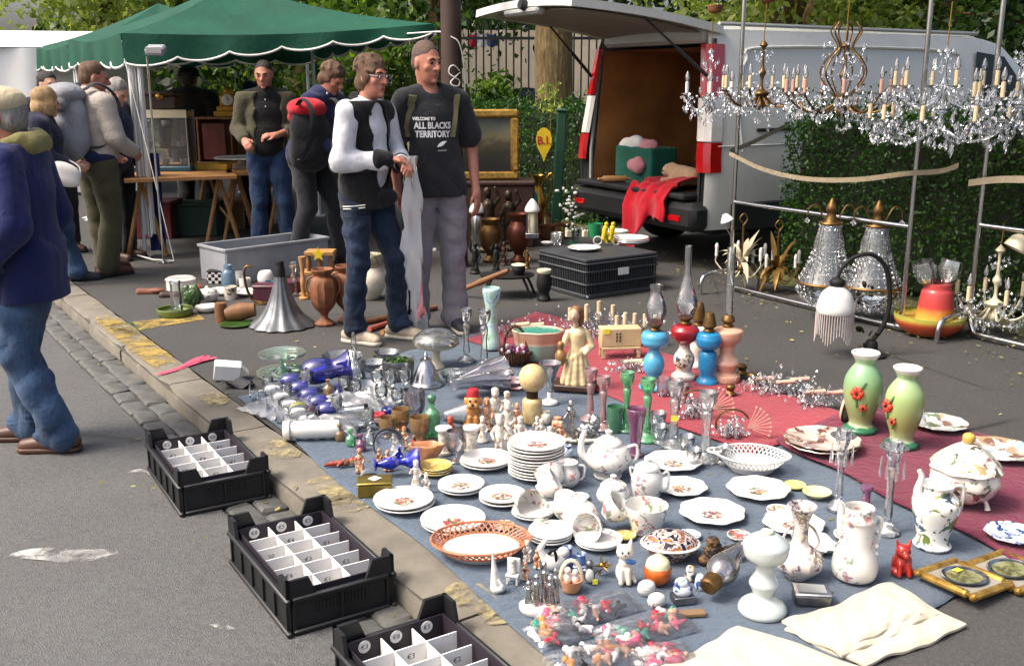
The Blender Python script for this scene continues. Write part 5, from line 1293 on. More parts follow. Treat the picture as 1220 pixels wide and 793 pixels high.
# watermelon ware
zbands('melon_bowl',[(0,'#7d8a3a'),(.2,'#b34a2c'),(.6,'#c0502f'),(.78,'#b9a84a'),(.92,'#5f7a2e')],0,.15,.25,noise=.06);zbands('melon_jug',[(0,'#b9a84a'),(.18,'#c8863a'),(.3,'#b8413a'),(.8,'#b8484a'),(.88,'#5f6a2e')],0,.30,.25,noise=.06)
LT('watermelon_bowl','wide watermelon painted bowl on the pavement by the rack','bowl',1106,398,[(18,0),(28,3),(38,13),(41,22),(39,24),(37,21),(0,18)],'melon_bowl',hol=0)
p=G(1106,398);root=thing('watermelon_jug','red watermelon jug standing in the wide painted bowl','jug',p+Vector((.03,.0,.10)))
LP(root,'jug_body',[(22,0),(21,10),(18,32),(16,36),(16,42),(14,43),(0,42)],'melon_jug')
for i,(x,a) in enumerate(((-10,-.35),(8,.25))):
 mb=MB();m_=mpp(p);mb.lathe([(4*m_,0),(11*m_,8*m_),(13*m_,20*m_),(11*m_,31*m_),(10*m_,31*m_),(12*m_,20*m_),(3*m_,2*m_)],14,wob=lambda t_,i:1+.12*math.cos(5*t_)*(i>1));mb.obj('glass_shade','glass_clear',root,(x*m_,0,40*m_),(0,a,0))
# arched table lamp with fringed shade
lb=G(1037,424);lamp=thing('arched_lamp','dark iron arched lamp with white fringed glass shade','lamp',lb);m_=mpp(lb)
LP(lamp,'base',[(17,0),(18,3),(9,7),(7,16),(4,20),(0,21)],'iron')
arch=[(0,18),(13,40),(17,70),(10,105),(-8,122),(-30,118),(-44,102),(-46,84)]
mb=MB();mb.tube(smooth_line([(x*m_,0,z*m_) for x,z in arch],6),[.016-.006*i/42 for i in range(43)],8);mb.obj('arch_arm','iron',lamp)
r=random.Random(4);mb=MB()
for i in range(16):
 x,z=(r.uniform(-22,12),r.uniform(8,34)) if i<9 else (r.uniform(-22,-2),r.uniform(66,88));mb.ell((x*m_,r.uniform(-6,6)*m_,z*m_),(r.uniform(2,5)*m_,1.2*m_,r.uniform(2,5)*m_),8,5,(r.uniform(0,3),r.uniform(0,3),0))
mb.obj('iron_leaves','bronze',lamp)
sh=LP(lamp,'glass_shade',[(7,84),(8,82),(17,74),(22,60),(22,53),(20,53),(15,70),(0,80)],'white_china',c=(-46,0,0));LP(lamp,'shade_holder',[(8,82),(9,88),(4,92),(0,92)],'iron',c=(-46,0,0))
mb=MB();
for i in range(44):
 a=6.283*i/44;L=30+6*math.sin(a*5);x,y=-46+21.5*math.cos(a),21.5*math.sin(a);mb.tube([(x*m_,y*m_,53*m_),(x*m_,y*m_,(53-L)*m_)],.0028,4)
o=mb.obj('bead_fringe',M('fringe_bead','#bdb3ae',.3,var=.2),lamp);o['kind']='stuff'
# ================================================================== table under the tent
TZ=.74
def board(label,pts,mat):
 P=[G(x,y,TZ) for x,y in pts];root=thing('trestle_table',label,'table',(P[0]+P[2])/2*1.0);root.location.z=0;o=root.location.copy();q=[p-o for p in P];mb=MB();mb.add([Vector((p.x,p.y,TZ)) for p in q]+[Vector((p.x,p.y,TZ-.03)) for p in q],[[0,1,2,3],[7,6,5,4],[0,4,5,1],[1,5,6,2],[2,6,7,3],[3,7,4,0]]);mb.obj('table_top',mat,root)
 for t_ in (.15,.85):
  f0=q[0].lerp(q[1],t_);f1=q[3].lerp(q[2],t_);m0=(f0+f1)/2;u=(q[1]-q[0]).normalized()
  for e in (f0.lerp(f1,.1),f0.lerp(f1,.9)):
   for sg in (-1,1):
    mb=MB();mb.tube([Vector((e.x,e.y,TZ-.03)),Vector((e.x+u.x*sg*.17,e.y+u.y*sg*.17,0.01))],.02,4);mb.obj('leg',mat,root)
  mb=MB();a,b=f0.lerp(f1,.12),f0.lerp(f1,.88);mb.tube([Vector((a.x+u.x*.1,a.y,.3)),Vector((b.x+u.x*.1,b.y,.3))],.014,4);mb.obj('brace',mat,root)
 return root
board('long wooden board table under the tent carrying the glass case',[(148,214),(282,209),(262,192),(140,195)],'wood_light');board('wooden trestle table end beside the balding man',[(270,206),(346,203),(336,188),(270,190)],'wood_light')
# glass display case
c=G(199,203,TZ);m_=mpp(c);root=thing('display_case','glass display case with cream header standing on the board table','display case',c,rz=.05)
w_,d_,h_=62*m_,.30,70*m_
mb=MB();mb.bbox((0,0,.025),(w_+.04,d_+.04,.05),.008);mb.obj('base',M('case_teal','#1f4a5c',.5),root)
for sx_ in (-1,1):
 for sy_ in (-1,1):mb=MB();mb.box((sx_*w_/2,sy_*d_/2,h_/2),(.012,.012,h_));mb.obj('corner_post','grey_plastic',root)
for a,b,s1,s2 in (((0,-d_/2,h_/2),0,w_,h_),((-w_/2,0,h_/2),1,d_,h_),((w_/2,0,h_/2),1,d_,h_)):
 mb=MB();mb.box(a,(w_-.02,.004,h_) if b==0 else (.004,d_-.02,h_));mb.obj('pane','glass_clear',root)
mb=MB();mb.box((0,-d_/2-.006,h_-.03),(w_+.02,.012,.075));mb.obj('header_strip','cream_china',root)
for z in (.22,.42):mb=MB();mb.box((0,0,z),(w_-.03,d_-.03,.008));mb.obj('shelf','glass_clear',root)
r=random.Random(3)
for i in range(9):
 z=(.055,.226,.426)[i%3];q=c+Vector(((-.16+.16*(i//3))+r.uniform(-.02,.02),r.uniform(-.04,.06),z));mb=MB();mb.lathe(sprof([(.02,0),(.035,.01),(.04,.05),(.036,.05),(.015,.01)],2),14);o=mb.obj('china_cup','white_china' if i%4 else 'terracotta',None,q);tag(o,'china cup in the glass case, '+('left','middle','right')[i//3]+' of the '+('bottom','middle','top')[i%3]+' shelf','cup','cups inside the display case')
c2=c+Vector((0,0,h_+.01));root=thing('wooden_casket','dark wooden casket lying on top of the glass case','casket',c2);mb=MB();mb.bbox((0,0,.06),(.34,.22,.12),.01);mb.obj('chest','wood_dark',root);mb=MB();mb.bbox((0,0,.145),(.35,.23,.05),.02);mb.obj('lid','wood_dark',root);mb=MB();mb.ell((.02,-.12,.12),(.04,.015,.03));mb.obj('clasp','brass',root)
c2=AT(187,213,9.1);root=thing('solar_lamp','small grey lamp head on a thin metal pole before the tent','lamp',(c2.x,9.1,0));zt=AT(187,60,9.1).z;mb=MB();mb.tube([(0,0,0),(0,0,zt-.05)],.010,8);mb.lathe([(.07,0),(.07,.012),(.012,.02)],16);mb.obj('pole','chrome',root);mb=MB();mb.bbox((.08,0,zt),(.16,.12,.07),.015,(.35,0,0));hd=mb.obj('lamp_head','grey_plastic',root);mb=MB();mb.box((.08,-.062,zt+.0),(.13,.006,.05),(.35,0,0));mb.obj('panel','white_china',hd)
# wooden cabinet with yellow clock on top
c2=G(272,195,TZ);m_=mpp(c2);root=thing('wooden_cabinet','small wooden cabinet with open front on the table','cabinet',c2+Vector((0,.1,0)))
w_,h_=66*m_,52*m_
for nm,cc,dd in (('side',(-w_/2,0,h_/2),(.02,.25,h_)),('side',(w_/2,0,h_/2),(.02,.25,h_)),('top',(0,0,h_+.01),(w_+.04,.28,.02)),('bottom',(0,0,.01),(w_-.02,.25,.02)),('back',(0,.12,h_/2),(w_-.02,.01,h_-.04)),('divider',(0.05,0,h_/2),(.015,.2,h_-.04))):mb=MB();mb.bbox(cc,dd,.004);mb.obj(nm,'wood_mid',root)
mb=MB();mb.box((-w_*.22,-.12,h_/2),(w_*.4,.006,h_*.8));mb.obj('door_pane',M('print_red','#5a2a24',.5,var=.4,vs=12),root)
cl=thing('mantel_clock','golden yellow mantel clock standing on the small wooden cabinet','clock',c2+Vector((.02,.1,h_+.021)))
M('clock_gold','#b98a2e',.4,.4,var=.25,vs=20)
mb=MB();mb.bbox((0,0,.03),(.30,.14,.06),.01);mb.bbox((0,0,.085),(.24,.12,.05),.01);mb.bbox((0,0,.17),(.17,.10,.13),.02);mb.bbox((0,0,.245),(.12,.08,.03),.01);mb.lathe(sprof([(.05,.255),(.045,.28),(.02,.30),(.01,.33),(0,.34)],3),14);mb.obj('case','clock_gold',cl)
mb=MB();mb.lathe([(.0,.0),(.058,.0),(.06,.008),(.05,.012),(0,.012)],22,mat=Matrix.Rotation(math.pi/2,3,'X'),c=(0,-.05,.175));f=mb.obj('dial','white_china',cl)
mb=MB();mb.box((0,-.066,.192),(.006,.003,.035));mb.box((.014,-.066,.175),(.028,.003,.005));mb.obj('hands','iron',f)
# small things on the table
r=random.Random(8)
def lathe_at(name,label,cat,loc,prof,mat,seg=20,group=None,rot=None):mb=MB();mb.lathe(sprof(prof,3),seg);o=mb.obj(name,mat,None,loc,rot);return tag(o,label,cat,group)
M('blue_pot','#2d6f9a',.2,coat=.4);M('yellow_tray','#b8932e',.5,var=.3);china('figure_china','#d9cdbd',('#9a5a4a','#4a6a5a','#b89a4a'),60,.5)
c2=G(263,189,TZ);root=thing('blue_teapot','blue teapot on the table beside the figurine','teapot',c2);mb=MB();mb.lathe(sprof([(.05,0),(.09,.04),(.085,.10),(.04,.13),(.012,.14),(.018,.16),(0,.17)],3),20);mb.obj('pot','blue_pot',root);mb=MB();mb.tube(smooth_line([(-.07,0,.05),(-.12,0,.08),(-.14,0,.13)],4),[.02,.018,.016,.014,.013,.012,.011,.010,.01]);mb.obj('spout','blue_pot',root);mb=MB();mb.tube(smooth_line([(.075,0,.11),(.13,0,.11),(.13,0,.05),(.08,0,.04)],4),.009);mb.obj('handle','blue_pot',root)
c2=G(252,202,TZ);root=thing('yellow_tray','yellow shallow tray of trinkets on the table edge','tray',c2);mb=MB();mb.bbox((0,0,.01),(.36,.18,.02),.005);mb.obj('tray_base','yellow_tray',root)
for cc,dd in (((0,-.085,.035),(.36,.012,.05)),((0,.085,.035),(.36,.012,.05)),((-.175,0,.035),(.012,.16,.05)),((.175,0,.035),(.012,.16,.05))):mb=MB();mb.bbox(cc,dd,.004);mb.obj('rim','yellow_tray',root)
BL('figurine','small china lady figurine behind the yellow tray','figurine',250,190,lambda b:(b.cone((0,0,0),(0,0,9),6,3),b.cone((0,0,9),(0,0,15),3,3),b.ell((0,0,19),2.6),b.cone((-3,0,13),(-6,-2,8),1.3,1)),'figure_china',TZ,.5)
root=thing('white_stand','flat white dish on a low stand at the table end','dish',G(288,200,TZ));LP(root,'foot',[(12,0),(9,2),(4,5),(4,9)],'white_china');LP(root,'dish',[(4,9),(30,11),(31,13),(28,12),(0,11)],'white_china')
for i,(x,y,mt) in enumerate(((318,196,'glass_clear'),(330,196,'brass'),(310,192,'terracotta'))):LT('small_vase',('small clear glass vase','little brass vase','little brown vase')[i]+' at the right end of the table','vase',x,y,[(4,0),(6,5),(5,12),(2.5,16),(4,20),(3,20),(0,16)],mt,TZ,14)
# crates and boxes kept under the tables
cloth_mat('crate_red','#5a1f24');M('carton','#7d6247',.85,var=.2);M('crate_green','#1f3b30',.6)
for i,(x,y,dd,mt,lb_) in enumerate(((165,290,(.5,.4,.36),'crate_red','dark red box under the board table'),(215,287,(.55,.4,.32),'crate_green','dark green crate under the board table'),(255,280,(.4,.35,.3),'carton','brown carton behind the trestle legs'))):
 root=thing('storage_box',lb_,'box',G(x,y)+Vector((0,.5,0)),rz=.1*i);mb=MB();mb.bbox((0,0,dd[2]/2),dd,.01);mb.obj('box_body',mt,root);mb=MB();mb.bbox((0,0,dd[2]+.012),(dd[0]+.02,dd[1]+.02,.03),.008);mb.obj('lid',mt,root)
# ================================================================== goods on the pavement, left of the standing men
def open_crate(root,L,Wd,H,t,mat,slats=0,flare=1.0):
 """plastic crate built of floor, walls, rim; local, long side along x"""
 mb=MB();mb.box((0,0,.008),(L-.02,Wd-.02,.016));mb.obj('floor',mat,root)
 for nm,cc,dd in (('wall',(0,-Wd/2,H/2),(L,t,H)),('wall',(0,Wd/2,H/2),(L,t,H)),('wall',(-L/2,0,H/2),(t,Wd-t,H)),('wall',(L/2,0,H/2),(t,Wd-t,H))):
  mb=MB();mb.bbox(cc,dd,.003)
  if slats:
   ax=0 if dd[0]>dd[1] else 1;n=int(dd[ax]/slats);sg=-1 if cc[1-ax]<0 else 1
   for k in range(n):
    c2=list(cc);c2[ax]+=(k+.5)/n*dd[ax]-dd[ax]/2;c2[1-ax]+=sg*(t/2+.004);d2=[.006,.006,H*.78];d2[1-ax]=.012;mb.box(c2,d2)
  mb.obj(nm,mat,root)
 for cc,dd in (((0,-Wd/2-.008,H-.012),(L+.03,.02,.026)),((0,Wd/2+.008,H-.012),(L+.03,.02,.026)),((-L/2-.008,0,H-.012),(.02,Wd-.004,.026)),((L/2+.008,0,H-.012),(.02,Wd-.004,.026))):
  mb=MB();mb.bbox(cc,dd,.005);mb.obj('rim',mat,root)
g0,g1=G(234,342),G(368,322);u=(g1-g0);root=thing('grey_crate','long light grey plastic crate on the pavement behind the small wares','crate',(g0+g1)/2+Vector((.05,.2,0)),rz=math.atan2(u.y,u.x))
open_crate(root,u.length*.92,.42,.29,.012,'grey_plastic')
M('cabbage_green','#2f4a1e',.35,var=.5,vs=20,coat=.2);M('green_dish','#5c6b34',.3,var=.2);M('blue_glass_jar','#5b7488',.2,var=.1);M('mauve_tin','#5a2f3c',.4);M('pink_china','#a8584c',.3);M('fluted_metal','#6a6d70',.45,.75,var=.3,vs=12,bump=.2);M('leather_flat','#7a4a36',.7,var=.3)
def checker(name,a,b,s):
 m=bpy.data.materials.new(name);MATS[name]=m;t=NT(m);ck=t.new('ShaderNodeTexChecker');ck.inputs['Scale'].default_value=s;ck.inputs[1].default_value=(*C(a),1);ck.inputs[2].default_value=(*C(b),1);t.link(t.coord(),ck.inputs[0]);t.base(ck.outputs[0]);t.set(rough=.3)
checker('check_tin','#16161a','#d5d3cc',38)
LT('cake_tin','white round cake tin beside the grey crate','tin',216,345,[(15,0),(17,1),(17,12),(18,13),(15,15),(0,14)],'white_china',smooth=0)
BL('cabbage_jug','dark green cabbage leaf jug among the small wares','jug',230,366,lambda b:(b.ell((0,0,12),(10,8,14)),b.ell((-6,-2,20),(5,4,7)),b.ell((5,-3,18),(5,4,9)),b.ell((-4,-5,10),(5,4,11)),b.cone((9,0,20),(13,0,10),1.6,1.4),b.cone((-4,0,24),(6,0,27),2,1.5)),'cabbage_green',vox=.5,fold=.5,fs=1.2)
LT('glass_cylinder','clear glass cylinder vase in the green dish','vase',211,370,[(7,0),(7,8),(6,30),(7,33),(6,33),(5,6),(0,5)],'glass_clear',z=.03)
LT('green_dish','low olive green dish beside the yellow strip','dish',209,376,[(17,0),(20,2),(21,9),(19,9),(17,4),(0,3)],'green_dish')
root=px_thing('lidded_bowl','white lidded bowl near the green jug','bowl',248,360);LP(root,'bowl',[(7,0),(12,5),(13,11),(11,12)],'china_flower');LP(root,'lid',[(12,12),(10,15),(3,17),(2,19),(0,20)],'china_flower')
LT('small_dish','small white footed dish in front of the lidded bowl','dish',247,371,[(9,0),(13,3),(14,7),(12,6),(0,3)],'white_china')
LT('pink_pot','little pinkish pot behind the green jug','pot',236,350,[(4,0),(6,4),(5,9),(2,12),(0,13)],'pink_china')
for i,(x,y,w_,h_,lb_) in enumerate(((258,337,18,14,'black and white chequered tin by the grey crate front'),(299,326,16,12,'chequered tin beside the brass bracket'),(314,322,16,16,'tall chequered tin at the right of the others'))):
 p=G(x,y);m_=mpp(p);root=thing('chequered_tin',lb_,'tin',p,rz=.2*i);mb=MB();mb.bbox((0,0,h_*m_/2),(w_*m_,w_*.7*m_,h_*m_),.004);mb.obj('tin_body','check_tin',root);mb=MB();mb.bbox((0,0,h_*m_+.006),(w_*m_+.006,w_*.7*m_+.006,.012),.003);mb.obj('lid','iron',root)
LT('blue_glass_jar','blue grey glass jar in front of the grey crate','jar',273,342,[(7,0),(8,2),(8,17),(5,21),(5,26),(4,26),(0,22)],'blue_glass_jar')
LT('white_tray','shallow white tray beside the blue glass jar','dish',266,349,[(16,0),(20,2),(21,4),(17,3),(0,2)],'white_china')
LT('white_jar','small white jar with lid right of the blue jar','jar',285,338,[(6,0),(7,3),(7,10),(6,12),(6,15),(0,16)],'white_china',smooth=0)
LT('beaker','white beaker with grey bands behind the brass bracket','beaker',275,356,[(7,0),(8,10),(8.5,14),(7.5,14),(6,3),(0,2)],'china_busy')
LT('oval_plate','plain white plate lying under the brass bracket','plate',297,351,[(12,0),(18,3),(19,5),(15,3),(0,2)],'white_china')
LT('white_pot','white pot to the left of the fluted horn','pot',317,338,[(8,0),(10,5),(9,12),(7,15),(6,15),(0,10)],'white_china')
p=G(299,362);m_=mpp(p);mb=MB();mb.tube(smooth_line([(x*m_,0,z*m_) for x,z in ((14,2),(2,6),(-4,20),(-6,38),(-2,46),(4,44))],5),[.018]*26,8,flat=.5);mb.lathe([(.05,0),(.05,.01),(.02,.016)],14,c=(14*m_,0,0));o=mb.obj('brass_bracket','gold_old',None,p);tag(o,'curved old brass bracket standing among white dishes','bracket')
p=G(264,384);m_=mpp(p);root=thing('carved_log','short carved log with upright end lying on the pavement','log',p);mb=MB();mb.lathe([(7*m_,0),(7.5*m_,12*m_),(7*m_,24*m_),(0,24*m_)],14);mb.obj('upright_end','wood_mid',root);mb=MB();mb.tube([(6*m_,0,10*m_),(22*m_,.01,13*m_),(40*m_,.02,15*m_)],[9*m_,11*m_,8*m_],10);mb.obj('branch','wood_mid',root)
LT('flat_green_dish','flat dark green dish under the carved log','dish',281,388,[(14,0),(18,2),(18,3),(0,2)],'cabbage_green')
LT('mauve_tin','mauve tin behind the fluted horn','tin',346,350,[(14,0),(15,1),(15,16),(0,17)],'mauve_tin',smooth=0)
root=px_thing('dark_red_case','small dark red case left of the horn top','case',318,358);m_=mpp(root.location);mb=MB();mb.bbox((0,0,8*m_),(28*m_,20*m_,16*m_),.006);mb.obj('case_body','mauve_tin',root);mb=MB();mb.bbox((0,0,18*m_),(29*m_,21*m_,4*m_),.006);mb.obj('lid','mauve_tin',root)
# fluted horn
root=px_thing('fluted_horn','large fluted grey metal horn standing on its flared mouth','horn',337,388);n=13
LP(root,'flared_mouth',[(37,2),(34,5),(24,14),(15,30),(9,48),(7,58)],'fluted_metal',78,smooth=4,wob=lambda a,i:1+.07*max(0,1-i/16)*abs(math.sin(a*n/2))+.03*math.sin(a*n));LP(root,'neck',[(6.5,58),(6,66),(5,72),(5,76),(0,76)],'iron')
# carved urns
for i,(x,y,k,lb_) in enumerate(((387,387,1.0,'brown carved urn in front beside the fluted horn'),(414,383,.95,'brown carved urn half hidden behind the first'))):
 root=px_thing('carved_urn',lb_,'urn',x,y,group='carved brown urns');LP(root,'urn_body',[(11*k,0),(12*k,3),(5*k,8),(5*k,14),(13*k,24),(16*k,40),(14*k,54),(9*k,58),(13*k,64),(12*k,66),(7*k,58),(0,56)],'terracotta',wob=lambda a,i:1+.05*math.sin(a*9))
 for sg in (-1,1):
  m_=mpp(root.location);mb=MB();mb.tube(smooth_line([(sg*14*k*m_,0,34*m_),(sg*20*k*m_,0,44*m_),(sg*17*k*m_,0,56*m_),(sg*10*k*m_,0,59*m_)],4),.008,6);mb.obj('handle','terracotta',root)
# wooden pillared ornament with a yellow paper star
root=px_thing('pillared_ornament','wooden pillared ornament with yellow star behind the urns','ornament',384,352);m_=mpp(root.location)
for z,w_ in ((3,50),(28,46),(52,34)):mb=MB();mb.bbox((0,0,z*m_),(w_*m_,24*m_,5*m_),.004);mb.obj('shelf','wood_light',root)
for x in (-20,-8,6,19):mb=MB();mb.lathe(sprof([(3*m_,5*m_),(2*m_,10*m_),(3.4*m_,15*m_),(2*m_,21*m_),(3*m_,26*m_)],3),10,c=(x*m_,-8*m_,0));mb.obj('pillar','wood_light',root)
for x in (-13,0,13):mb=MB();mb.lathe(sprof([(2.6*m_,30*m_),(3.2*m_,40*m_),(2*m_,49*m_)],3),10,c=(x*m_,-6*m_,0));mb.obj('pillar','wood_mid',root)
star=[(9*math.cos(a)*(1 if i%2==0 else .45),9*math.sin(a)*(1 if i%2==0 else .45)) for i,a in enumerate([1.57+6.283*k/10 for k in range(10)])]
mb=MB();mb.add([Vector((x*m_,-15*m_,(52+y)*m_)) for x,y in star]+[Vector((x*m_,-14*m_,(52+y)*m_)) for x,y in star],[list(range(10)),[19-i for i in range(10)]]+[[i,(i+1)%10,10+(i+1)%10,10+i] for i in range(10)]);mb.obj('paper_star',M('star_yellow','#cdb21e',.7),root)
for i,(x,y,h_,mt) in enumerate(((352,352,40,'glass_clear'),(362,356,50,'wood_light'),(350,338,22,'wood_mid'))):LT('candlestick',('clear glass candlestick left of the pillared ornament','turned wooden candlestick beside the pillared ornament','squat brown candlestick behind the horn neck')[i],'candlestick',x,y,[(6,0),(6,2),(2.5,5),(3.5,h_*.4),(2,h_*.6),(4,h_-3),(4,h_),(0,h_-1)],mt)
root=px_thing('crackled_vase','round cream crackled vase seen between the jacketed man\'s legs','vase',442,356);LP(root,'vase_body',[(8,0),(10,2),(17,14),(18,26),(13,36),(12,38)],splotch('crackle',[(.3,'#b8b09a'),(.5,'#d8d2c0'),(.7,'#cfc8b4')],60,.3),hol=0);LP(root,'collar',[(12,38),(13,44),(14,52),(12,52),(10,40),(0,30)],splotch('crackle_dark',[(.4,'#6e6a50'),(.6,'#c8c0a4')],70,.4))
for i,(a,b) in enumerate((((432,384),(520,366)),((440,392),(500,372)),((455,396),(492,384)))):
 A,B=G(*a,.02),G(*b,.02);mb=MB();mb.tube([Vector((0,0,0)),B-A],.018,8);o=mb.obj('wooden_rod',('wood_mid','pink_china','wood_light')[i],None,A);tag(o,('thick brown','reddish brown','pale brown')[i]+' wooden rod lying behind the jacketed man\'s shoes','rod')
for i,(x,y,rx,mt) in enumerate(((180,350,22,'leather_flat'),(204,354,16,'wood_dark'))):BL('flat_slipper',('flattened tan leather slipper on the pavement','dark brown slipper right of the tan one')[i],'slipper',x,y,lambda b,rx=rx:(b.cone((-rx*.6,0,2),(rx*.6,2,2),5,3),b.ell((rx*.3,1,4),(rx*.4,5,3))),mt,vox=.6)
p=G(272,452);root=thing('paper_carton','crumpled white paper carton at the corner of the blue cloth','carton',p,rz=.25);m_=mpp(p);mb=MB();mb.bbox((0,0,11*m_),(32*m_,20*m_,20*m_),.006,(.1,.15,0));mb.obj('carton_body','white_trim',root);mb=MB();mb.add([(16*m_,-10*m_,18*m_),(24*m_,-12*m_,8*m_),(24*m_,8*m_,8*m_),(16*m_,8*m_,18*m_)],[[0,1,2,3]]);mb.obj('flap','white_trim',root)
p=G(283,460,.003);mb=MB();mb.grid(lambda u,v:Vector(((u-.5)*.16,(v-.5)*.1,.02+.02*math.sin(u*7+v*4))),10,8,.003);o=mb.obj('black_wrapper','black_plastic',None,p);tag(o,'scrap of black wrapping beside the white carton','wrapper')
# ================================================================== goods behind, right of the standing men
nc,rc,lc=G(698,357),G(782,345),G(622,343);H=.30
u1,u2=rc-nc,lc-nc;root=thing('black_crate','dark grey upturned slatted crate used as a stand for plates','crate',nc,rz=math.atan2(u1.y,u1.x));L1=u1.length;L2=min(u2.length,.62)
M('crate_dark','#33363a',.55,var=.2)
mb=MB();mb.bbox((L1/2,L2/2,H-.012),(L1,L2,.024),.006);mb.obj('top_plate','crate_dark',root)
for nm,o_,dx,n in (('side',Vector((0,0,0)),Vector((1,0,0)),L1),('side',Vector((0,0,0)),Vector((0,1,0)),L2),('side',Vector((0,L2,0)),Vector((1,0,0)),L1),('side',Vector((L1,0,0)),Vector((0,1,0)),L2)):
 mb=MB();nrm=Vector((dx.y,dx.x,0))*(.012 if o_.length==0 else -.012);rot=(0,0,math.atan2(dx.y,dx.x))
 mb.box(o_+nrm*1.5+dx*n/2+Vector((0,0,H/2)),(n-.03,.005,H-.05),rot);w_=mb.obj('inner_wall','black_plastic',root)
 mb=MB();k=int(n/.022)
 for i in range(k):mb.box(o_+nrm*.5+dx*(n*(i+.5)/k)+Vector((0,0,H/2)),(.007,.010,H-.06),rot)
 q=mb.obj('slats','crate_dark',root);q['kind']='stuff'
 for z in (.018,H*.36,H*.68,H-.035):mb=MB();mb.bbox(o_+dx*n/2+Vector((0,0,z)),(n+.004,.02,.03 if z<.05 else .014),.004,rot);mb.obj('band','crate_dark',root)
mb=MB();mb.box((L1*.5,-.012,H*.62),(.10,.006,.055));mb.obj('label','white_trim',root)
CT=H+.001
def plates(label,px,py,r_,n,mat,z,wob=None,sp=.02,dish=.16,jit=.0):
 p=G(px,py,z);m_=mpp(p);R_=r_*m_
 if n==1:
  mb=MB();mb.lathe(plate_prof(R_,dish),44,wob=wob);o=mb.obj('plate',mat,None,p,(0,0,R0.uniform(0,6)));return tag(o,label,'plate')
 mb=MB();mb.lathe(plate_prof(R_,dish),44,wob=wob);me=mb.mesh('plate');me.materials.append(MATS[mat] if isinstance(mat,str) else mat);out=[]
 for i in range(n):
  o=add_obj('plate',me,None,None,p+Vector((R0.uniform(-jit,jit),R0.uniform(-jit,jit),i*sp)),(0,0,R0.uniform(0,6)));tag(o,(label[i] if isinstance(label,(list,tuple)) else label),'plate');out.append(o)
 return out
def plate_prof(R_,d=.16):return [(0,.0),(.56*R_,0),(.60*R_,.03*R_),(.97*R_,d*R_),(R_,d*R_+.004),(.985*R_,d*R_+.007),(.62*R_,.05*R_+.005),(.55*R_,.02*R_+.005),(0,.02*R_+.005)]
def pair(px,py,r_,what,mat,z,wob=None,dish=.16):return plates([f'lower of two plates {what}',f'upper of two plates {what}'],px,py,r_,2,mat,z,wob,.013,dish,.004)
plates('flat white plate on the near corner of the black crate',696,298,20,1,'white_china',CT)
o3=plates([f'white plate in the right hand pile on the black crate, {w_}' for w_ in ('bottom','middle','top')],751,290,22,3,'white_china',CT,sp=.012,jit=.006)
plates([f'white plate in the back pile on the black crate, {w_}' for w_ in ('bottom','middle','top')],733,281,16,3,'white_china',CT,sp=.012,jit=.006)
# yellow cyclists
root=px_thing('cyclist_figures','toy of two yellow cyclists on a white bicycle on the crate','toy',724,292,CT);m_=mpp(root.location);M('toy_yellow','#c9b019',.5)
for x in (-12,10):mb=MB();mb.tube([(x*m_+5*m_*math.cos(a),0,5.5*m_+5*m_*math.sin(a)) for a in [.3926*i for i in range(16)]],.006,5,closed=True);mb.obj('wheel','white_china',root)
for x in (-5,3):BP(root,'rider',lambda b,x=x:(b.cone((x,0,8),(x+2,0,20),3,3.4),b.ell((x+3,0,25),2.6),b.cone((x+1,-1,18),(x+6,-2,13),1.3,1.1),b.cone((x,-1,8),(x+4,-2,3),1.6,1.2)),'toy_yellow',.5)
mb=MB();mb.tube([(-12*m_,0,5*m_),(-2*m_,0,9*m_),(10*m_,0,5*m_)],.004,5);mb.obj('bicycle_frame','iron',root)
LT('green_cup','green plastic cup on the back of the crate','cup',709,282,[(7,0),(8,8),(9,16),(8,16),(7,2),(0,1)],M('cup_green','#1f7a4c',.4),CT,smooth=0)
LT('glass_jar','small clear glass jar on the left of the crate','jar',664,291,[(7,0),(8,3),(8,12),(7,14),(6,13),(0,3)],'glass_clear',CT)
LT('white_saucer','little white saucer at the left of the crate','saucer',652,291,[(4,0),(7,2),(7,3),(0,2)],'white_china',CT)
for i,(x,y) in enumerate(((677,282),(697,282))):
 root=px_thing('salt_cellar','small cream square salt cellar on the crate, '+('left' if i==0 else 'right')+' one','salt cellar',x,y,CT,rz=.4);m_=mpp(root.location);mb=MB();mb.bbox((0,0,4*m_),(6*m_,6*m_,8*m_),.003);mb.obj('cellar_body','cream_china',root);mb=MB();mb.lathe([(2*m_,8*m_),(1.6*m_,9.5*m_),(0,9.8*m_)],10);mb.obj('cap','silver',root)
# tin lighthouse lantern
root=px_thing('tin_lantern','grey tin lantern with white dome at the crate corner','lantern',634,290,CT-.05);root.location.z=CT;m_=mpp(root.location)
mb=MB();mb.bbox((0,0,3*m_),(16*m_,16*m_,6*m_),.004);mb.obj('base','pewter',root)
for a in range(4):q=.785+a*1.5708;mb=MB();mb.box((8*m_*math.cos(q),8*m_*math.sin(q),18*m_),(2*m_,2*m_,26*m_));mb.obj('post','pewter',root)
LP(root,'glass',[(5,6),(6,18),(5,31)],'cream_china');LP(root,'dome',[(9,31),(9,34),(6,40),(2,45),(0,46)],'white_china')
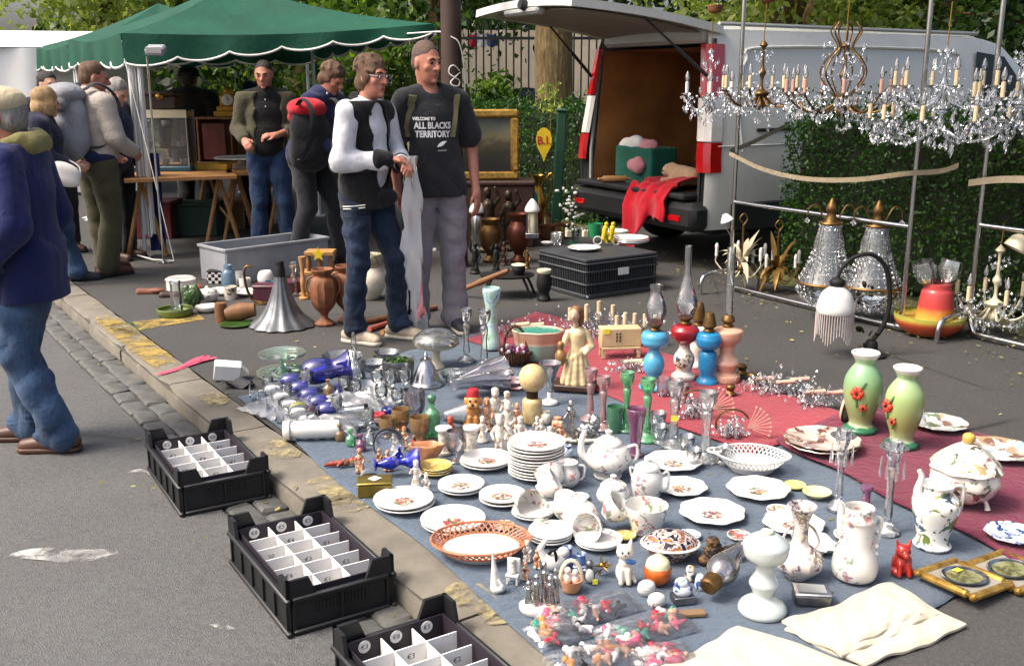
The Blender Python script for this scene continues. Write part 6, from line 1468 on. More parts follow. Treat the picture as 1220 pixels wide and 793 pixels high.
# dark chest carrying the painting
cp_=Vector((AT(585,280,10.2).x,10.2,0));root=thing('dark_chest','dark wooden chest under the gilt framed painting','chest',cp_);mb=MB();mb.bbox((0,0,.30),(.85,.4,.60),.012);mb.obj('chest_body','wood_dark',root);mb=MB();mb.bbox((0,0,.625),(.88,.43,.05),.015);mb.obj('lid','wood_dark',root)
zb=.652;c0=AT(570,214,10.05);root=thing('framed_painting','dark landscape painting in gilt frame leaning above the chest','painting',(c0.x,10.08,zb),rot=(rad(-8),0,rad(4)));m_=10.1/1220;pw,ph=96*m_,82*m_
splotch('gilt',[(.3,'#7a5a22'),(.6,'#c29a4a')],30,.4,.7,bump=.4)
for nm,cc,dd in (('frame_rail',(0,0,.04),(pw,.05,.08)),('frame_rail',(0,0,ph-.04),(pw,.05,.08)),('frame_stile',(-pw/2+.04,0,ph/2),(.08,.05,ph-.162)),('frame_stile',(pw/2-.04,0,ph/2),(.08,.05,ph-.162))):mb=MB();mb.bbox(cc,dd,.018);mb.obj(nm,'gilt',root)
m=bpy.data.materials.new('old_painting');MATS['old_painting']=m;t=NT(m);co=t.coord();sp=t.new('ShaderNodeSeparateXYZ');t.link(co,sp.inputs[0])
f=t.math('ADD',t.math('DIVIDE',sp.outputs[2],ph),t.math('MULTIPLY',t.math('SUBTRACT',t.noise(co,4,5,.6,.8),.5),.5))
t.base(t.ramp(f,[(.2,hexc('#17150c')),(.38,hexc('#2c2c18')),(.5,hexc('#4a4426')),(.6,hexc('#6d6a4c')),(.75,hexc('#565c50')),(.9,hexc('#38423e'))]));t.set(rough=.6)
mb=MB();mb.box((0,.012,ph/2),(pw-.14,.01,ph-.14));mb.obj('canvas','old_painting',root)
# green post and balloon sign
pz=Vector((AT(662,260,11.0).x,11.0,0));root=thing('green_post','slim dark green post in front of the hedge','post',pz,rot=(0,rad(2.5),0));mb=MB();mb.bbox((0,0,.64),(.10,.08,1.28),.012);mb.obj('post_shaft',M('post_green','#12402e',.5),root);mb=MB();mb.bbox((0,0,1.295),(.12,.1,.03),.008);mb.obj('post_cap','post_green',root)
pz2=AT(648,172,10.85);root=thing('balloon_sign','yellow balloon shaped sign reading B.I. beside the green post','sign',(pz2.x,10.85,0));m_=10.9/1220
pts=[(-.2,-20),(-3,-12),(-8,-3),(-9.3,6),(-7.5,14),(-3,18.5),(0,19),(3,18.5),(7.5,14),(9.3,6),(8,-3),(3,-12),(.2,-20)]
mb=MB();n=len(pts);zc=pz2.z;mb.add([Vector((x*m_,-.01,zc+y*m_)) for x,y in pts]+[Vector((x*m_,.01,zc+y*m_)) for x,y in pts],[list(range(n)),[2*n-1-i for i in range(n)]]+[[i,n+i,n+(i+1)%n,(i+1)%n] for i in range(n)]);bo=mb.obj('board',M('sign_yellow','#d8b81c',.6,var=.06),root,smooth=False)
me=text_mesh('B.I.',13*m_,bold=.002)
for v in me.vertices:v.co=Vector((v.co.x,-.014,zc+4*m_+v.co.y))
add_obj('lettering',me,M('sign_red','#a82a1a',.7),bo)
mb=MB();mb.tube([(0,.02,0),(0,.02,zc+.05)],.008,6);mb.obj('stick','iron',root)
# brass ewer, teal plate, urns and statues
root=px_thing('brass_ewer','tall brass ewer with loop handle near the green post','ewer',641,283,0);LP(root,'ewer_body',[(8,0),(9,3),(4,12),(9,30),(10,42),(6,54),(4,62),(7,72),(6,72),(0,60)],'brass');m_=mpp(root.location);mb=MB();mb.tube(smooth_line([(6*m_,0,66*m_),(15*m_,0,76*m_),(17*m_,0,60*m_),(10*m_,0,44*m_)],4),.012,6);mb.obj('handle','brass',root);mb=MB();mb.tube([(-5*m_,0,66*m_),(-11*m_,0,76*m_)],[.02,.012],8);mb.obj('spout','brass',root)
p=AT(622,240,10.5);root=thing('teal_plate','teal plate propped upright behind the statues','plate',(p.x,10.5,.25));mb=MB();mb.lathe(plate_prof(.16),30,mat=Matrix.Rotation(rad(80),3,'X'),c=(0,0,.16));mb.obj('plate_disc',M('teal_glaze','#1c5a5e',.3),root);mb=MB();mb.bbox((0,.07,-.125),(.2,.15,.25),.01);mb.obj('plate_stand','wood_dark',root)
def statue(label,px,py,h,mat,urn=False,z=0.0,group=None):
 k=h/60;r=random.Random(px)
 root=px_thing('statuette',label,'statuette',px,py,z,group=group);LP(root,'plinth',[(9*k,0),(10*k,3*k),(7*k,6*k),(7*k,10*k),(0,10*k)],mat)
 s_=r.choice((-1,1))
 BP(root,'figure',lambda b:(b.cone((-2*k,0,9*k),(-2.5*k,0,26*k),3*k,3.6*k),b.cone((2.5*k,-1,9*k),(2*k,0,26*k),3*k,3.6*k),b.cone((0,0,26*k),(0,0,40*k),5*k,5.5*k),b.ell((s_*1*k,-.5,51*k),(3.6*k,3.8*k,4.8*k)),b.cone((0,0,42*k),(0,0,48*k),2.2*k,2*k),b.cone((5*k*s_,0,40*k),(9*k*s_,-2,30*k),2*k,1.7*k),b.cone((9*k*s_,-2,30*k),(6*k*s_,-5,24*k),1.7*k,1.4*k),b.cone((-5*k*s_,0,40*k),(-9*k*s_,-1,46*k),2*k,1.7*k),b.cone((-9*k*s_,-1,46*k),(-6*k*s_,-2,55*k),1.7*k,1.4*k)),mat,.6*max(.6,k),.35,1.6)
 return root
statue('bronze statuette with raised arm on the left of the pair',582,300,82,'bronze');statue('bronze statuette standing right beside its twin',607,298,76,'bronze')
LT('bronze_urn','brown bronze urn in front of the left statuette','urn',584,312,[(8,0),(9,3),(4,8),(11,20),(13,36),(9,44),(12,50),(10,50),(0,40)],'gold_old');LT('copper_urn','reddish copper urn beside the tin lantern','urn',618,312,[(9,0),(10,3),(5,9),(12,22),(14,38),(9,48),(13,56),(11,56),(0,44)],M('copper','#5a2f22',.4,.6,var=.3))
statue('small dark bust nearest the grey trousered man',566,326,40,'iron');statue('small dark bust left of the black pot',591,326,38,'iron')
root=px_thing('metal_lantern','silvery lantern with white cap by the dark busts','lantern',569,300);LP(root,'lantern_body',[(9,0),(10,3),(7,8),(9,24),(8,40),(5,46)],'silver');LP(root,'white_cap',[(9,46),(10,48),(8,54),(3,59),(0,60)],'white_china')
# iron tripod stand, rod across it, pots
root=px_thing('iron_stand','low black iron stand with bent legs behind the green vase','stand',604,352);m_=mpp(root.location);mb=MB();mb.lathe([(0,24*m_),(32*m_,24*m_),(33*m_,26*m_),(0,27*m_)],28,sy=.8);mb.obj('stand_top','iron',root)
for a in (.4,2.4,3.9,5.6):c,s_=math.cos(a),math.sin(a);mb=MB();mb.tube(smooth_line([(c*24*m_,s_*20*m_,24*m_),(c*30*m_,s_*26*m_,14*m_),(c*36*m_,s_*30*m_,0)],4),.010,6);mb.obj('leg','iron',root)
A,B=G(548,346,.05),G(606,322,.24);mb=MB();mb.tube([Vector((0,0,0)),(B-A)*.35,(B-A)*.4,B-A],[.02,.02,.026,.018],10);o=mb.obj('turned_rod','wood_mid',None,A);tag(o,'turned wooden rod resting on the iron stand','rod')
root=px_thing('black_vase','black figured vase with cream rim left of the crate','vase',648,358);LP(root,'vase_body',[(8,0),(8,3),(6,8),(9,18),(8,28),(7,32)],'iron');LP(root,'rim',[(7,32),(8.5,34),(8.5,37),(6,36),(0,33)],'cream_china')
root=px_thing('black_pot','small black pot with cream lid on the iron stand','pot',618,330,.15);root.location.z=27*mpp(root.location);LP(root,'pot_body',[(6,0),(8,6),(7,10)],'iron');LP(root,'lid',[(8,10),(8.5,12),(0,14)],'cream_china')
root=px_thing('flower_ornament','tall ornament of white flowers beside the crate','ornament',683,292);r=random.Random(2);m_=mpp(root.location);mb=MB();mb.tube([(0,0,0),(0,0,40*m_)],.008,6);mb.lathe([(9*m_,0),(9*m_,2*m_),(3*m_,5*m_)],14);mb.obj('stem','post_green',root);mb=MB()
for i in range(46):mb.ell((r.gauss(0,7)*m_,r.gauss(0,5)*m_,r.uniform(14,68)*m_),(r.uniform(1.5,3.2)*m_,r.uniform(1.5,3)*m_,r.uniform(1.2,2.6)*m_),7,5)
o=mb.obj('blossom','white_china',root);o['kind']='stuff';P=np.array([(r.gauss(0,8)*m_,r.gauss(0,5)*m_,r.uniform(10,70)*m_) for _ in range(120)]);leaves('foliage',P,.035,rng,'hedge_leaf',root)
for i,(x,y,mt) in enumerate(((652,286,'terracotta'),(670,284,'terracotta'),(658,272,'wood_dark'))):LT('flower_pot',('terracotta pot left of the flower ornament','terracotta pot touching the flower ornament','dark wooden pot behind the terracotta pots')[i],'pot',x,y,[(6,0),(9,16),(10,18),(9,18),(8,6),(0,5)],mt,smooth=0)
mb=MB();p=VP(-.02,1.25,.655);mb.lathe(sprof([(0,-.16),(.012,-.155),(.014,-.11),(.03,-.10),(.03,.10),(.014,.11),(.012,.155),(0,.16)],2),14,mat=Matrix.Rotation(math.pi/2,3,'Y'));o=mb.obj('rolling_pin','wood_light',None,p,(0,0,.1));tag(o,'wooden rolling pin lying on the van bumper ledge','rolling pin')
# ================================================================== in the van
ZF=.562
root=thing('green_bag','green shopping bag stuffed with papers in the van doorway','bag',VP(.34,1.28,ZF),rz=VANG);root.scale=(1.25,1.25,1.45);cloth_mat('bag_green','#0f5c4a')
b=Blob(.04);b.ell((0,0,.13),(.20,.36,.30));me=b.build('sack',.012,.022,17,3,clip=[(2,1,.27),(2,-1,0),(0,1,.12),(0,-1,-.12),(1,1,.24),(1,-1,-.24)]);add_obj('sack',me,'bag_green',root)
for i,(y,z,mt) in enumerate(((-.12,.27,'pink_paper'),(.06,.285,'white_trim'),(.16,.27,'white_trim'),(-.08,.15,'pink_paper'))):
 if mt=='pink_paper' and mt not in MATS:cloth_mat('pink_paper','#c98a90')
 b=Blob(.02);b.ell((-.06-(.08 if z<.2 else 0),y,z),(.05,.10,.05));add_obj('paper',b.build('paper',.012,.012,25,i),mt,root)
cloth_mat('red_cloth','#b01224');
def drape(u,v):
 y=.30+.56*u
 if v<.45:x=.42-.48*(v/.45);z=ZF+.10+.03*math.sin(u*11)+.06*math.sin(v*6)*(1-u)
 else:t_=(v-.45)/.55;x=-.04-.14*min(1,t_*2.2)-.03*math.sin(u*14)*t_;z=ZF+.10-max(0,t_-.15)*(.30+.36*max(0,math.sin((u-.42)*3.0)))
 return Vector((x,y+.015*math.sin(v*13),z+.018*math.sin(u*24+v*5)))
mb=MB();mb.grid(drape,40,36,Vector((.01,0,-.008)));o=mb.obj('red_cloth','red_cloth',None,vc,(0,0,VANG));o.scale=(VS,)*3;tag(o,'bright red cloth spilling out over the van bumper','cloth')
mb=MB();mb.bbox((.22,.58,.03),(.34,.46,.055),.015);o=mb.obj('flat_box','carton',None,VP(0,0,ZF),(0,0,VANG));tag(o,'flat box hidden under the red cloth','box')
cloth_mat('plush_cream','#b89a78');p=VP(.20,.52,ZF+.105);root=thing('plush_dog','cream plush dog lying on the red cloth','plush toy',p,rz=VANG)
b=Blob(.03);b.cone((0,-.10,.07),(0,.10,.07),.075,.085);b.ell((-.02,.17,.11),(.065,.07,.065));b.ell((-.07,.19,.09),(.035,.035,.03));b.cone((-.03,.22,.13),(-.02,.24,.05),.022,.026);b.cone((-.03,.11,.13),(-.04,.10,.06),.02,.024);b.cone((-.08,.10,.03),(-.14,.13,.02),.03,.025);b.cone((-.07,-.10,.03),(-.13,-.12,.02),.035,.03);add_obj('plush_body',b.build('plush_body',.010,.006,45),'plush_cream',root)
mb=MB();mb.ell((-.105,.19,.10),(.008,.012,.009));mb.ell((-.075,.16,.135),.007);mb.ell((-.075,.205,.135),.007);mb.obj('nose_and_eyes','iron',root)
m=bpy.data.materials.new('wicker');MATS['wicker']=m;t=NT(m);co=t.coord();wv=t.new('ShaderNodeTexWave');wv.inputs['Scale'].default_value=22;wv.inputs['Distortion'].default_value=3;t.link(co,wv.inputs[0]);t.base(t.ramp(wv.outputs[1],[(.2,hexc('#2e1d10')),(.8,hexc('#6a4526'))]));t.set(rough=.7);t.bump(wv.outputs[1],.8,.01)
root=thing('wicker_basket','brown wicker basket with hoop handle inside the van','basket',VP(.62,.72,ZF),rz=VANG);mb=MB();mb.lathe(sprof([(.17,0),(.21,.12),(.23,.22),(.22,.22),(.19,.1),(0,.03)],3),24);mb.obj('basket_body','wicker',root);mb=MB();mb.tube([(0,.23*math.cos(a),.22+.20*math.sin(a)) for a in [math.pi*i/14 for i in range(15)]],.016,7);mb.obj('handle','wicker',root)
# ================================================================== the cloths
BZ,RZ=.010,.018
cloth_mat('blue_cloth','#515f6e',500,.14,fold=3);cloth_mat('red_ground_cloth','#94333f',500,.14,fold=3);cloth_mat('maroon_cloth','#6a1c36',500,.14,fold=3)
def ground_cloth(name,label,corners,mat,z,n=70,amp=.003,seed=1):
 A,B,Cc,D=[G(x,y,z) if len(q)==2 else Vector(q) for q in corners for x,y in [q[:2]]];r=random.Random(seed);ph=[r.uniform(0,6) for _ in range(6)]
 def f(u,v):
  p=A.lerp(B,u).lerp(D.lerp(Cc,u),v);e=min(u,1-u,v,1-v)
  w_=.012*(math.sin(u*17+ph[0])*(v<.03 or v>.97)+math.sin(v*15+ph[1])*(u<.03 or u>.97))
  p=p+Vector((w_,w_*.7,0));p.z=z-.004+amp*(math.sin(p.x*9+ph[2]+2*math.sin(p.y*4))*math.sin(p.y*7+ph[3]))*.6+(.004*abs(math.sin(p.x*21+p.y*13)) if e<.03 else 0);return p
 mb=MB();mb.grid(f,n,n,.003);o=mb.obj(name,mat,None,sharp=None);return tag(o,label,'cloth')
ground_cloth('blue_cloth','blue grey cloth spread on the pavement under the china',[(284,472),(648,374),(1236,645),(820,915)],'blue_cloth',BZ)
ground_cloth('red_cloth_sheet','rose red cloth spread under the oil lamps',[(556,403),(640,370),(1020,497),(893,540)],'red_ground_cloth',RZ,50,seed=2)
ground_cloth('maroon_cloth_sheet','maroon cloth spread under the green vases and tureen',[(922,523),(1030,480),(1290,545),(1262,690)],'maroon_cloth',RZ+.008,50,seed=3)
MZ=RZ+.009
# ================================================================== white china
scal=lambda n,a:(lambda t_,i:1+a*math.cos(n*t_)*(i>2))
for (x,y,r_,lb_,mt) in ((482,603,36,'with small grey motif, nearest the brass box','plate_spray'),(541,627,39,'with blue motif above the pierced basket dish','plate_spray'),(550,584,28,'with dark motif left of the cups','plate_spray'),(599,597,28,'with brown motif touching the tumbled cups','plate_spray'),(579,554,31,'with red motif left of the tall plate stack','plate_spray')):pair(x,y,r_,lb_,mt,BZ)
plates([f'white dinner plate in the tall stack, number {w_} from the bottom' for w_ in ('one','two','three','four','five','six','seven','eight','nine','ten')]+['topmost white dinner plate of the tall stack'],639,566,34,11,'plate_spray',BZ,sp=.0128,jit=.004)
plates(['bottom yellow rimmed saucer near the cobalt vase','middle yellow rimmed saucer near the cobalt vase','top yellow rimmed saucer near the cobalt vase'],519,563,20,3,china('yellow_saucer','#c9b060',('#a88a3a','#d8cfa0'),50,.4),BZ,sp=.010)
for (x,y,r_,lb_) in ((802,554,34,'scalloped white plate behind the covered jar'),(812,584,30,'scalloped white plate right of the covered jar'),(903,587,37,'scalloped white plate below the pierced boat dish'),(848,615,39,'scalloped white plate right of the deep bowl'),(945,628,36,'scalloped white plate behind the ribbed bottle vase')):plates(lb_,x,y,r_,1,'plate_spray',BZ,wob=scal(8,.035))
root=px_thing('shell_plate','broken edged white shell plate right of the bottle vase','plate',966,652,BZ);root.rotation_euler=(.1,.18,0);LP(root,'shell',[(10,0),(20,3),(26,10),(24,10),(0,2)],'white_china',wob=lambda t_,i:1+.09*math.cos(9*t_));LP(root,'shell_foot',[(10,0),(9,2),(0,2)],'white_china')
plates('small pale yellow dish near the scalloped plates, left one',947,580,13,1,M('pale_yellow','#c9c27a',.25),BZ);plates('small pale yellow dish near the crystal candlestick',973,591,17,1,M('pale_yellow2','#d3cd98',.25),BZ,dish=.3)
# pierced basket dishes
def pierced(label,px,py,rx,ry,h,mat,n=44,tip=0.0,rz=0.0,cover='white_china'):
 p=G(px,py,BZ);m_=mpp(p);root=thing('pierced_dish',label,'dish',p,rz);a_,b_,h_=rx*m_,ry*m_,h*m_
 mb=MB();mb.lathe([(0,0),(.62,0),(.66,.006),(.80,h_*.45),(.78,h_*.47),(.64,.012),(0,.010)],44,sx=a_,sy=b_);mb.obj('bowl',cover,root)
 def pt(a,t_):k=.79+.21*t_;return Vector((k*a_*math.cos(a)*(1+tip*abs(math.cos(a))**8*t_),k*b_*math.sin(a),h_*(.45+.55*t_)))
 mb=MB()
 for i in range(n):
  a=6.283*i/n;d=6.283/n*1.6;mb.tube([pt(a,0),pt(a+d/2,.5),pt(a+d,1)],.0026,4);mb.tube([pt(a,0),pt(a-d/2,.5),pt(a-d,1)],.0026,4)
 o=mb.obj('lattice',mat,root);o['kind']='stuff';mb=MB();mb.tube([pt(6.283*i/60,1) for i in range(60)],.0045,6,closed=True);mb.tube([pt(6.283*i/60,0) for i in range(60)],.0035,6,closed=True);mb.obj('rim',mat,root);return root
pierced('oval pierced basket dish with orange rim in front',573,659,59,47,20,M('orange_rim','#b5714e',.3,var=.4,vs=40),rz=.08);r_=pierced('white pierced boat shaped dish with loop end',895,559,40,34,20,'white_china',40,.12,-.25)
m_=mpp(r_.location);mb=MB();mb.tube([(-44*m_+8*m_*math.cos(a),8*m_*math.sin(a),20*m_) for a in [.52*i for i in range(12)]],.006,6,closed=True);mb.obj('loop_handle','white_china',r_)
# pots and jugs
def handle(root,pts,mat,r_=1.6,nm='handle',flat=1.0):m_=mpp(root.location);v=vfac(root.location);mb=MB();mb.tube(smooth_line([(x*m_,y*m_,z*m_*v) for x,y,z in pts],5),r_*m_,8,flat=flat);return mb.obj(nm,mat,root)
def taper(root,pts,r0,r1,mat,nm='spout'):
 m_=mpp(root.location);v=vfac(root.location);P=smooth_line([(x*m_,y*m_,z*m_*v) for x,y,z in pts],5);n=len(P);mb=MB();mb.tube(P,[(r0+(r1-r0)*i/(n-1))*m_ for i in range(n)],10);return mb.obj(nm,mat,root)
root=px_thing('china_teapot','big white china teapot with flower spray and domed lid','teapot',724,567,BZ);LP(root,'pot',[(16,0),(17,2),(15,4),(25,14),(27,24),(22,34),(16,38),(15,39)],'china_flower',32);LP(root,'lid',[(17,38),(16,41),(9,46),(4,48),(3,50),(4.5,53),(0,55)],'china_flower');taper(root,[(-22,0,18),(-31,0,26),(-32,0,40),(-28,0,54)],6,2.6,'white_china');handle(root,[(22,0,34),(33,0,36),(34,0,22),(25,0,12)],'white_china',2)
root=px_thing('cream_jug','small white cream jug beside the plate stack','jug',676,578,BZ);LP(root,'jug_body',[(9,0),(14,6),(15,14),(11,22),(12,27),(11,27),(0,18)],'china_flower');handle(root,[(12,0,24),(20,0,22),(19,0,10),(13,0,6)],'white_china',1.4);taper(root,[(-10,0,22),(-15,0,27)],4,2.5,'white_china','lip')
root=px_thing('sugar_bowl','white lidded sugar bowl in front of the teapot','sugar bowl',730,608,BZ);LP(root,'bowl',[(12,0),(13,2),(10,5),(18,13),(20,20),(16,27),(14,28)],'china_flower');LP(root,'lid',[(16,28),(15,31),(7,36),(3,38),(4,41),(0,43)],'china_flower')
root=px_thing('covered_jar','white covered jar with handles right of the teapot','jar',770,593,BZ);LP(root,'jar_body',[(13,0),(15,2),(18,12),(19,24),(15,33),(14,35)],'china_flower');LP(root,'lid',[(15,35),(14,38),(7,42),(3,43),(4,46),(0,47)],'white_china');handle(root,[(18,0,28),(25,0,30),(25,0,12),(17,0,8)],'white_china',1.6);handle(root,[(-14,0,34),(-20,0,36),(-19,0,28),(-17,0,24)],'white_china',1.2)
LT('deep_bowl','deep white bowl with painted flowers in front of the jar','bowl',769,633,[(15,0),(17,2),(22,14),(26,30),(24.5,30),(20,13),(0,5)],'china_flower',BZ)
# cups and saucers
def cup_at(label,loc,k,rot,mat='china_flower'):
 root=thing('tea_cup',label,'cup',loc,rot=rot,group='white flowered tea cups');mb=MB();q=hollow(sprof([(0,0),(.020*k,0),(.022*k,.006*k),(.036*k,.022*k),(.044*k,.058*k),(.047*k,.062*k)],3),.003);mb.lathe(q,26);mb.obj('bowl',mat,root);mb=MB();mb.tube(smooth_line([(.040*k,0,.052*k),(.066*k,0,.050*k),(.064*k,0,.026*k),(.034*k,0,.018*k)],4),.004*k,6);mb.obj('handle','white_china',root);return root
def saucers(what,px,py,r_,n):return plates([f'{w_} saucer {what}' for w_ in ('bottom','middle','top','extra')[:n]] if n>1 else f'single saucer {what}',px,py,r_,n,'white_china',BZ,sp=.010,jit=.004)
saucers('under the left tumbled cups',636,614,26,2);saucers('under the front pile of cups',655,642,27,3);saucers('under the upturned bowl',690,624,24,2);saucers('under the cup lying on its side',714,649,28,2)
for (x,y,z,rot,lb_) in ((622,606,.025,(1.3,.2,.4),'tea cup tipped on its side at the left of the pile'),(642,600,.05,(1.0,-.3,1.8),'tea cup leaning in the back of the left pile'),(660,590,.03,(-.9,.4,.6),'tea cup tipped behind the pile with its handle up'),(645,632,.045,(2.6,.2,.3),'upturned tea cup on the front saucers'),(668,628,.05,(1.2,.2,2.6),'tea cup lying on the front saucers facing away'),(708,638,.035,(1.25,0,-.5),'tea cup lying open towards the viewer on two saucers'),(722,630,.05,(.7,.4,.9),'tea cup propped upright behind the lying one')):
 p=G(x,y,BZ);cup_at(lb_,p+Vector((0,0,z)),mpp(p)*19/.047*1.0,rot)
LT('upturned_bowl','white sugar bowl turned over on two saucers','bowl',692,622,[(22,0),(23,2),(21,10),(15,20),(7,25),(6,27),(0,27)],'china_flower',BZ+.03)
# right hand jugs
root=px_thing('tall_coffee_pot','tall white coffee pot without lid near the red pig','coffee pot',1017,687,BZ);LP(root,'pot',[(19,0),(25,4),(27,16),(24,28),(20,40),(19,62),(21,68),(18,74),(18,80),(16,80),(16,66),(0,30)],'china_flower',34);taper(root,[(-19,0,50),(-21,0,66),(-22,0,82),(-26,0,88)],5,2.6,'white_china');handle(root,[(18,0,70),(27,0,66),(26,0,46),(22,0,36)],'white_china',2.2);
for z in (34,44):m_=mpp(root.location);mb=MB();mb.ell((21*m_,-8*m_,z*m_),3*m_);mb.obj('knop','white_china',root)
china('china_bird','#e2e2dc',('#2c5a6e','#6a7a3a','#a08a4a','#3a4a5a'),22,.30)
root=px_thing('bird_jug','white jug painted with a blue bird beside the tureen','jug',1110,650,BZ);LP(root,'jug_body',[(20,0),(22,3),(19,8),(20,20),(27,44),(27,54),(19,62),(17,66),(19,72),(17,72),(15,64),(0,30)],'china_bird',34);taper(root,[(-22,0,52),(-23,0,66),(-20,0,80),(-24,0,88)],6,2.6,'white_china');handle(root,[(17,0,70),(30,0,68),(29,0,44),(22,0,28)],'white_china',2.4)
china('tureen_mat','#dcd3c4',('#5a6a4a','#8a5a5a','#4a4a3a','#b09a6a'),24,.34)
root=px_thing('soup_tureen','lidded soup tureen with yellow knob on the maroon cloth','tureen',1146,598,MZ);oc=lambda t_,i:1+.045*math.cos(8*t_)
LP(root,'tureen_body',[(22,6),(30,12),(39,26),(38,36),(35,42),(33,42),(0,20)],'tureen_mat',48,wob=oc);LP(root,'lid',[(40,42),(40,44),(30,54),(14,66),(6,69),(0,69)],'tureen_mat',48,wob=oc);LP(root,'knob',[(4,69),(7,73),(6.5,79),(0,82)],M('knob_yellow','#b99a4a',.4))
for a in (.5,2.2,3.6,5.4):m_=mpp(root.location);mb=MB();c,s_=math.cos(a),math.sin(a);mb.tube(smooth_line([(24*c*m_,24*s_*m_,14*m_),(29*c*m_,29*s_*m_,7*m_),(31*c*m_,31*s_*m_,0.5*m_)],3),[.012,.01,.008,.008,.008,.01,.012],7);mb.obj('foot','tureen_mat',root)
# scenic plates on the maroon cloth
china('scene_plate','#c8d0cc',('#7a5a4a','#6a7a5a','#8aa0a8','#a8886a'),16,.6);m=MATS['scene_plate']
for (x,y,r_,lb_) in ((1118,508,33,'scenic plate with scalloped rim behind the light green vase'),(1190,541,42,'scenic plate with scalloped rim behind the tureen')):plates(lb_,x,y,r_,1,'scene_plate',MZ,wob=scal(10,.03))
plates(['lower scenic plate left of the poppy vase','upper scenic plate left of the poppy vase'],979,533,44,2,china('scene_brown','#c2b2a4',('#6a3f38','#8a6a5a','#b8c4bc'),16,.6),MZ,wob=scal(12,.025),sp=.016)
checker('blue_white_tiles','#dfe2e6','#30508a',60);china('delft','#cdd4de',('#24406e','#3a5a96','#24406e'),50,.5)
plates('octagonal blue and white plate at the right edge',1206,640,33,1,'delft',MZ,wob=lambda t_,i:.94/max(.9,math.cos(((t_+.39)%.785)-.3927)))
# poppy vases
zbands('vase_green',[(0,'#2f6a4a'),(.07,'#2f6a4a'),(.09,'#a8b48a'),(.2,'#8f9464'),(.5,'#8a9f6c'),(.8,'#7aa078'),(1,'#98b890')],0,.40,.25,noise=.06);zbands('vase_green2',[(0,'#2f6a4a'),(.07,'#2f6a4a'),(.09,'#a8b48a'),(.25,'#94985e'),(.6,'#93a86a'),(1,'#9ab88c')],0,.40,.25,noise=.06)
M('poppy_red','#b83a22',.45,var=.3,vs=40);M('poppy_leaf','#3a6a2e',.5)
def poppy_vase(label,px,py,mat,flip,side):
 root=px_thing('poppy_vase',label,'vase',px,py,MZ,group='green vases with poppies');root.scale=(.88,)*3;LP(root,'vase_body',[(22,0),(22,4),(16,8),(15,14),(24,42),(25,66),(19,80),(13,88),(13,92),(18,102),(16,102),(11,90),(0,70)],mat,36);LP(root,'rim',[(15.6,97),(19,102.5),(16.5,104),(12,97),(0,92)],'white_china')
 m_=mpp(root.location)
 for (a,z,s_) in ((side,58,9),(side+.35,38,5)):
  d=Vector((math.cos(a),math.sin(a),0));u_=Vector((-d.y,d.x,0));r_=float(np.interp(z,[14,42,66],[15,24,25.5]));c=d*(r_*m_)+Vector((0,0,z*m_));mb=MB()
  for k in range(6):b=6.283*k/6;mb.ell(c+(u_*math.cos(b)+Vector((0,0,1))*math.sin(b))*s_*.55*m_+d*.5*m_,(s_*.5*m_,)*3,8,6)
  f=mb.obj('poppy','poppy_red',root);mb=MB();mb.ell(c+d*s_*.5*m_,2*m_,8,6);mb.obj('poppy_heart','iron',f)
  mb=MB();q=c+Vector((0,0,s_*1.2*m_))+u_*s_*m_*.8;mb.ell(q,(1.4*m_,1.4*m_,s_*.8*m_),7,5,(0,.6,0));mb.obj('leaf','poppy_leaf',root);mb=MB();mb.ell(c-Vector((0,0,s_*1.5*m_)),(1.4*m_,1.4*m_,s_*.8*m_),7,5);mb.obj('leaf','poppy_leaf',root)
poppy_vase('green vase with a large red poppy, the farther of two',1024,512,'vase_green',1,rad(235));poppy_vase('yellow green vase seen mostly from its plain side, the nearer of two',1073,530,'vase_green2',-1,rad(195))
p=G(1003,500,MZ);root=thing('round_plaque','round cream and black plaque leaning behind the poppy vase','plaque',p,rot=(rad(12),0,rad(55)));m_=mpp(p);mb=MB();mb.lathe([(0,0),(26*m_,0),(28*m_,3*m_),(26*m_,4*m_),(0,3*m_)],30,mat=Matrix.Rotation(math.pi/2,3,'X'),c=(0,0,28*m_));mb.obj('disc','cream_china',root);mb=MB();mb.tube([(27*m_*math.cos(a),-3.5*m_,(28+27*math.sin(a))*m_) for a in [.2094*i for i in range(30)]],.005,6,closed=True);mb.obj('black_ring','iron',root)
# ================================================================== glass and lamps
def candlestick(label,px,py,h,mat,z,w=9,drops=False,group=None):
 root=px_thing('candlestick',label,'candlestick',px,py,z,group=group);k=h;LP(root,'stick',[(w*1.35,0),(w*1.4,k*.03),(w*.9,k*.08),(w*.45,k*.13),(w*.52,k*.22),(w*.38,k*.45),(w*.55,k*.68),(w*.38,k*.74),(w*.85,k*.86),(w*.9,k*.97),(w*.8,k),(w*.5,k*.9),(0,k*.88)],mat,8 if drops else 14)
 if drops:
  m_=mpp(root.location);q=[]
  for i in range(8):a=6.283*i/8;q.append((w*1.25*m_*math.cos(a),w*1.25*m_*math.sin(a),k*.90*m_))
  LP(root,'collar',[(w*.5,k*.88),(w*1.4,k*.92),(w*1.4,k*.94),(w*.5,k*.92)],'crystal');mb=MB()
  for p_ in q:mb.box((p_[0],p_[1],p_[2]-13*m_),(3*m_,3*m_,22*m_),taper=.4)
  o=mb.obj('prisms','crystal',root,smooth=False);o['kind']='stuff'
 return root
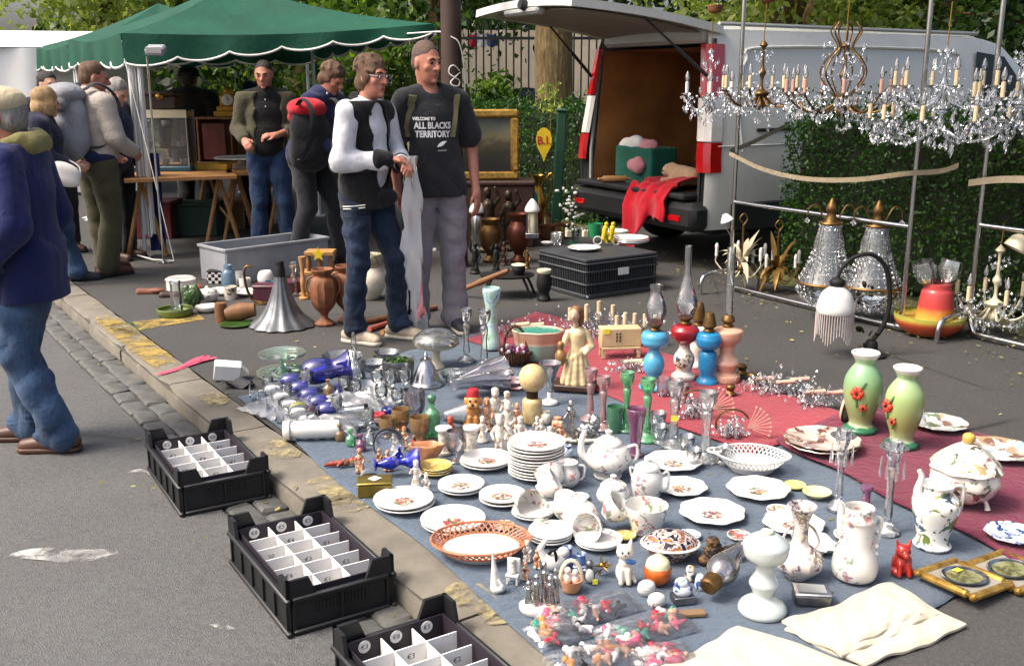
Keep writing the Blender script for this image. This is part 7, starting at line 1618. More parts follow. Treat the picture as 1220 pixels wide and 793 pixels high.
thin_glass('glass_pink',(.85,.55,.55),.05,.7,.25);thin_glass('glass_green',(.25,.75,.35),.05,.7,.30);thin_glass('glass_dkgreen',(.12,.45,.22),.05,.7,.35);thin_glass('glass_purple',(.42,.12,.30),.05,.7,.30);thin_glass('glass_cobalt',(.03,.03,.55),.05,.8,.22);thin_glass('glass_amber',(.70,.42,.15),.05,.7,.25);thin_glass('glass_frost',(.90,.93,.92),.12,.8,.13);thin_glass('glass_seagreen',(.70,.86,.74),.05,.8,.20);thin_glass('glass_grey',(.82,.80,.83),.06,.9,.08)
candlestick('clear crystal candlestick with hanging prisms, farther of the two',998,606,92,'crystal',BZ,10,True);candlestick('clear crystal candlestick with hanging prisms, nearer of the two',1056,634,106,'crystal',BZ,11,True)
candlestick('pink glass candlestick left of its twin before the gold lady',703,500,60,'glass_pink',BZ,9);candlestick('pink glass candlestick right of its twin before the gold lady',718,511,62,'glass_pink',BZ,9)
candlestick('green glass candlestick farther from the purple vase',746,512,68,'glass_green',BZ,9.5);candlestick('green glass candlestick just behind the purple vase',770,524,72,'glass_green',BZ,10)
candlestick('clear glass candlestick with yellow tag on the red cloth edge',802,532,78,'glass_frost',BZ,11);candlestick('clear glass candlestick nearest the boat shaped dish',840,548,80,'glass_frost',BZ,12)
candlestick('clear glass candlestick at the far edge beside the cream cake stand',556,430,62,'glass_clear',BZ,8);candlestick('clear glass candlestick with pinkish base before the green vase',577,438,68,'glass_clear',BZ,9)
for (x,y,z_) in ((799,491,.0),):p=G(802,532,BZ);mb=MB();m_=mpp(p);mb.box((0,0,0),(8*m_,.002,7*m_));o=mb.obj('price_tag','yellow_tag',None,p+Vector((-.008,-.05,40*m_)));tag(o,'yellow price tag on the clear glass candlestick','tag')
LT('purple_vase','slim purple glass vase standing on a foot','vase',757,542,[(9,0),(9,2),(6,5),(7,20),(9,36),(12,52),(10.5,52),(6,22),(0,8)],'glass_purple',BZ);LT('green_tumbler','dark green glass tumbler behind the purple vase','tumbler',732,514,[(7,0),(8,4),(10,30),(9,30),(7,5),(0,4)],'glass_dkgreen',BZ,smooth=0)
# milk glass lamp foot
M('milk_glass','#b9c2bd',.15,var=.03,coat=.5)
root=px_thing('milk_glass_lamp','white milk glass oil lamp foot on the blue cloth in front','lamp',908,727,BZ);LP(root,'lamp_foot',[(28,0),(29,4),(25,10),(15,16),(12,20),(17,30),(17,34),(11,44),(11,52),(14,56)],'milk_glass',34);LP(root,'reservoir',[(14,56),(24,62),(27,72),(26,78),(14,86),(7,88)],'milk_glass',34);LP(root,'collar',[(7,88),(7,91),(0,91)],'cream_china')
# ribbed bottle vase
root=px_thing('bottle_vase','patterned bulb vase with tall flared neck','vase',950,686,BZ);LP(root,'vase_body',[(14,0),(17,3),(27,14),(27,24),(17,33),(10,40),(9,58),(11,74),(17,80),(15,80),(8,60),(0,30)],china('faience','#cfc6bd',('#6a5a68','#8a7a5a','#5a4a58','#9a8a6a'),60,.46),36,wob=lambda t_,i:1+(.05*math.cos(9*t_) if 4<i<14 else 0))
for sg in (-1,1):handle(root,[(sg*15,-2,30),(sg*22,-2,40),(sg*16,-2,54),(sg*9,-2,60)],'faience',1.6)
# oil lamps on the red cloth
def oil_lamp(label,px,py,foot,mat,chim=None,burner=12,mats=None,res_mat=None):
 root=px_thing('oil_lamp',label,'oil lamp',px,py,RZ,group='painted glass oil lamps');base,res,bz=foot;LP(root,'lamp_foot',base,mat,30);LP(root,'reservoir',res,res_mat or mat,30);LP(root,'burner',[(6,bz),(7,bz+2),(5,bz+4),(8,bz+7),(8,bz+9),(5,bz+burner),(0,bz+burner)],'gold_old')
 if chim:LP(root,'chimney',[(r_,bz+6+z) for r_,z in chim],'glass_clear',20)
 return root
M('lamp_blue','#4f9fc0',.25,var=.2,vs=14,coat=.3);M('lamp_blue2','#1f7fb0',.25,var=.15,coat=.3);M('lamp_peach','#cfa287',.3,var=.1,coat=.3);M('lamp_red','#9a1f28',.2,var=.15,coat=.4);M('lamp_white','#d0cac4',.25,var=.08,coat=.3)
oil_lamp('light blue glass oil lamp with bulbous chimney',778,462,([(17,0),(17,3),(10,8),(7,12),(12,22),(12,34),(7,42),(6,46)],[(6,46),(15,52),(16,58),(16,62),(13,66),(7,67)],67),'lamp_blue',[(7,0),(12,12),(13,22),(7,38),(8,46),(7.4,46)],14)
oil_lamp('red and white oil lamp with tall pear shaped chimney',814,450,([(14,0),(14,4),(9,9),(12,18),(12,26),(7,34),(6,40)],[(6,40),(15,48),(17,55),(16,58),(12,62),(7,63)],63),'china_busy',[(7,0),(13,14),(14,20),(6,44),(4,60),(4,82),(3.5,82)],12,res_mat='lamp_red')
oil_lamp('deep blue glass oil lamp without chimney',842,455,([(13,0),(12,3),(9,8),(11,18),(10,34),(6,38)],[(6,38),(13,42),(15,50),(14,54),(12,58),(6,59)],59),'lamp_blue2',None,22)
oil_lamp('peach glass oil lamp with slim straight chimney',864,452,([(17,0),(17,6),(11,10),(15,18),(15,22),(9,30),(9,40)],[(9,40),(16,48),(18,55),(17,59),(8,62)],62),'lamp_peach',[(5,0),(5,14),(5,80),(4.5,80)],14)
oil_lamp('pale oil lamp with yellow spill behind the red one',830,436,([(12,0),(12,3),(8,8),(9,22),(7,30)],[(7,30),(14,38),(15,44),(8,48)],48),'lamp_white',None,26)
# ceramic globe lamp, lily vase
splotch('globe_paint',[(.3,'#a8925a'),(.45,'#cbb98a'),(.6,'#c8a878'),(.75,'#8a5a3a')],34,.35)
root=px_thing('globe_lamp','cream painted globe standing on a matching jar','lamp',634,503,BZ);LP(root,'jar',[(10,0),(11,3),(12,22),(11,27),(8,29)],'globe_paint');LP(root,'collar',[(7,29),(7,37)],'bronze');LP(root,'globe',[(6,37),(13,42),(16,52),(13,62),(6,67),(0,68)],'globe_paint')
root=px_thing('lily_vase','white opal glass lily vase with black and white bird','vase',655,480,BZ);LP(root,'vase_body',[(10,0),(9,2),(3,5),(3,12),(6,28),(13,46),(12,46),(5,28),(0,16)],'glass_frost');LP(root,'foot',[(10.2,0),(9.4,3),(3.4,6),(3.4,13),(0,14)],'white_china')
# gilt lady statue on wooden base
root=px_thing('gilt_lady','gilt statue of a robed lady with jug on a wooden base','statue',687,462,RZ);m_=mpp(root.location);M('gilt_robe','#d2bd92',.4,.15,var=.25,vs=14);M('gilt_dark','#8a6a40',.45,.3,var=.3,vs=20);M('lady_skin','#b89a80',.5)
mb=MB();mb.bbox((-2*m_,0,3.5*m_),(52*m_,34*m_,7*m_),.005,(0,0,-.25));mb.obj('wooden_base','wood_dark',root)
BP(root,'robe',lambda b:(b.cone((0,0,8),(0,0,44),15,8),b.cone((0,0,44),(0,0,62),8,10),b.ell((0,0,65),(12,7.5,6)),[b.cone((17*math.cos(a_),14*math.sin(a_),8),(7.5*math.cos(a_),7*math.sin(a_),46),3.4,1.8,1.4) for a_ in [6.283*i_/11 for i_ in range(11)]],b.cone((11,-1,65),(17,-4,50),4,3.4),b.cone((17,-4,50),(9,-12,44),3.2,2.6),b.cone((-11,-1,65),(-17,-5,50),4,3.4),b.cone((-10,-6,34),(12,-7,50),3,3)),'gilt_robe',.6,.25,.3,k=1.6)
BP(root,'head',lambda b:(b.cone((-2,-2,72),(-3,-3,80),3.4,3.2),b.ell((-4,-4,86),(6,6.6,8)),b.cone((-6,-10,86),(-6.5,-11.5,84),1.2,1)),'lady_skin',.6);BP(root,'hair',lambda b:(b.ell((-2,-1,89),(7,7,7.4)),b.ell((3,1,84),(4.6,5,9)),b.ell((2,3,74),(4,4,6))),'wood_mid',.6,.5,1.5);BP(root,'jug',lambda b:(b.ell((-20,-8,38),(7,7,10)),b.cone((-20,-8,46),(-20,-8,53),3,4)),'gilt_dark',.6)
# planter, flower basket, toy chest, crystal heap
M('turquoise','#3a8f80',.25,var=.1,coat=.3);zbands('planter_bands',[(0,'#6a8a7a'),(.45,'#7fa08f'),(.5,'#c8b49a'),(.55,'#b58a70'),(.9,'#b89078'),(.95,'#d8d2c0')],0,.21,.3)
root=px_thing('oval_planter','oval turquoise lined planter with cream wavy rim','planter',641,428,RZ);LP(root,'planter_body',[(20,0),(24,4),(27,20),(30,34),(28,34),(24,20)],'planter_bands',40,sy=.7,wob=lambda t_,i:1+.03*math.cos(8*t_));LP(root,'lining',[(0,28),(25,28),(27.6,34)],'turquoise',40,sy=.7,wob=lambda t_,i:1+.03*math.cos(8*t_));m_=mpp(root.location);mb=MB();mb.tube([(29.5*m_*(1+.03*math.cos(8*a))*math.cos(a),.7*29.5*m_*(1+.03*math.cos(8*a))*math.sin(a),34.5*m_*vfac(root.location)) for a in [6.283*i/48 for i in range(48)]],.005,6,closed=True);mb.obj('wavy_rim','cream_china',root)
root=px_thing('flower_basket','small ceramic basket heaped with purple and white flowers','basket',614,432,RZ);m_=mpp(root.location);LP(root,'basket_body',[(12,0),(17,6),(20,14),(18,14),(0,8)],'wicker');mb=MB();mb.tube([(14*m_*math.cos(a),0,(13+32*math.sin(a))*m_) for a in [math.pi*i/12 for i in range(13)]],.009,6);mb.obj('loop_handle','wicker',root)
r=random.Random(6)
for mt,c_ in (('petal_purple','#6a2a5a'),('petal_white','#c9c0c4'),('petal_pink','#a8607a')):
 M(mt,c_,.5,var=.2);mb=MB()
 for i in range(16):a=r.uniform(0,6.28);q=17*r.random()**.5;mb.ell((q*math.cos(a)*m_,q*math.sin(a)*m_*.8,(13+r.uniform(0,8))*m_),(r.uniform(1.5,3)*m_,)*3,7,5)
 o=mb.obj('blossom',mt,root);o['kind']='stuff'
p=G(738,424,RZ);m_=mpp(p);root=thing('toy_chest','small cream wooden desk like chest with dark characters','chest',p,rz=.12);M('toy_cream','#bfae84',.6,var=.15)
mb=MB();mb.bbox((0,0,25*m_),(48*m_,20*m_,22*m_),.005);mb.obj('chest_body','toy_cream',root);mb=MB();mb.bbox((0,-2*m_,12*m_),(46*m_,18*m_,3*m_),.003);mb.obj('shelf','toy_cream',root)
for x in (-21,21):
 for y in (-8,8):mb=MB();mb.box((x*m_,y*m_,7*m_),(4*m_,3*m_,14*m_));mb.obj('leg','toy_cream',root)
mb=MB()
for (x,z) in ((-6,30),(-2,30),(-6,26),(-2,26),(-6,22),(-2,22)):mb.box((x*m_,-10.3*m_,z*m_),(2.2*m_,.6*m_,1*m_));mb.box((x*m_,-10.3*m_,(z-1.2)*m_),(.8*m_,.6*m_,2*m_))
mb.obj('characters','iron',root);mb=MB();mb.box((-18*m_,-10.4*m_,33*m_),(7*m_,.8*m_,6*m_));mb.obj('price_tag','yellow_tag',root)
def crystal_heap(label,px,py,w,h,nc,seed,candle='candle_cream',z=RZ,ncr=170,lying=False,metal='crystal'):
 root=px_thing('dismantled_chandelier',label,'chandelier',px,py,z,group='dismantled chandeliers on the red cloth');r=random.Random(seed);m_=mpp(root.location);pts=[]
 for i in range(ncr):pts.append((r.gauss(0,w*.33)*m_,r.gauss(0,w*.16)*m_,(abs(r.gauss(0,h*.35))+3)*m_))
 crystals(root,pts,3.6*m_,seed=seed)
 for i in range(nc):
  x,y=(i-(nc-1)/2)*w/nc*.95+r.uniform(-3,3),r.uniform(-8,8)
  mb=MB();mb.tube(smooth_line([(x*.3*m_,y*.3*m_,4*m_),(x*.8*m_,y*m_,9*m_),(x*m_,y*m_,h*.5*m_)],4),.005,6);a=mb.obj('arm',metal,root)
  mb=MB();mb.lathe([(1.5*m_,h*.5*m_),(8*m_,h*.55*m_),(8*m_,h*.57*m_),(1.5*m_,h*.54*m_)],12,c=(x*m_,y*m_,0));mb.obj('drip_pan','crystal',a)
  mb=MB()
  if lying:d=Vector((1,-.2,.15)).normalized();c0=Vector((x*m_,y*m_,h*.5*m_));mb.tube([c0,c0+d*22*m_],2.6*m_,10)
  else:mb.lathe([(2.4*m_,h*.55*m_),(2.4*m_,(h*.55+r.uniform(14,22))*m_),(0,(h*.55+15)*m_)],10,c=(x*m_,y*m_,0))
  mb.obj('candle',candle,root)
 return root
crystal_heap('tangle of crystal drops heaped behind the planter',618,398,44,22,2,1,lying=True,ncr=150);crystal_heap('crystal chandelier with upright candles behind the gilt lady',705,398,70,34,4,2,ncr=230);crystal_heap('crystal chandelier with candles behind the light blue lamp',757,408,60,36,5,3,ncr=200);crystal_heap('crystal chandelier lying with pinkish candles at the right of the lamps',922,466,66,26,3,4,'candle_pink',ncr=190,lying=True);crystal_heap('small crystal wall light lying beside the brown scenic plates',970,482,42,30,2,5,'candle_pink',ncr=110,lying=True);crystal_heap('crystal fragments between the chest and light blue lamp',752,440,40,16,2,6,ncr=90,lying=True)
# fan shaped sconces
for i,(x,y) in enumerate(((832,497),(876,520))):
 root=px_thing('fan_sconce','crystal wall sconce with gilt wire fan, '+('farther' if i==0 else 'nearer')+' of the two','sconce',x,y,RZ,group='fan sconces');m_=mpp(root.location);r=random.Random(i)
 crystals(root,[(-6*m_+r.gauss(0,9)*m_,r.gauss(0,5)*m_,(6+abs(r.gauss(0,9)))*m_) for _ in range(110)],4.2*m_,seed=i);mb=MB();mb.tube([((-4+20*math.cos(a))*m_,0,(16+18*math.sin(a))*m_) for a in [.4+.24*k for k in range(14)]],.005,6);mb.obj('hoop','gold_old',root)
 for k in range(9):a=-.35+k*.2;mb=MB();mb.tube([(14*m_,-2*m_,12*m_),((14+26*math.cos(a))*m_,-4*m_,(12+26*math.sin(a))*m_)],.0018,5);mb.ell(((14+27*math.cos(a))*m_,-4*m_,(12+27*math.sin(a))*m_),1.6*m_,7,5);mb.obj('fan_wire','candle_pink',root)
# far left glass
splotch('vase_art',[(.3,'#2a6a3a'),(.42,'#9cc0a8'),(.55,'#b8d0cc'),(.68,'#5a8ab0'),(.8,'#cfd8c0')],16,.15)
LT('art_glass_vase','tall green and blue art glass vase at the back edge','vase',586,414,[(11,0),(11,6),(7,22),(7,44),(11,66),(10,70),(8.6,68),(5,44),(0,12)],'vase_art',RZ)
root=px_thing('cake_stand','pale green glass cake stand at the far left corner','cake stand',337,445,BZ);LP(root,'base_plate',[(0,0),(28,0),(30,3),(28,4),(0,2)],'glass_seagreen',36);LP(root,'stem',[(11,3),(5,8),(4,16),(10,22)],'glass_seagreen');LP(root,'top_plate',[(8,21),(26,22),(28,25),(26,25),(0,23)],'glass_seagreen',36)
root=px_thing('domed_cake_stand','cream footed cake stand with low glass dome','cake stand',520,437,BZ);LP(root,'foot',[(10,0),(9,2),(5,8),(5,18),(9,22)],'cream_china');LP(root,'plate',[(9,22),(24,25),(26,29),(23,28),(0,26)],'cream_china',36);LP(root,'dome',[(28,28),(27,34),(18,42),(6,45),(0,46)],'glass_clear',36)
root=px_thing('silver_bowl','dark silver bowl filled with green sprigs','bowl',475,451,BZ);LP(root,'bowl',[(10,0),(16,4),(19,14),(19,22),(17.5,22),(14,8),(0,5)],'pewter');P=np.array([(R0.gauss(0,9),R0.gauss(0,6),R0.uniform(18,26)) for _ in range(160)])*mpp(root.location);leaves('sprigs',P,.02,rng,'hedge_leaf',root)
root=px_thing('silver_bell','shiny silver dome shaped like a bell with knob','bell',508,458,BZ);LP(root,'dome',[(20,0),(20,2),(17,5),(12,18),(7,27),(6,31)],'silver',32);LP(root,'knob',[(2,31),(3,34),(1,38),(0,40)],'silver')
root=px_thing('decanter','clear glass decanter with tall stopper at the back','decanter',423,452,BZ);LP(root,'bottle',[(12,0),(13,4),(11,14),(4,22),(3,34),(4,36),(3.4,36),(2.6,30),(0,10)],'glass_clear');LP(root,'stopper',[(2.6,36),(3.4,40),(2,54),(0,56)],'glass_clear')
LT('cut_glass_bowl','cut glass bowl behind the cobalt jug','bowl',408,440,[(10,0),(16,4),(24,16),(22.5,16),(14,5),(0,3)],'crystal',BZ,24,wob=lambda t_,i:1+.04*(i%2)*math.cos(12*t_),smooth=2);LT('glass_dish','wide flat cut glass dish right of the cobalt jug','dish',437,468,[(18,0),(24,3),(30,8),(28,8),(20,3),(0,2)],'crystal',BZ,24)
def lying(name,label,cat,px,py,prof,mat,ang,z=None,seg=24,tilt=0.0,hol=.0,group=None,base=BZ,wob=None):
 """turned object lying on its side; ang = direction of its mouth on the ground"""
 p=G(px,py,base);q=[(r_*mpp(p),z_*mpp(p)) for r_,z_ in prof];rm=max(r_ for r_,_ in q);q=sprof(q,3)
 if hol:q=hollow([(0,q[0][1])]+q if q[0][0]>0 else q,hol)
 mb=MB();mb.lathe(q,seg,wob=wob);o=mb.obj(name,mat,None,p+Vector((0,0,rm+.001)),(0,math.pi/2-tilt,ang));return tag(o,label,cat,group)
lying('cobalt_jug','large cobalt blue glass jug lying on its side','jug',361,464,[(6,0),(13,4),(16,16),(14,30),(11,38),(15,48),(20,56),(18.5,56),(9,38),(0,6)],'glass_cobalt',rad(8),tilt=.12)
for i in range(5):lying('blue_goblet','blue glass goblet lying in the wrapped row, '+('farthest','second','middle','fourth','nearest')[i],'goblet',318+i*11,466+i*8.5,[(8,0),(8,1),(1.6,3),(1.6,14),(7,18),(10,26),(10,36),(9,36),(6,20),(0,16)],'glass_cobalt',rad(14),seg=18,group='blue goblets lying in a row')
for i in range(5):lying('clear_goblet','clear glass goblet lying along the cloth edge, '+('farthest','second','middle','fourth','nearest')[i],'goblet',298+i*10,476+i*9,[(8,0),(8,1),(1.6,3),(1.6,14),(7,18),(10,26),(10,36),(9,36),(6,20),(0,16)],'glass_clear',rad(10),seg=18,group='clear goblets lying in a row')
def film(label,px,py,w,d,h,seed,rz=0.0,base=BZ,mat='plastic_wrap'):
 p=G(px,py,base);m_=mpp(p);r=random.Random(seed);ph=[r.uniform(0,6) for _ in range(8)]
 def f(u,v):
  e=(math.sin(math.pi*u)*math.sin(math.pi*v))**.5;x=(u-.5)*w*m_;y=(v-.5)*d*m_
  return Vector((x,y,.004+h*m_*e*(.8+.16*math.sin(u*13+ph[0]+2*math.sin(v*9))+.10*math.sin(v*21+u*9+ph[1]))+.004*math.sin(u*40+v*33)))
 mb=MB();mb.grid(f,34,34);o=mb.obj('plastic_film',mat,None,p,(0,0,rz),sharp=20);return tag(o,label,'plastic film')
film('clear plastic film over the blue goblets',352,487,110,90,15,1,rad(-38))
lying('white_cup_roll','roll of white cups lying wrapped at the cloth edge','cups',338,524,[(9,0),(11,1),(12,8),(9,9),(11,20),(11,44),(10,66),(0,66)],'white_china',rad(6),hol=0);film('clear plastic film round the white cup roll',385,516,84,44,22,2,rad(6))
for i,(x,y,mt,lb_) in enumerate(((345,497,'lemon_glass','yellow green glass bauble beside the goblets'),(362,503,'plum_glass','dark purple bauble right of the yellow one'),(335,494,'iron','black bauble left of the yellow one'))):
 if mt=='lemon_glass':thin_glass('lemon_glass',(.62,.60,.05),.05,.8,.4)
 if mt=='plum_glass':thin_glass('plum_glass',(.16,.05,.10),.05,.8,.3)
 lying('glass_bauble',lb_,'bauble',x,y,[(3,0),(7,4),(9,12),(6,20),(2,24),(0,24)],mt,rad(20+30*i))
lying('ribbed_vase','big ribbed lilac grey glass vase lying on its side','vase',537,474,[(12,0),(14,2),(12,10),(15,40),(22,66),(20.5,66),(13,40),(0,6)],'glass_grey',rad(22),seg=36,wob=lambda t_,i:1+.06*math.cos(12*t_))
lying('cone_shade','frosted glass cone shade lying by the dog figurine','shade',528,512,[(6,0),(9,10),(17,38),(16,38),(8,10),(5,2)],'glass_frost',rad(18))
for i,(x,y,h_,w_,mt,lb_) in enumerate(((494,500,34,13,'glass_grey','tall cut glass tumbler behind the amber glasses'),(478,512,24,11,'glass_amber','amber glass tumbler with gold bands'),(500,524,26,12,'glass_amber','amber footed glass before the tall tumbler'),(462,520,22,10,'glass_amber','amber glass cup behind the crystal bowl'))):LT('glass_tumbler',lb_,'tumbler',x,y,[(w_*.7,0),(w_*.75,2),(w_*.6,4),(w_,h_*.5),(w_,h_),(w_*.9,h_),(w_*.8,h_*.4),(0,4)],mt,BZ,18)
root=px_thing('green_bottle','ribbed green glass bottle with stopper','bottle',515,518,BZ);LP(root,'bottle_body',[(8,0),(9,2),(9,24),(8,28),(3.4,32),(3.4,38)],'glass_green',20,wob=lambda t_,i:1+.03*math.cos(10*t_));LP(root,'stopper',[(3,38),(5,42),(5,46),(0,49)],'glass_dkgreen')
lying('crystal_bowl','crystal bowl tipped on its edge facing the viewer','bowl',462,546,[(8,0),(14,3),(19,12),(18,12),(13,4),(0,3)],'crystal',rad(-75),tilt=.25,seg=24)
LT('footed_goblet','small smoked glass goblet on short stem between figurines','goblet',543,549,[(7,0),(7,1),(2,4),(2,8),(10,14),(13,24),(11,34),(10,34),(8,14),(0,10)],'glass_grey',BZ,20)
lying('cobalt_vase','cobalt and gilt vase lying with its flared mouth to the right','vase',446,568,[(7,0),(7,2),(3,5),(7,14),(8,22),(4,30),(6,38),(12,46),(15,52),(13,52),(3,30),(0,4)],splotch('cobalt_gilt',[(.4,'#141a7a'),(.55,'#2430a8'),(.72,'#b8a468')],24,.15),rad(12),tilt=.05)
lying('cobalt_vase_mirror','little oval mirror standing beside the cobalt vase','mirror',440,578,[(0,0),(9,0),(10,1.2),(0,2)],'silver',rad(-80),tilt=.2)
# brass box
root=px_thing('brass_box','small olive brass box with white plaque on its lid','box',447,588,BZ,rz=.12);m_=mpp(root.location);M('olive_brass','#7a6a2e',.35,.6,var=.25,vs=20);mb=MB();mb.bbox((0,0,8*m_),(40*m_,26*m_,16*m_),.004);mb.obj('box_body','olive_brass',root);mb=MB();mb.bbox((0,0,17.6*m_),(42*m_,28*m_,3*m_),.004);ld=mb.obj('lid','olive_brass',root);mb=MB();mb.lathe([(0,19.2*m_),(8*m_,19.2*m_),(8.5*m_,20*m_),(0,20.2*m_)],4);mb.obj('plaque','white_china',ld)
# ================================================================== figurines
def figure(label,px,py,h,mat,kind='stand',z=BZ,seed=None,name='figurine',group=None):
 r=random.Random(seed or int(px*7+py));k=h/40;s_=r.choice((-1,1));ax=r.uniform(3,7)
 def f(b):
  b.ell((0,0,1.5*k),(9*k,7*k,2.4*k))
  if kind=='lady':b.cone((0,0,2*k),(0,0,18*k),8*k,3.4*k)
  elif kind=='sit':b.ell((0,0,8*k),(8*k,7*k,7*k));b.cone((-3*k,-3*k,9*k),(-4*k,-8*k,3*k),2.4*k,2*k);b.cone((3*k,-3*k,9*k),(5*k,-7*k,3*k),2.4*k,2*k)
  else:b.cone((-2.4*k,0,2*k),(-1.8*k,0,17*k),2.6*k,2.8*k);b.cone((2.4*k,-1*k,2*k),(1.8*k,0,17*k),2.6*k,2.8*k);b.ell((6*k*s_,2*k,8*k),(3*k,3*k,7*k))
  b.cone((0,0,16*k),(0,0,26*k),4*k,4.6*k);b.ell((0,-.6*k,34*k),(4*k,4.2*k,4.8*k));b.cone((0,0,27*k),(0,0,31*k),2*k,2*k);b.ell((0,.4*k,37.4*k),(4.2*k,4.4*k,2.6*k))
  b.cone((4.6*k,0,26*k),(8*k,-1*k,20*k),1.9*k,1.6*k);b.cone((8*k,-1*k,20*k),(ax*k,-5*k,17*k),1.6*k,1.4*k);b.cone((-4.6*k,0,26*k),(-8*k,-1*k,21*k),1.9*k,1.6*k);b.cone((-8*k,-1*k,21*k),(-6*k,-4*k,(16 if s_>0 else 27)*k),1.6*k,1.4*k)
 return BL(name,label,'figurine',px,py,f,mat,z,max(.45,.7*k),group,.25*k,fs=2.2/max(.5,k),k=1.2)
splotch('fig_white',[(.30,'#6a5a4a'),(.40,'#b8a890'),(.47,'#ddd8ce'),(.56,'#d8d2c6'),(.62,'#b88a74'),(.70,'#7a8a6a')],38,.2);splotch('fig_warm',[(.32,'#4a3020'),(.42,'#a86a42'),(.5,'#d0b898'),(.58,'#b8583a'),(.68,'#6a7a42')],38,.25)
figure('white figurine of a child holding flowers near the tall plate stack',595,540,46,'fig_white');figure('white figurine lady behind the child figurine',605,522,44,'fig_white','lady');figure('seated white figurine with rosy patches below the globe lamp',620,530,34,'fig_white','sit');figure('pair like china child with peach dress right of the seated one',668,532,30,'fig_warm','lady');figure('small seated china figure behind the tall plate stack',645,525,26,'fig_white','sit');figure('little figurine with blue dress before the cobalt vase',496,580,32,'fig_white','lady');figure('tiny winged china figure left of the yellow saucers',508,586,22,'fig_white','sit');figure('small warm coloured figurine in front of the crystal bowl',462,560,24,'fig_warm','sit');figure('brown and white gnome jar at the left of the cobalt vase',429,562,28,'fig_warm','sit');figure('tiny figurine with red coat between the china pillars',537,530,34,M('fig_red','#a8442e',.4,var=.4,vs=60))
for i,(x,y) in enumerate(((529,540),(562,539))):root=px_thing('pillar_vase','small white pillar vase with painted scene, '+('left' if i==0 else 'right')+' of two','vase',x,y,BZ,group='pillar vases');LP(root,'pillar',[(9,0),(9,3),(6.5,5),(7,22),(8,26)],'fig_white',16);LP(root,'capital',[(8,26),(10,28),(10,31),(6,31),(0,29)],'white_china',16)
LT('shell_cup','peach coloured china cup shaped like cupped hands','cup',508,550,[(9,0),(12,4),(17,14),(20,20),(18,20),(10,6),(0,4)],M('peach_china','#c98f68',.3,var=.25,vs=20),BZ,30,wob=lambda t_,i:1+.12*math.cos(5*t_)*(i>4),sy=.6)
BL('lying_doll','small doll in red and brown lying near the cloth edge','doll',408,556,lambda b:(b.cone((-12,0,4),(6,2,5),3,4),b.ell((12,3,6),4.5),b.cone((-12,0,4),(-20,-3,3),2.4,2),b.cone((2,0,7),(-4,-6,4),2,1.6)),splotch('doll_paint',[(.38,'#a8241e'),(.5,'#5a3a22'),(.62,'#c8b090')],26,.4),BZ,.6)
# dog figurine with red fez
root=px_thing('dog_figurine','seated bulldog figurine wearing a red fez','figurine',564,512,BZ);BP(root,'dog',lambda b:(b.ell((0,0,12),(10,8,13)),b.ell((0,-2,24),(8,7,8)),b.ell((0,-3,34),(9,8,8)),b.ell((-3,-9,31),(4,4,3.4)),b.ell((3,-9,31),(4,4,3.4)),b.cone((-4,-7,16),(-5,-9,3),3.2,3),b.cone((4,-7,16),(5,-9,3),3.2,3),b.ell((-8,-3,5),(5,7,4.4)),b.ell((8,-3,5),(5,7,4.4)),b.ell((-9,-1,34),(2,3,5)),b.ell((9,-1,34),(2,3,5))),M('dog_tan','#b07a42',.35,var=.35,vs=40),.6);LP(root,'fez',[(8,39),(7.5,42),(6,48),(0,48.5)],M('fez_red','#a81f2a',.5));BP(root,'nose_and_eyes',lambda b:(b.ell((0,-12.4,33),(1.8,1.4,1.4)),b.ell((-3.4,-10.4,37),1.3),b.ell((3.4,-10.4,37),1.3)),'iron',.35)
# pewter group with carriage
root=px_thing('pewter_carriage','silvery sculpture of a lady beside a carriage','sculpture',690,524,BZ);LP(root,'plinth',[(26,0),(28,2),(26,4),(0,4)],'china_busy',sy=.5);BP(root,'lady',lambda b:(b.cone((-10,0,3),(-10,0,26),6,4),b.cone((-10,0,26),(-11,0,36),4,4),b.ell((-10,-1,43),(3.6,3.8,4.6)),b.cone((-13,0,34),(-18,-2,26),1.6,1.3),b.cone((-7,0,34),(0,-2,24),1.6,1.3)),'silver',.5,.3,1.6);BP(root,'carriage',lambda b:(b.ell((10,0,12),(12,7,7)),b.ell((18,0,20),(7,6,10)),b.cone((-2,0,12),(4,0,18),2,2)),'silver',.6,.6,1.4);m_=mpp(root.location)
for x in (4,18):mb=MB();mb.tube([((x+6*math.cos(a))*m_,-8*m_,(8+6*math.sin(a))*m_) for a in [.3926*i for i in range(16)]],.0035,5,closed=True);mb.obj('wheel','pewter',root)
# front row of trinkets
root=px_thing('wizard_figurine','slender white pointed figurine nearest the cloth edge','figurine',591,704,BZ);BP(root,'figure',lambda b:(b.ell((2,0,4),(9,8,5)),b.cone((0,0,4),(-2,0,24),7,4),b.cone((-2,0,24),(-4,0,46),3.6,.8),b.cone((3,-3,14),(8,-5,8),2,1.6)),'white_china',.5)
root=px_thing('chair_figurine','tiny white china chair with a figure on it','figurine',611,694,BZ,rz=-.3);m_=mpp(root.location)
for cc,dd in (((0,4,22),(16,3,18)),((0,0,11),(16,12,3))):mb=MB();mb.bbox([q*m_ for q in cc],[q*m_ for q in dd],.002);mb.obj('chair_panel','white_china',root)
for x in (-6,6):
 for y in (-4,4):mb=MB();mb.box((x*m_,y*m_,5*m_),(2*m_,2*m_,10*m_));mb.obj('leg','white_china',root)
BP(root,'sitter',lambda b:(b.cone((0,0,13),(0,0,22),4,3),b.ell((0,-1,26),3.2)),'fig_white',.5)
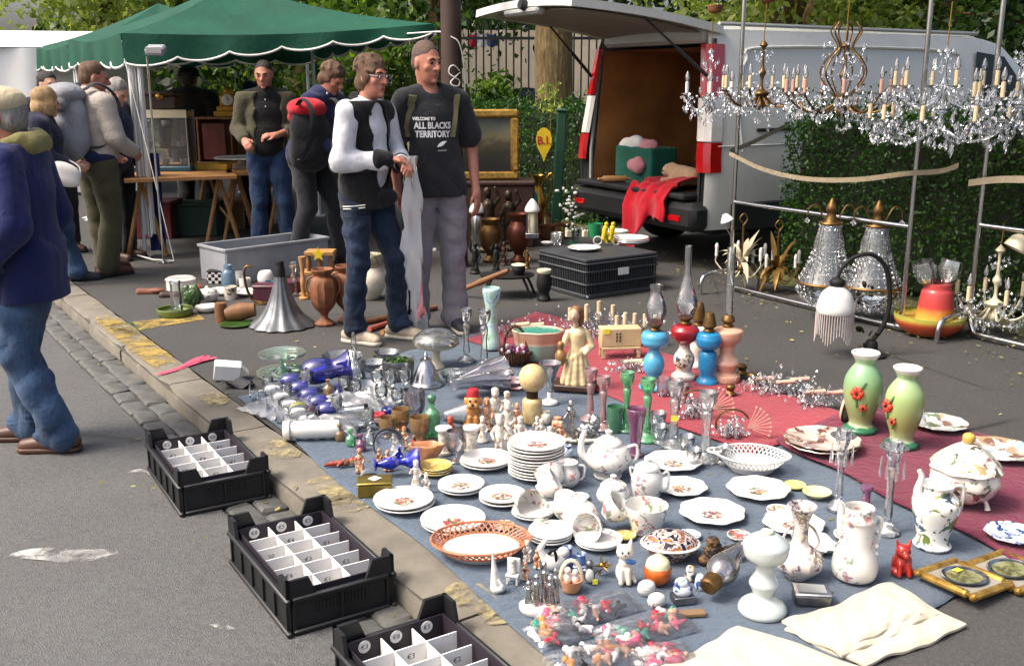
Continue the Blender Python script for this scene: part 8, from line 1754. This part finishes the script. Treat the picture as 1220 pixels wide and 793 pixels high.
root=px_thing('swan_teapot','white swan shaped teapot with black handle','teapot',657,680,BZ);BP(root,'swan_body',lambda b:(b.ell((4,0,12),(14,10,11)),b.cone((-8,0,14),(-14,0,26),5,3.4),b.cone((-14,0,26),(-8,0,34),3.4,3.2),b.ell((14,0,22),(7,6,6))),'white_china',.7);handle(root,[(-4,-6,22),(2,-8,28),(5,-8,18),(2,-7,6)],'iron',2)
root=px_thing('silver_group','crowded silver figure group on a white oval base','sculpture',645,727,BZ);LP(root,'oval_base',[(25,0),(27,4),(24,9),(0,10)],'white_china',sy=.7);
for x,y,zt in ((-15,0,30),(-6,-6,40),(3,3,50),(10,-6,38),(17,1,44)):
 BP(root,'figure',lambda b,x=x,y=y,zt=zt:(b.cone((x,y,8),(x,y,zt*.6),5.4,3),b.cone((x,y,zt*.6),(x,y,zt*.82),3,3.6),b.ell((x,y,zt+1),3.4),b.cone((x+3.4,y,zt*.8),(x+7,y-3,zt*.6),1.5,1.2),b.cone((x-3.4,y,zt*.8),(x-6,y-3,zt*.95),1.5,1.2)),'silver',.6,.3,.9)
root=px_thing('basket_figurine','small handled basket holding two white china animals','figurine',680,703,BZ);m_=mpp(root.location);LP(root,'basket',[(9,0),(11,2),(14,13),(12.5,13),(0,8)],'peach_china');mb=MB();mb.tube([(13*m_*math.cos(a),0,(13+26*math.sin(a))*m_) for a in [math.pi*i/12 for i in range(13)]],.007,6);mb.obj('loop_handle','cream_china',root);BP(root,'animals',lambda b:(b.ell((-4,0,15),(5,5,7)),b.ell((-4,-2,24),4),b.ell((5,0,14),(5,5,6)),b.ell((5,-2,22),3.8)),'white_china',.6)
root=px_thing('penguin_trinket','grey and white bird trinket between basket and cat','figurine',702,694,BZ);BP(root,'bird',lambda b:(b.ell((0,0,10),(7,6,10)),b.ell((0,-1,22),5),b.cone((6,0,14),(16,2,16),3,1.6),b.cone((-6,0,14),(-10,0,6),2.4,1.4)),'pewter',.6);BP(root,'breast',lambda b:b.ell((0,-4,10),(5,3.4,8)),'white_china',.6);m_=mpp(root.location);mb=MB();mb.box((6*m_,-9*m_,6*m_),(6*m_,1*m_,6*m_));mb.obj('price_tag','yellow_tag',root)
root=px_thing('brass_star','small spiky brass ornament left of the cat','ornament',717,684,BZ);m_=mpp(root.location);mb=MB();r=random.Random(3)
for i in range(14):d=Vector((r.gauss(0,1),r.gauss(0,1),r.gauss(.1,.8))).normalized()*13*m_;mb.tube([(0,0,12*m_),Vector((0,0,12*m_))+d],[.006,.001],5)
mb.ell((0,0,12*m_),4*m_);mb.obj('spikes','brass',root)
# blue glass trinkets
for i,(x,y) in enumerate(((676,672),(692,680))):root=px_thing('blue_inkwell','blue glass inkwell in front of the saucers, '+('left' if i==0 else 'right')+' one','inkwell',x,y,BZ,group='blue inkwells');m_=mpp(root.location);thin_glass('glass_sky',(.20,.36,.72),.05,.8,.35);mb=MB();mb.bbox((0,0,5*m_),(20*m_,16*m_,10*m_),.004);mb.obj('block','glass_sky',root);LP(root,'well',[(6,10),(6,18),(7,20),(5,20),(0,12)],'glass_sky',14)
# cat
root=px_thing('cat_figurine','white and tan cat figurine with blue bow','figurine',743,693,BZ);BP(root,'cat',lambda b:(b.ell((0,0,12),(10,9,13)),b.ell((0,-2,24),(7,6,8)),b.ell((0,-3,36),(10,8.5,8.5)),b.cone((-6,-2,42),(-8,-1,51),3.4,.8),b.cone((6,-2,42),(8,-1,51),3.4,.8),b.cone((-4,-7,16),(-4,-9,3),3.2,3),b.cone((4,-7,16),(5,-9,3),3.2,3),b.cone((9,3,6),(13,-4,3),3,2.4)),splotch('cat_paint',[(.45,'#ddd6c8'),(.58,'#d8cbb4'),(.68,'#b07a3a')],9,.25),.65);BP(root,'bow',lambda b:(b.ell((4,-8,27),(4,2,2.6)),b.ell((9,-7,26),(4,2,3))),M('bow_blue','#3a6aa8',.4),.5);BP(root,'nose_and_eyes',lambda b:(b.ell((0,-11,35),(1.2,1,1)),b.ell((-3.6,-10.6,38),1.3),b.ell((3.6,-10.6,38),1.3)),'iron',.35)
# Imari dish, orange pot, small pots
splotch('imari',[(.36,'#16182a'),(.44,'#2a1a2a'),(.5,'#d0cac0'),(.56,'#6a2430'),(.64,'#b0884a'),(.72,'#1c2038')],26,.15)
root=px_thing('imari_dish','dark oval lidded dish with red and gold pattern','dish',798,664,BZ);LP(root,'lower_dish',[(18,0),(20,2),(32,12),(34,16)],'imari',36,sy=.82);LP(root,'rim',[(34,16),(36,17.5),(34,19)],'white_china',36,sy=.82);LP(root,'lid',[(33,19),(26,25),(12,30),(0,31)],'imari',36,sy=.82)
root=px_thing('orange_pot','round orange glass pot with white top','pot',783,694,BZ);LP(root,'pot',[(9,0),(15,6),(17,15),(15,20)],M('orange_glass','#b85a1a',.2,var=.3,vs=30,coat=.4));LP(root,'top',[(15,20),(13,26),(6,31),(3,33),(0,33)],M('cream_top','#d8cfa8',.25,var=.15,vs=40))
for i,(x,y) in enumerate(((770,707),(782,722))):root=px_thing('pill_box','white egg shaped pill box, '+('farther' if i==0 else 'nearer')+' of the pair','pill box',x,y,BZ,rz=.3,group='egg shaped pill boxes');LP(root,'box_base',[(8,0),(11,4),(11.4,7)],'china_flower',sy=.75);LP(root,'lid',[(11.4,7.4),(10,12),(5,15),(0,16)],'white_china',sy=.75)
root=px_thing('blue_white_box','blue and white porcelain box on dark stand','box',813,716,BZ,rz=.2);m_=mpp(root.location);mb=MB();mb.bbox((0,0,5*m_),(26*m_,20*m_,10*m_),.003);mb.obj('stand','pewter',root);BP(root,'porcelain_lid',lambda b:(b.ell((0,0,14),(12,10,8)),b.ell((-2,-1,22),(9,7,6))),'delft',.6)
# lamp parts with lying chimney, rusty ornament
root=px_thing('rusty_ornament','rusty brown metal flower ornament behind the lying chimney','ornament',850,668,BZ);BP(root,'rusty_leaves',lambda b:(b.ell((0,0,10),(11,9,12)),b.ell((-2,0,22),(8,7,6)),b.ell((20,2,8),(13,9,8)),b.ell((28,4,13),(10,7,5)),b.ell((-12,-8,5),(9,8,6))),splotch('rust',[(.35,'#1e1814'),(.5,'#3a2a20'),(.65,'#7a5a34')],30,.6,.3,bump=.6),.8,.7,.6)
p=G(842,718,BZ);m_=mpp(p);root=thing('lamp_chimney','glass lamp chimney with brass collar lying on the blue cloth','lamp chimney',p+Vector((0,0,20*m_)),rot=(0,math.pi/2-.22,rad(52)))
mb=MB();mb.lathe(hollow(sprof([(11*m_,18*m_),(18*m_,30*m_),(19*m_,44*m_),(12*m_,66*m_),(7*m_,84*m_),(7*m_,92*m_)],3),.003)[:-1],26);mb.obj('chimney','glass_grey',root);mb=MB();mb.lathe([(9*m_,0),(11*m_,2*m_),(12*m_,12*m_),(11*m_,19*m_),(9*m_,19*m_),(7*m_,2*m_)],22);mb.obj('collar','gold_old',root)
mb=MB();mb.bbox((0,0,.008),(36*m_,12*m_,.014),.003);o=mb.obj('paper_slip','carton',None,G(822,733,BZ),(0,0,.12));tag(o,'small tan card slip under the lying chimney','card')
root=px_thing('silver_casket','small tarnished silver box with glass lid near the napkins','box',966,716,BZ,rz=-.1);m_=mpp(root.location);mb=MB();mb.bbox((0,0,7*m_),(42*m_,28*m_,13*m_),.004);mb.obj('box_body','pewter',root);mb=MB();mb.bbox((0,0,15*m_),(44*m_,30*m_,3*m_),.004);ld=mb.obj('lid','silver',root);mb=MB();mb.box((0,0,17*m_),(32*m_,20*m_,1*m_));mb.obj('lid_panel','grey_panel',ld);mb=MB();mb.ell((23*m_,0,13*m_),(3*m_,3*m_,2*m_));mb.obj('clasp','pewter',root)
LT('dark_bottle','dark purple bottle neck behind the coffee pot','bottle',1029,627,[(9,0),(10,2),(10,24),(5,30),(5,42),(7,43),(7,48),(0,48)],'glass_purple',BZ)
root=px_thing('red_pig','glossy red pig figurine sitting in front of the bird jug','figurine',1073,683,BZ);BP(root,'pig',lambda b:(b.ell((0,0,13),(12,10,14)),b.ell((-1,-4,28),(9,8,8)),b.cone((-1,-10,27),(-1,-14,26),3.6,3.4),b.cone((-6,-2,33),(-9,-2,40),3,1),b.cone((5,-2,33),(8,-2,40),3,1),b.cone((-5,-8,14),(-6,-11,3),3.4,3),b.cone((5,-8,14),(6,-11,3),3.4,3),b.ell((-9,-4,5),(5,7,4.6)),b.ell((9,-4,5),(5,7,4.6))),M('pig_red','#a8281c',.18,var=.25,vs=20,coat=.5),.65);BP(root,'eyes',lambda b:(b.ell((-4.4,-10.6,30),1.1),b.ell((2.6,-10.8,30),1.1)),'iron',.35)
# picture frames lying at the right
def pic(label,px,py,rz,w,z):
 p=G(px,py,z);root=thing('picture_frame',label,'picture',p,rz);m_=mpp(p);W_,D_=w*m_,w*m_*.98
 for cc,dd in (((0,-D_/2+.014,.012),(W_,.028,.024)),((0,D_/2-.014,.012),(W_,.028,.024)),((-W_/2+.014,0,.012),(.028,D_-.058,.024)),((W_/2-.014,0,.012),(.028,D_-.058,.024))):mb=MB();mb.bbox(cc,dd,.008);mb.obj('frame_side','gilt',root)
 mb=MB();mb.box((0,0,.008),(W_-.05,D_-.05,.012));mb.obj('mount',M('mount_grey','#8d887e',.7),root);mb=MB();mb.lathe([(0,.016),(.062,.016),(.072,.024),(.066,.026),(.058,.020),(0,.020)],34,sx=1.15,sy=.95);mb.obj('oval_medallion','silver',root);mb=MB();mb.lathe([(0,.0212),(.055,.0212),(0,.0225)],30,sx=1.15,sy=.95);mb.obj('miniature',splotch('miniature_paint',[(.35,'#3a3422'),(.5,'#6a6a3a'),(.65,'#8a8a6a')],30,.3),root)
 return root
f1=pic('square gilt frame with oval miniature and yellow tag',1147,697,rad(34),84,BZ);pic('square gilt frame with oval miniature half under the first at the edge',1203,684,rad(30),84,BZ-.006)
f1.rotation_euler=(0,rad(4),rad(34));f1.location.z+=.012;mb=MB();mb.box((.01,.03,.028),(.03,.02,.002));mb.obj('price_tag','yellow_tag',f1)
# napkins: folded white linen
m=bpy.data.materials.new('linen');MATS['linen']=m;t=NT(m);co=t.coord();t.base(t.ramp(t.noise(co,5,4),[(.3,hexc('#c3b9a0')),(.7,hexc('#cfc6b0'))]));t.set(rough=.85,sheen=.2);t.bump(t.math('ADD',t.noise(co,700,2),t.math('MULTIPLY',t.noise(co,9,4,.6,1.2),6)),.5,.008)
def linen(label,layers):
 base=G(*layers[0][0][0],BZ);root=thing('folded_linen',label,'linen',base);z=BZ+.003
 for i,(c4,nm) in enumerate(layers):
  z+=.010;A,B,Cc,D=[G(x,y,z)-base for x,y in c4]
  def f(u,v,A=A,B=B,Cc=Cc,D=D,i=i):
   p=A.lerp(B,u).lerp(D.lerp(Cc,u),v);e=min(u,1-u,v,1-v)
   p.z+=.004*math.sin(u*9+i)*math.sin(v*7+i*2)+.003*math.sin(u*23+v*9)-(.008*max(0,.06-e)/.06);p.x+=.006*math.sin(v*9+i);p.y+=.006*math.sin(u*8+i);return p
  mb=MB();mb.grid(f,34,30,.008);mb.obj(nm,'linen',root)
linen('folded cream white tablecloth lying at the front right corner',[(((935,745),(1060,690),(1152,742),(1030,790)),'lower_fold'),(((930,738),(1062,689),(1120,728),(1005,779)),'upper_fold'),(((955,736),(1058,702),(1100,728),(1010,768)),'top_fold')])
linen('bright white folded linen cut off by the bottom edge',[(((772,800),(880,742),(1035,795),(930,880)),'lower_fold'),(((778,796),(905,748),(1025,790),(920,870)),'upper_fold')])
# bags of toys
for mt,c_ in (('toy_pink','#c0506a'),('toy_red','#b02030'),('toy_skin','#c8967a'),('toy_black','#1c1c20'),('toy_teal','#1f8a74'),('toy_white','#cfcac6'),('toy_orange','#b87a3a')):M(mt,c_,.5,var=.2,vs=30)
def toy_bag(label,px,py,ang,L,Wd,seed,mats):
 p=G(px,py,BZ);m_=mpp(p);root=thing('toy_bag',label,'bag of toys',p,ang,group='clear bags of small toys');r=random.Random(seed)
 for i,mt in enumerate(mats*3):
  x,y=r.uniform(-.42,.42)*L,r.uniform(-.34,.34)*Wd;b=Blob(.8);k=r.uniform(1.1,1.7);b.cone((x,y,6),(x+r.uniform(-14,14),y+r.uniform(-9,9),7),3.6*k,2.4*k);b.ell((x+r.uniform(-6,6),y+5,9),2.8*k);b.cone((x,y,7),(x+r.uniform(-10,10),y-8,4),2.4,2);me=b.build('toy',1.0)
  for v in me.vertices:v.co*=m_
  add_obj('toy',me,mt,root)
 ph=r.uniform(0,6)
 def f(u,v):
  e=(math.sin(math.pi*u)*math.sin(math.pi*v))**.4;return Vector(((u-.5)*L*m_,(v-.5)*Wd*m_,(.6+17*e*(.86+.12*math.sin(u*11+ph+3*v)+.10*math.sin(v*17+u*6)))*m_+.003*math.sin(u*37+v*29)))
 mb=MB();mb.grid(f,30,24);mb.obj('plastic_film',thin_glass('bag_film',(.97,.97,.98),.14,.42,.05),root,sharp=20)
toy_bag('clear bag of pink and black toys nearest the cat',702,730,rad(28),130,50,1,['toy_skin','toy_black','toy_red','toy_pink','toy_white'])
toy_bag('clear bag of toys with a green piece at the kerb end',664,754,rad(30),80,56,2,['toy_teal','toy_orange','toy_black','toy_white','toy_red'])
toy_bag('clear bag of toys with teal and pink pieces by the napkins',768,752,rad(25),125,56,3,['toy_teal','toy_pink','toy_skin','toy_white','toy_red'])
toy_bag('clear bag of toys in the front row cut by the picture edge',716,784,rad(22),135,58,4,['toy_black','toy_pink','toy_white','toy_orange','toy_skin'])
toy_bag('clear bag of toys between the two linen piles and the kerb',788,786,rad(20),84,56,5,['toy_pink','toy_red','toy_white','toy_skin'])
# loose glass clutter at the left: pens, bottles in film
r=random.Random(21)
for i,(x,y,mt,lb_) in enumerate(((395,495,'toy_black','black glass swan neck lying in the plastic clutter'),(428,500,'toy_black','black curled ornament in the plastic clutter'),(452,506,'toy_red','small red glass drop beside the blue one'),(462,500,'glass_cobalt','small cobalt glass cup among amber glasses'))):
 if i<2:p=G(x,y,BZ);m_=mpp(p);mb=MB();mb.tube(smooth_line([(0,0,3*m_),(5*m_,0,1.5*m_),(10*m_,0,8*m_),(8*m_,0,20*m_)],5),[2.6*m_]*16,8);o=mb.obj('glass_hook',mt,None,p);tag(o,lb_,'ornament')
 else:LT('glass_drop',lb_,'ornament',x,y,[(4,0),(7,5),(8,12),(6,14),(0,10)],mt,BZ,14)
film('crumpled clear wrapping over glass in the middle of the left clutter',415,488,90,60,20,5,rad(10));film('crumpled clear wrapping beside the amber glasses',445,478,70,50,16,6,rad(-15))
lying('glass_flute','clear glass flute lying under the wrapping','flute',378,500,[(8,0),(8,1),(1.5,3),(1.5,20),(6,26),(8,56),(7,56),(0,24)],'glass_clear',rad(12));lying('glass_bottle','clear bottle lying under the wrapping','bottle',395,512,[(9,0),(10,2),(10,36),(4,46),(4,56),(0,56)],'glass_clear',rad(4))
# ================================================================== black crates of small things on the road
M('liner_dark','#221a24',.6,var=.2);M('card_white','#dedcd8',.7,var=.05)
def tray_crate(label,s0,n0,ang,seed,cols=5):
 root=thing('vegetable_crate',label,'crate',KP(s0,n0,ROAD_Z),ang,group='black plastic crates by the kerb');L,Wd,H=.575,.35,.125;r=random.Random(seed)
 mb=MB();mb.bbox((0,0,.012),(L-.03,Wd-.03,.024),.004);mb.obj('floor','black_plastic',root)
 for ax,sg in ((0,-1),(0,1),(1,-1),(1,1)):
  ln=L if ax==0 else Wd-.024;cc=Vector((0,sg*(Wd/2-.006),H/2)) if ax==0 else Vector((sg*(L/2-.006),0,H/2));mb=MB();mb.bbox(cc,(ln,.010,H) if ax==0 else (.010,ln,H),.003)
  for k in range(6 if ax==0 else 3):
   c2=cc.copy();c2[ax]+=ln*(k/(5 if ax==0 else 2)-.5)*.97;c2[1-ax]+=sg*.008;mb.box(c2,(.010,.009,H-.03) if ax==0 else (.009,.010,H-.03))
  if ax==1:
   for k in range(15):c2=cc.copy();c2.y+=(k-7)*.012;c2.x+=sg*.006;c2.z=H*.62;mb.box(c2,(.004,.005,.035))
  mb.obj('wall','black_plastic',root)
  for z,hh in ((H-.006,.020),(.010,.018)):mb=MB();c2=cc.copy();c2.z=z;c2[1-ax]+=sg*.009;mb.bbox(c2,(ln+.030,.018,hh) if ax==0 else (.018,ln,hh),.005);mb.obj('rib','black_plastic',root)
 for sx_ in (-1,1):
  for sy_ in (-1,1):
   mb=MB();x0,y0=sx_*(L/2+.006),sy_*(Wd/2+.006);z0,z1=H-.004,H+.062
   for (dx,dy,ln) in ((1,0,.085),(0,1,.10)):
    p0=Vector((x0,y0,0));d=Vector((-sx_*dx,-sy_*dy,0));nn=Vector((-sx_*dy,-sy_*dx,0))*.012
    q=[p0+Vector((0,0,z0)),p0+d*ln+Vector((0,0,z0)),p0+d*ln*.74+Vector((0,0,z1)),p0+Vector((0,0,z1))];mb.add(q+[v+nn for v in q],[[0,1,2,3],[7,6,5,4],[0,4,5,1],[1,5,6,2],[2,6,7,3],[3,7,4,0]])
   mb.obj('corner_stack','black_plastic',root,smooth=False)
 z=.028;rows=3;iw,il=Wd-.05,L-.05;hgt=.098
 mb=MB();mb.box((0,0,z),(il,iw,.004));mb.obj('card_lining','card_white',root)
 for cc,dd in (((0,-iw/2-.006,z+.055),(il+.012,.004,.11)),((0,iw/2+.006,z+.055),(il+.012,.004,.11)),((-il/2-.003,0,z+.055),(.004,iw,.11)),((il/2+.003,0,z+.055),(.004,iw,.11))):mb=MB();mb.box(cc,dd);mb.obj('dark_liner','liner_dark',root)
 for i in range(1,rows):mb=MB();mb.box((0,-iw/2+iw*i/rows,z+hgt/2),(il-.01,.004,hgt));mb.obj('divider','card_white',root)
 for k in range(0,cols):mb=MB();mb.box((-il/2+.006+(il-.012)*k/cols,0,z+hgt/2+.002),(.004,iw-.004,hgt));mb.obj('divider','card_white',root)
 RT=Matrix.Rotation(-math.pi/2,4,'Z')@Matrix.Rotation(math.pi/2,4,'X')
 for i in range(rows):
  y=-iw/2+iw*(i+.5)/rows;mb=MB();mb.lathe([(0,0),(.019,0),(.019,.002),(0,.002)],18,mat=Matrix.Rotation(-math.pi/2,3,'Y'),c=(il/2,y,z+.085));d_=mb.obj('price_disc','card_white',root);tx=text_mesh(('€5','€8','€3')[(i+seed)%3],.020);tx.transform(Matrix.Translation((il/2-.0025,y,z+.085))@RT);add_obj('price',tx,'iron',d_)
  for k in range(cols):
   x=-il/2+.006+(il-.012)*k/cols-.0025;tx=text_mesh(('€1','€2','50','€4','€3')[(k*2+i+seed)%5],.022)
   if (k+i)%2==0 and k:tx.transform(Matrix.Translation((x,y,z+hgt*.7))@RT);add_obj('price',tx,'iron',root)
   mb=MB();xc=x+(il/cols)*.5
   for q in range(7):mb.ell((xc+r.uniform(-.035,.035),y+r.uniform(-.03,.03),z+.012+r.uniform(0,.02)),(r.uniform(.010,.022),r.uniform(.010,.02),r.uniform(.008,.016)),8,5,(r.uniform(0,3),r.uniform(0,3),0))
   o=mb.obj('trinkets',('white_china','silver','terracotta','pewter','glass_clear')[r.randrange(5)],root);o['kind']='stuff'
 return root
tray_crate('black crate of small boxes farthest along the kerb',1.47,-.195,KANG-rad(3),1,5);tray_crate('black crate with priced white compartments in the middle',.38,-.195,KANG-rad(2),2,6);tray_crate('black crate of trinkets cut off by the bottom edge',-.52,-.20,KANG-rad(1),3,6)
# ================================================================== more small wares that fill the gaps
ORD=('first','second','third','fourth','fifth','sixth','seventh','eighth','ninth','tenth')
def row(name,cat,what,spots,fn):
 for i,(x,y) in enumerate(sorted(spots)):fn(f'{what}, {ORD[i]} from the left',x,y,i)
goblet=lambda h,w:[(w*.7,0),(w*.7,1),(w*.15,3),(w*.15,h*.4),(w*.8,h*.55),(w,h*.8),(w*.9,h),(w*.8,h),(w*.7,h*.6),(0,h*.5)]
row('wine_glass','glass','small clear wine glass in front of the silver bell',((450,468),(466,474),(482,470),(455,488),(474,490)),lambda l,x,y,i:LT('wine_glass',l,'glass',x,y,goblet(26+3*(i%3),8),'glass_clear',BZ,16))
row('figurine','figurine','painted china figure in the group behind the pillar vases',((580,512),(590,506),(604,500),(616,508),(575,526)),lambda l,x,y,i:figure(l,x,y,(30,38,44,34,28)[i],('fig_white','fig_warm','fig_white','fig_white','fig_warm')[i],('lady','stand','sit')[i%3]))
row('figurine','figurine','small china group before the globe lamp',((632,534),(655,538),(640,520)),lambda l,x,y,i:figure(l,x,y,(22,24,30)[i],('fig_warm','fig_white','fig_white')[i],('sit','lady','stand')[i]))
row('perfume_bottle','bottle','tiny coloured scent bottle left of the crystal bowl',((418,530),(430,536),(440,528),(405,524)),lambda l,x,y,i:LT('perfume_bottle',l,'bottle',x,y,[(5,0),(6,2),(6,9),(2,12),(2,15),(3,16),(3,19),(0,20)],('glass_amber','glass_green','glass_purple','glass_clear')[i],BZ,14))
row('trinket','trinket','tiny painted trinket beside the swan teapot',((628,668),(640,676),(626,690)),lambda l,x,y,i:figure(l,x,y,(20,24,22)[i],('fig_warm','fig_white','fig_warm')[i],'sit',name='trinket'))
row('crystal_glass','glass','cut crystal tumbler lying about behind the purple vase',((790,470),(812,478),(846,486)),lambda l,x,y,i:LT('crystal_tumbler',l,'tumbler',x,y,[(7,0),(8,3),(10,20),(9,20),(6,4),(0,3)],'crystal',RZ,10,smooth=0))
row('brass_candle_cup','lamp part','loose brass lamp part beside the peach oil lamp',((884,446),(896,456),(870,470)),lambda l,x,y,i:LT('lamp_burner',l,'lamp part',x,y,[(6,0),(7,2),(4,5),(6,9),(4,12),(0,13)],'gold_old',RZ,14))
row('saucer','saucer','stray white saucer near the crystal candlesticks',((1010,640),(928,610)),lambda l,x,y,i:plates(l,x,y,(15,17)[i],1,'plate_spray',BZ))
row('glass_dish','dish','little pressed glass dish at the back of the blue cloth',((446,440),(462,428),(540,452),(598,452),(612,462)),lambda l,x,y,i:LT('glass_dish',l,'dish',x,y,[(8,0),(12,2),(16,9),(14.6,9),(10,3),(0,2)],('crystal','glass_clear','glass_seagreen','crystal','glass_pink')[i],BZ,20))
row('salt_pot','pot','small white pepper pot in front of the imari dish',((822,690),(834,700)),lambda l,x,y,i:LT('pepper_pot',l,'pot',x,y,[(6,0),(7,4),(6,11),(4,15),(0,17)],('china_busy','delft')[i],BZ,14))
row('bottle','bottle','small dark medicine bottle by the cobalt jug',((392,478),(404,484)),lambda l,x,y,i:LT('medicine_bottle',l,'bottle',x,y,[(6,0),(6.5,2),(6.5,16),(2.5,20),(2.5,25),(3.5,26),(0,27)],('glass_amber','glass_cobalt')[i],BZ,14))
row('mug','mug','small painted mug among the wares by the fluted horn',((226,352),(292,342),(322,346)),lambda l,x,y,i:LT('small_mug',l,'mug',x,y,[(6,0),(7,1),(7,11),(6,11),(6,2),(0,2)],('china_busy','white_china','blue_glass_jar')[i],0,16,smooth=0))
row('ornament','ornament','dark carved ornament beside the bronze urn',((552,312),(600,316),(628,320)),lambda l,x,y,i:statue(l,x,y,(26,30,24)[i],('bronze','wood_dark','gold_old')[i]))
row('glass','glass','small stemmed glass standing among the wrapped goblets',((320,470),(342,482),(366,470),(382,462),(410,470),(425,478),(402,500),(372,515),(440,516)),lambda l,x,y,i:LT('stemmed_glass',l,'glass',x,y,goblet(20+4*(i%3),7),('glass_clear','glass_clear','glass_frost')[i%3],BZ,14))
row('trinket','trinket','tiny coloured ornament in the line before the yellow saucers',((476,552),(488,546),(470,536),(482,532),(494,538),(452,552)),lambda l,x,y,i:figure(l,x,y,(18,22,20,24,18,20)[i],('fig_warm','fig_white','cobalt_gilt','fig_warm','fig_white','doll_paint')[i],('sit','lady','stand')[i%3],name='trinket'))
row('pot','pot','little painted pot filling the gap near the pewter carriage',((664,512),(712,540),(650,504),(726,536),(676,545)),lambda l,x,y,i:LT('little_pot',l,'pot',x,y,[(5,0),(7,4),(7,10),(4,13),(5,15),(0,15)],('china_busy','fig_warm','delft','china_flower','faience')[i],BZ,16))
row('glass','glass','clear cut glass piece between the candlesticks on the cloth border',((786,528),(818,540),(826,556),(860,552),(784,512)),lambda l,x,y,i:LT('cut_glass_cup',l,'glass',x,y,[(7,0),(8,2),(5,5),(9,14),(10,20),(9,20),(0,8)],'crystal',BZ,12))
row('dish','dish','small china dish in the last gaps by the tumbled cups',((600,628),(690,594),(745,640),(820,640),(880,640)),lambda l,x,y,i:plates(l,x,y,(13,12,13,15,14)[i],1,('plate_spray','white_china','yellow_saucer','delft','plate_spray')[i],BZ))
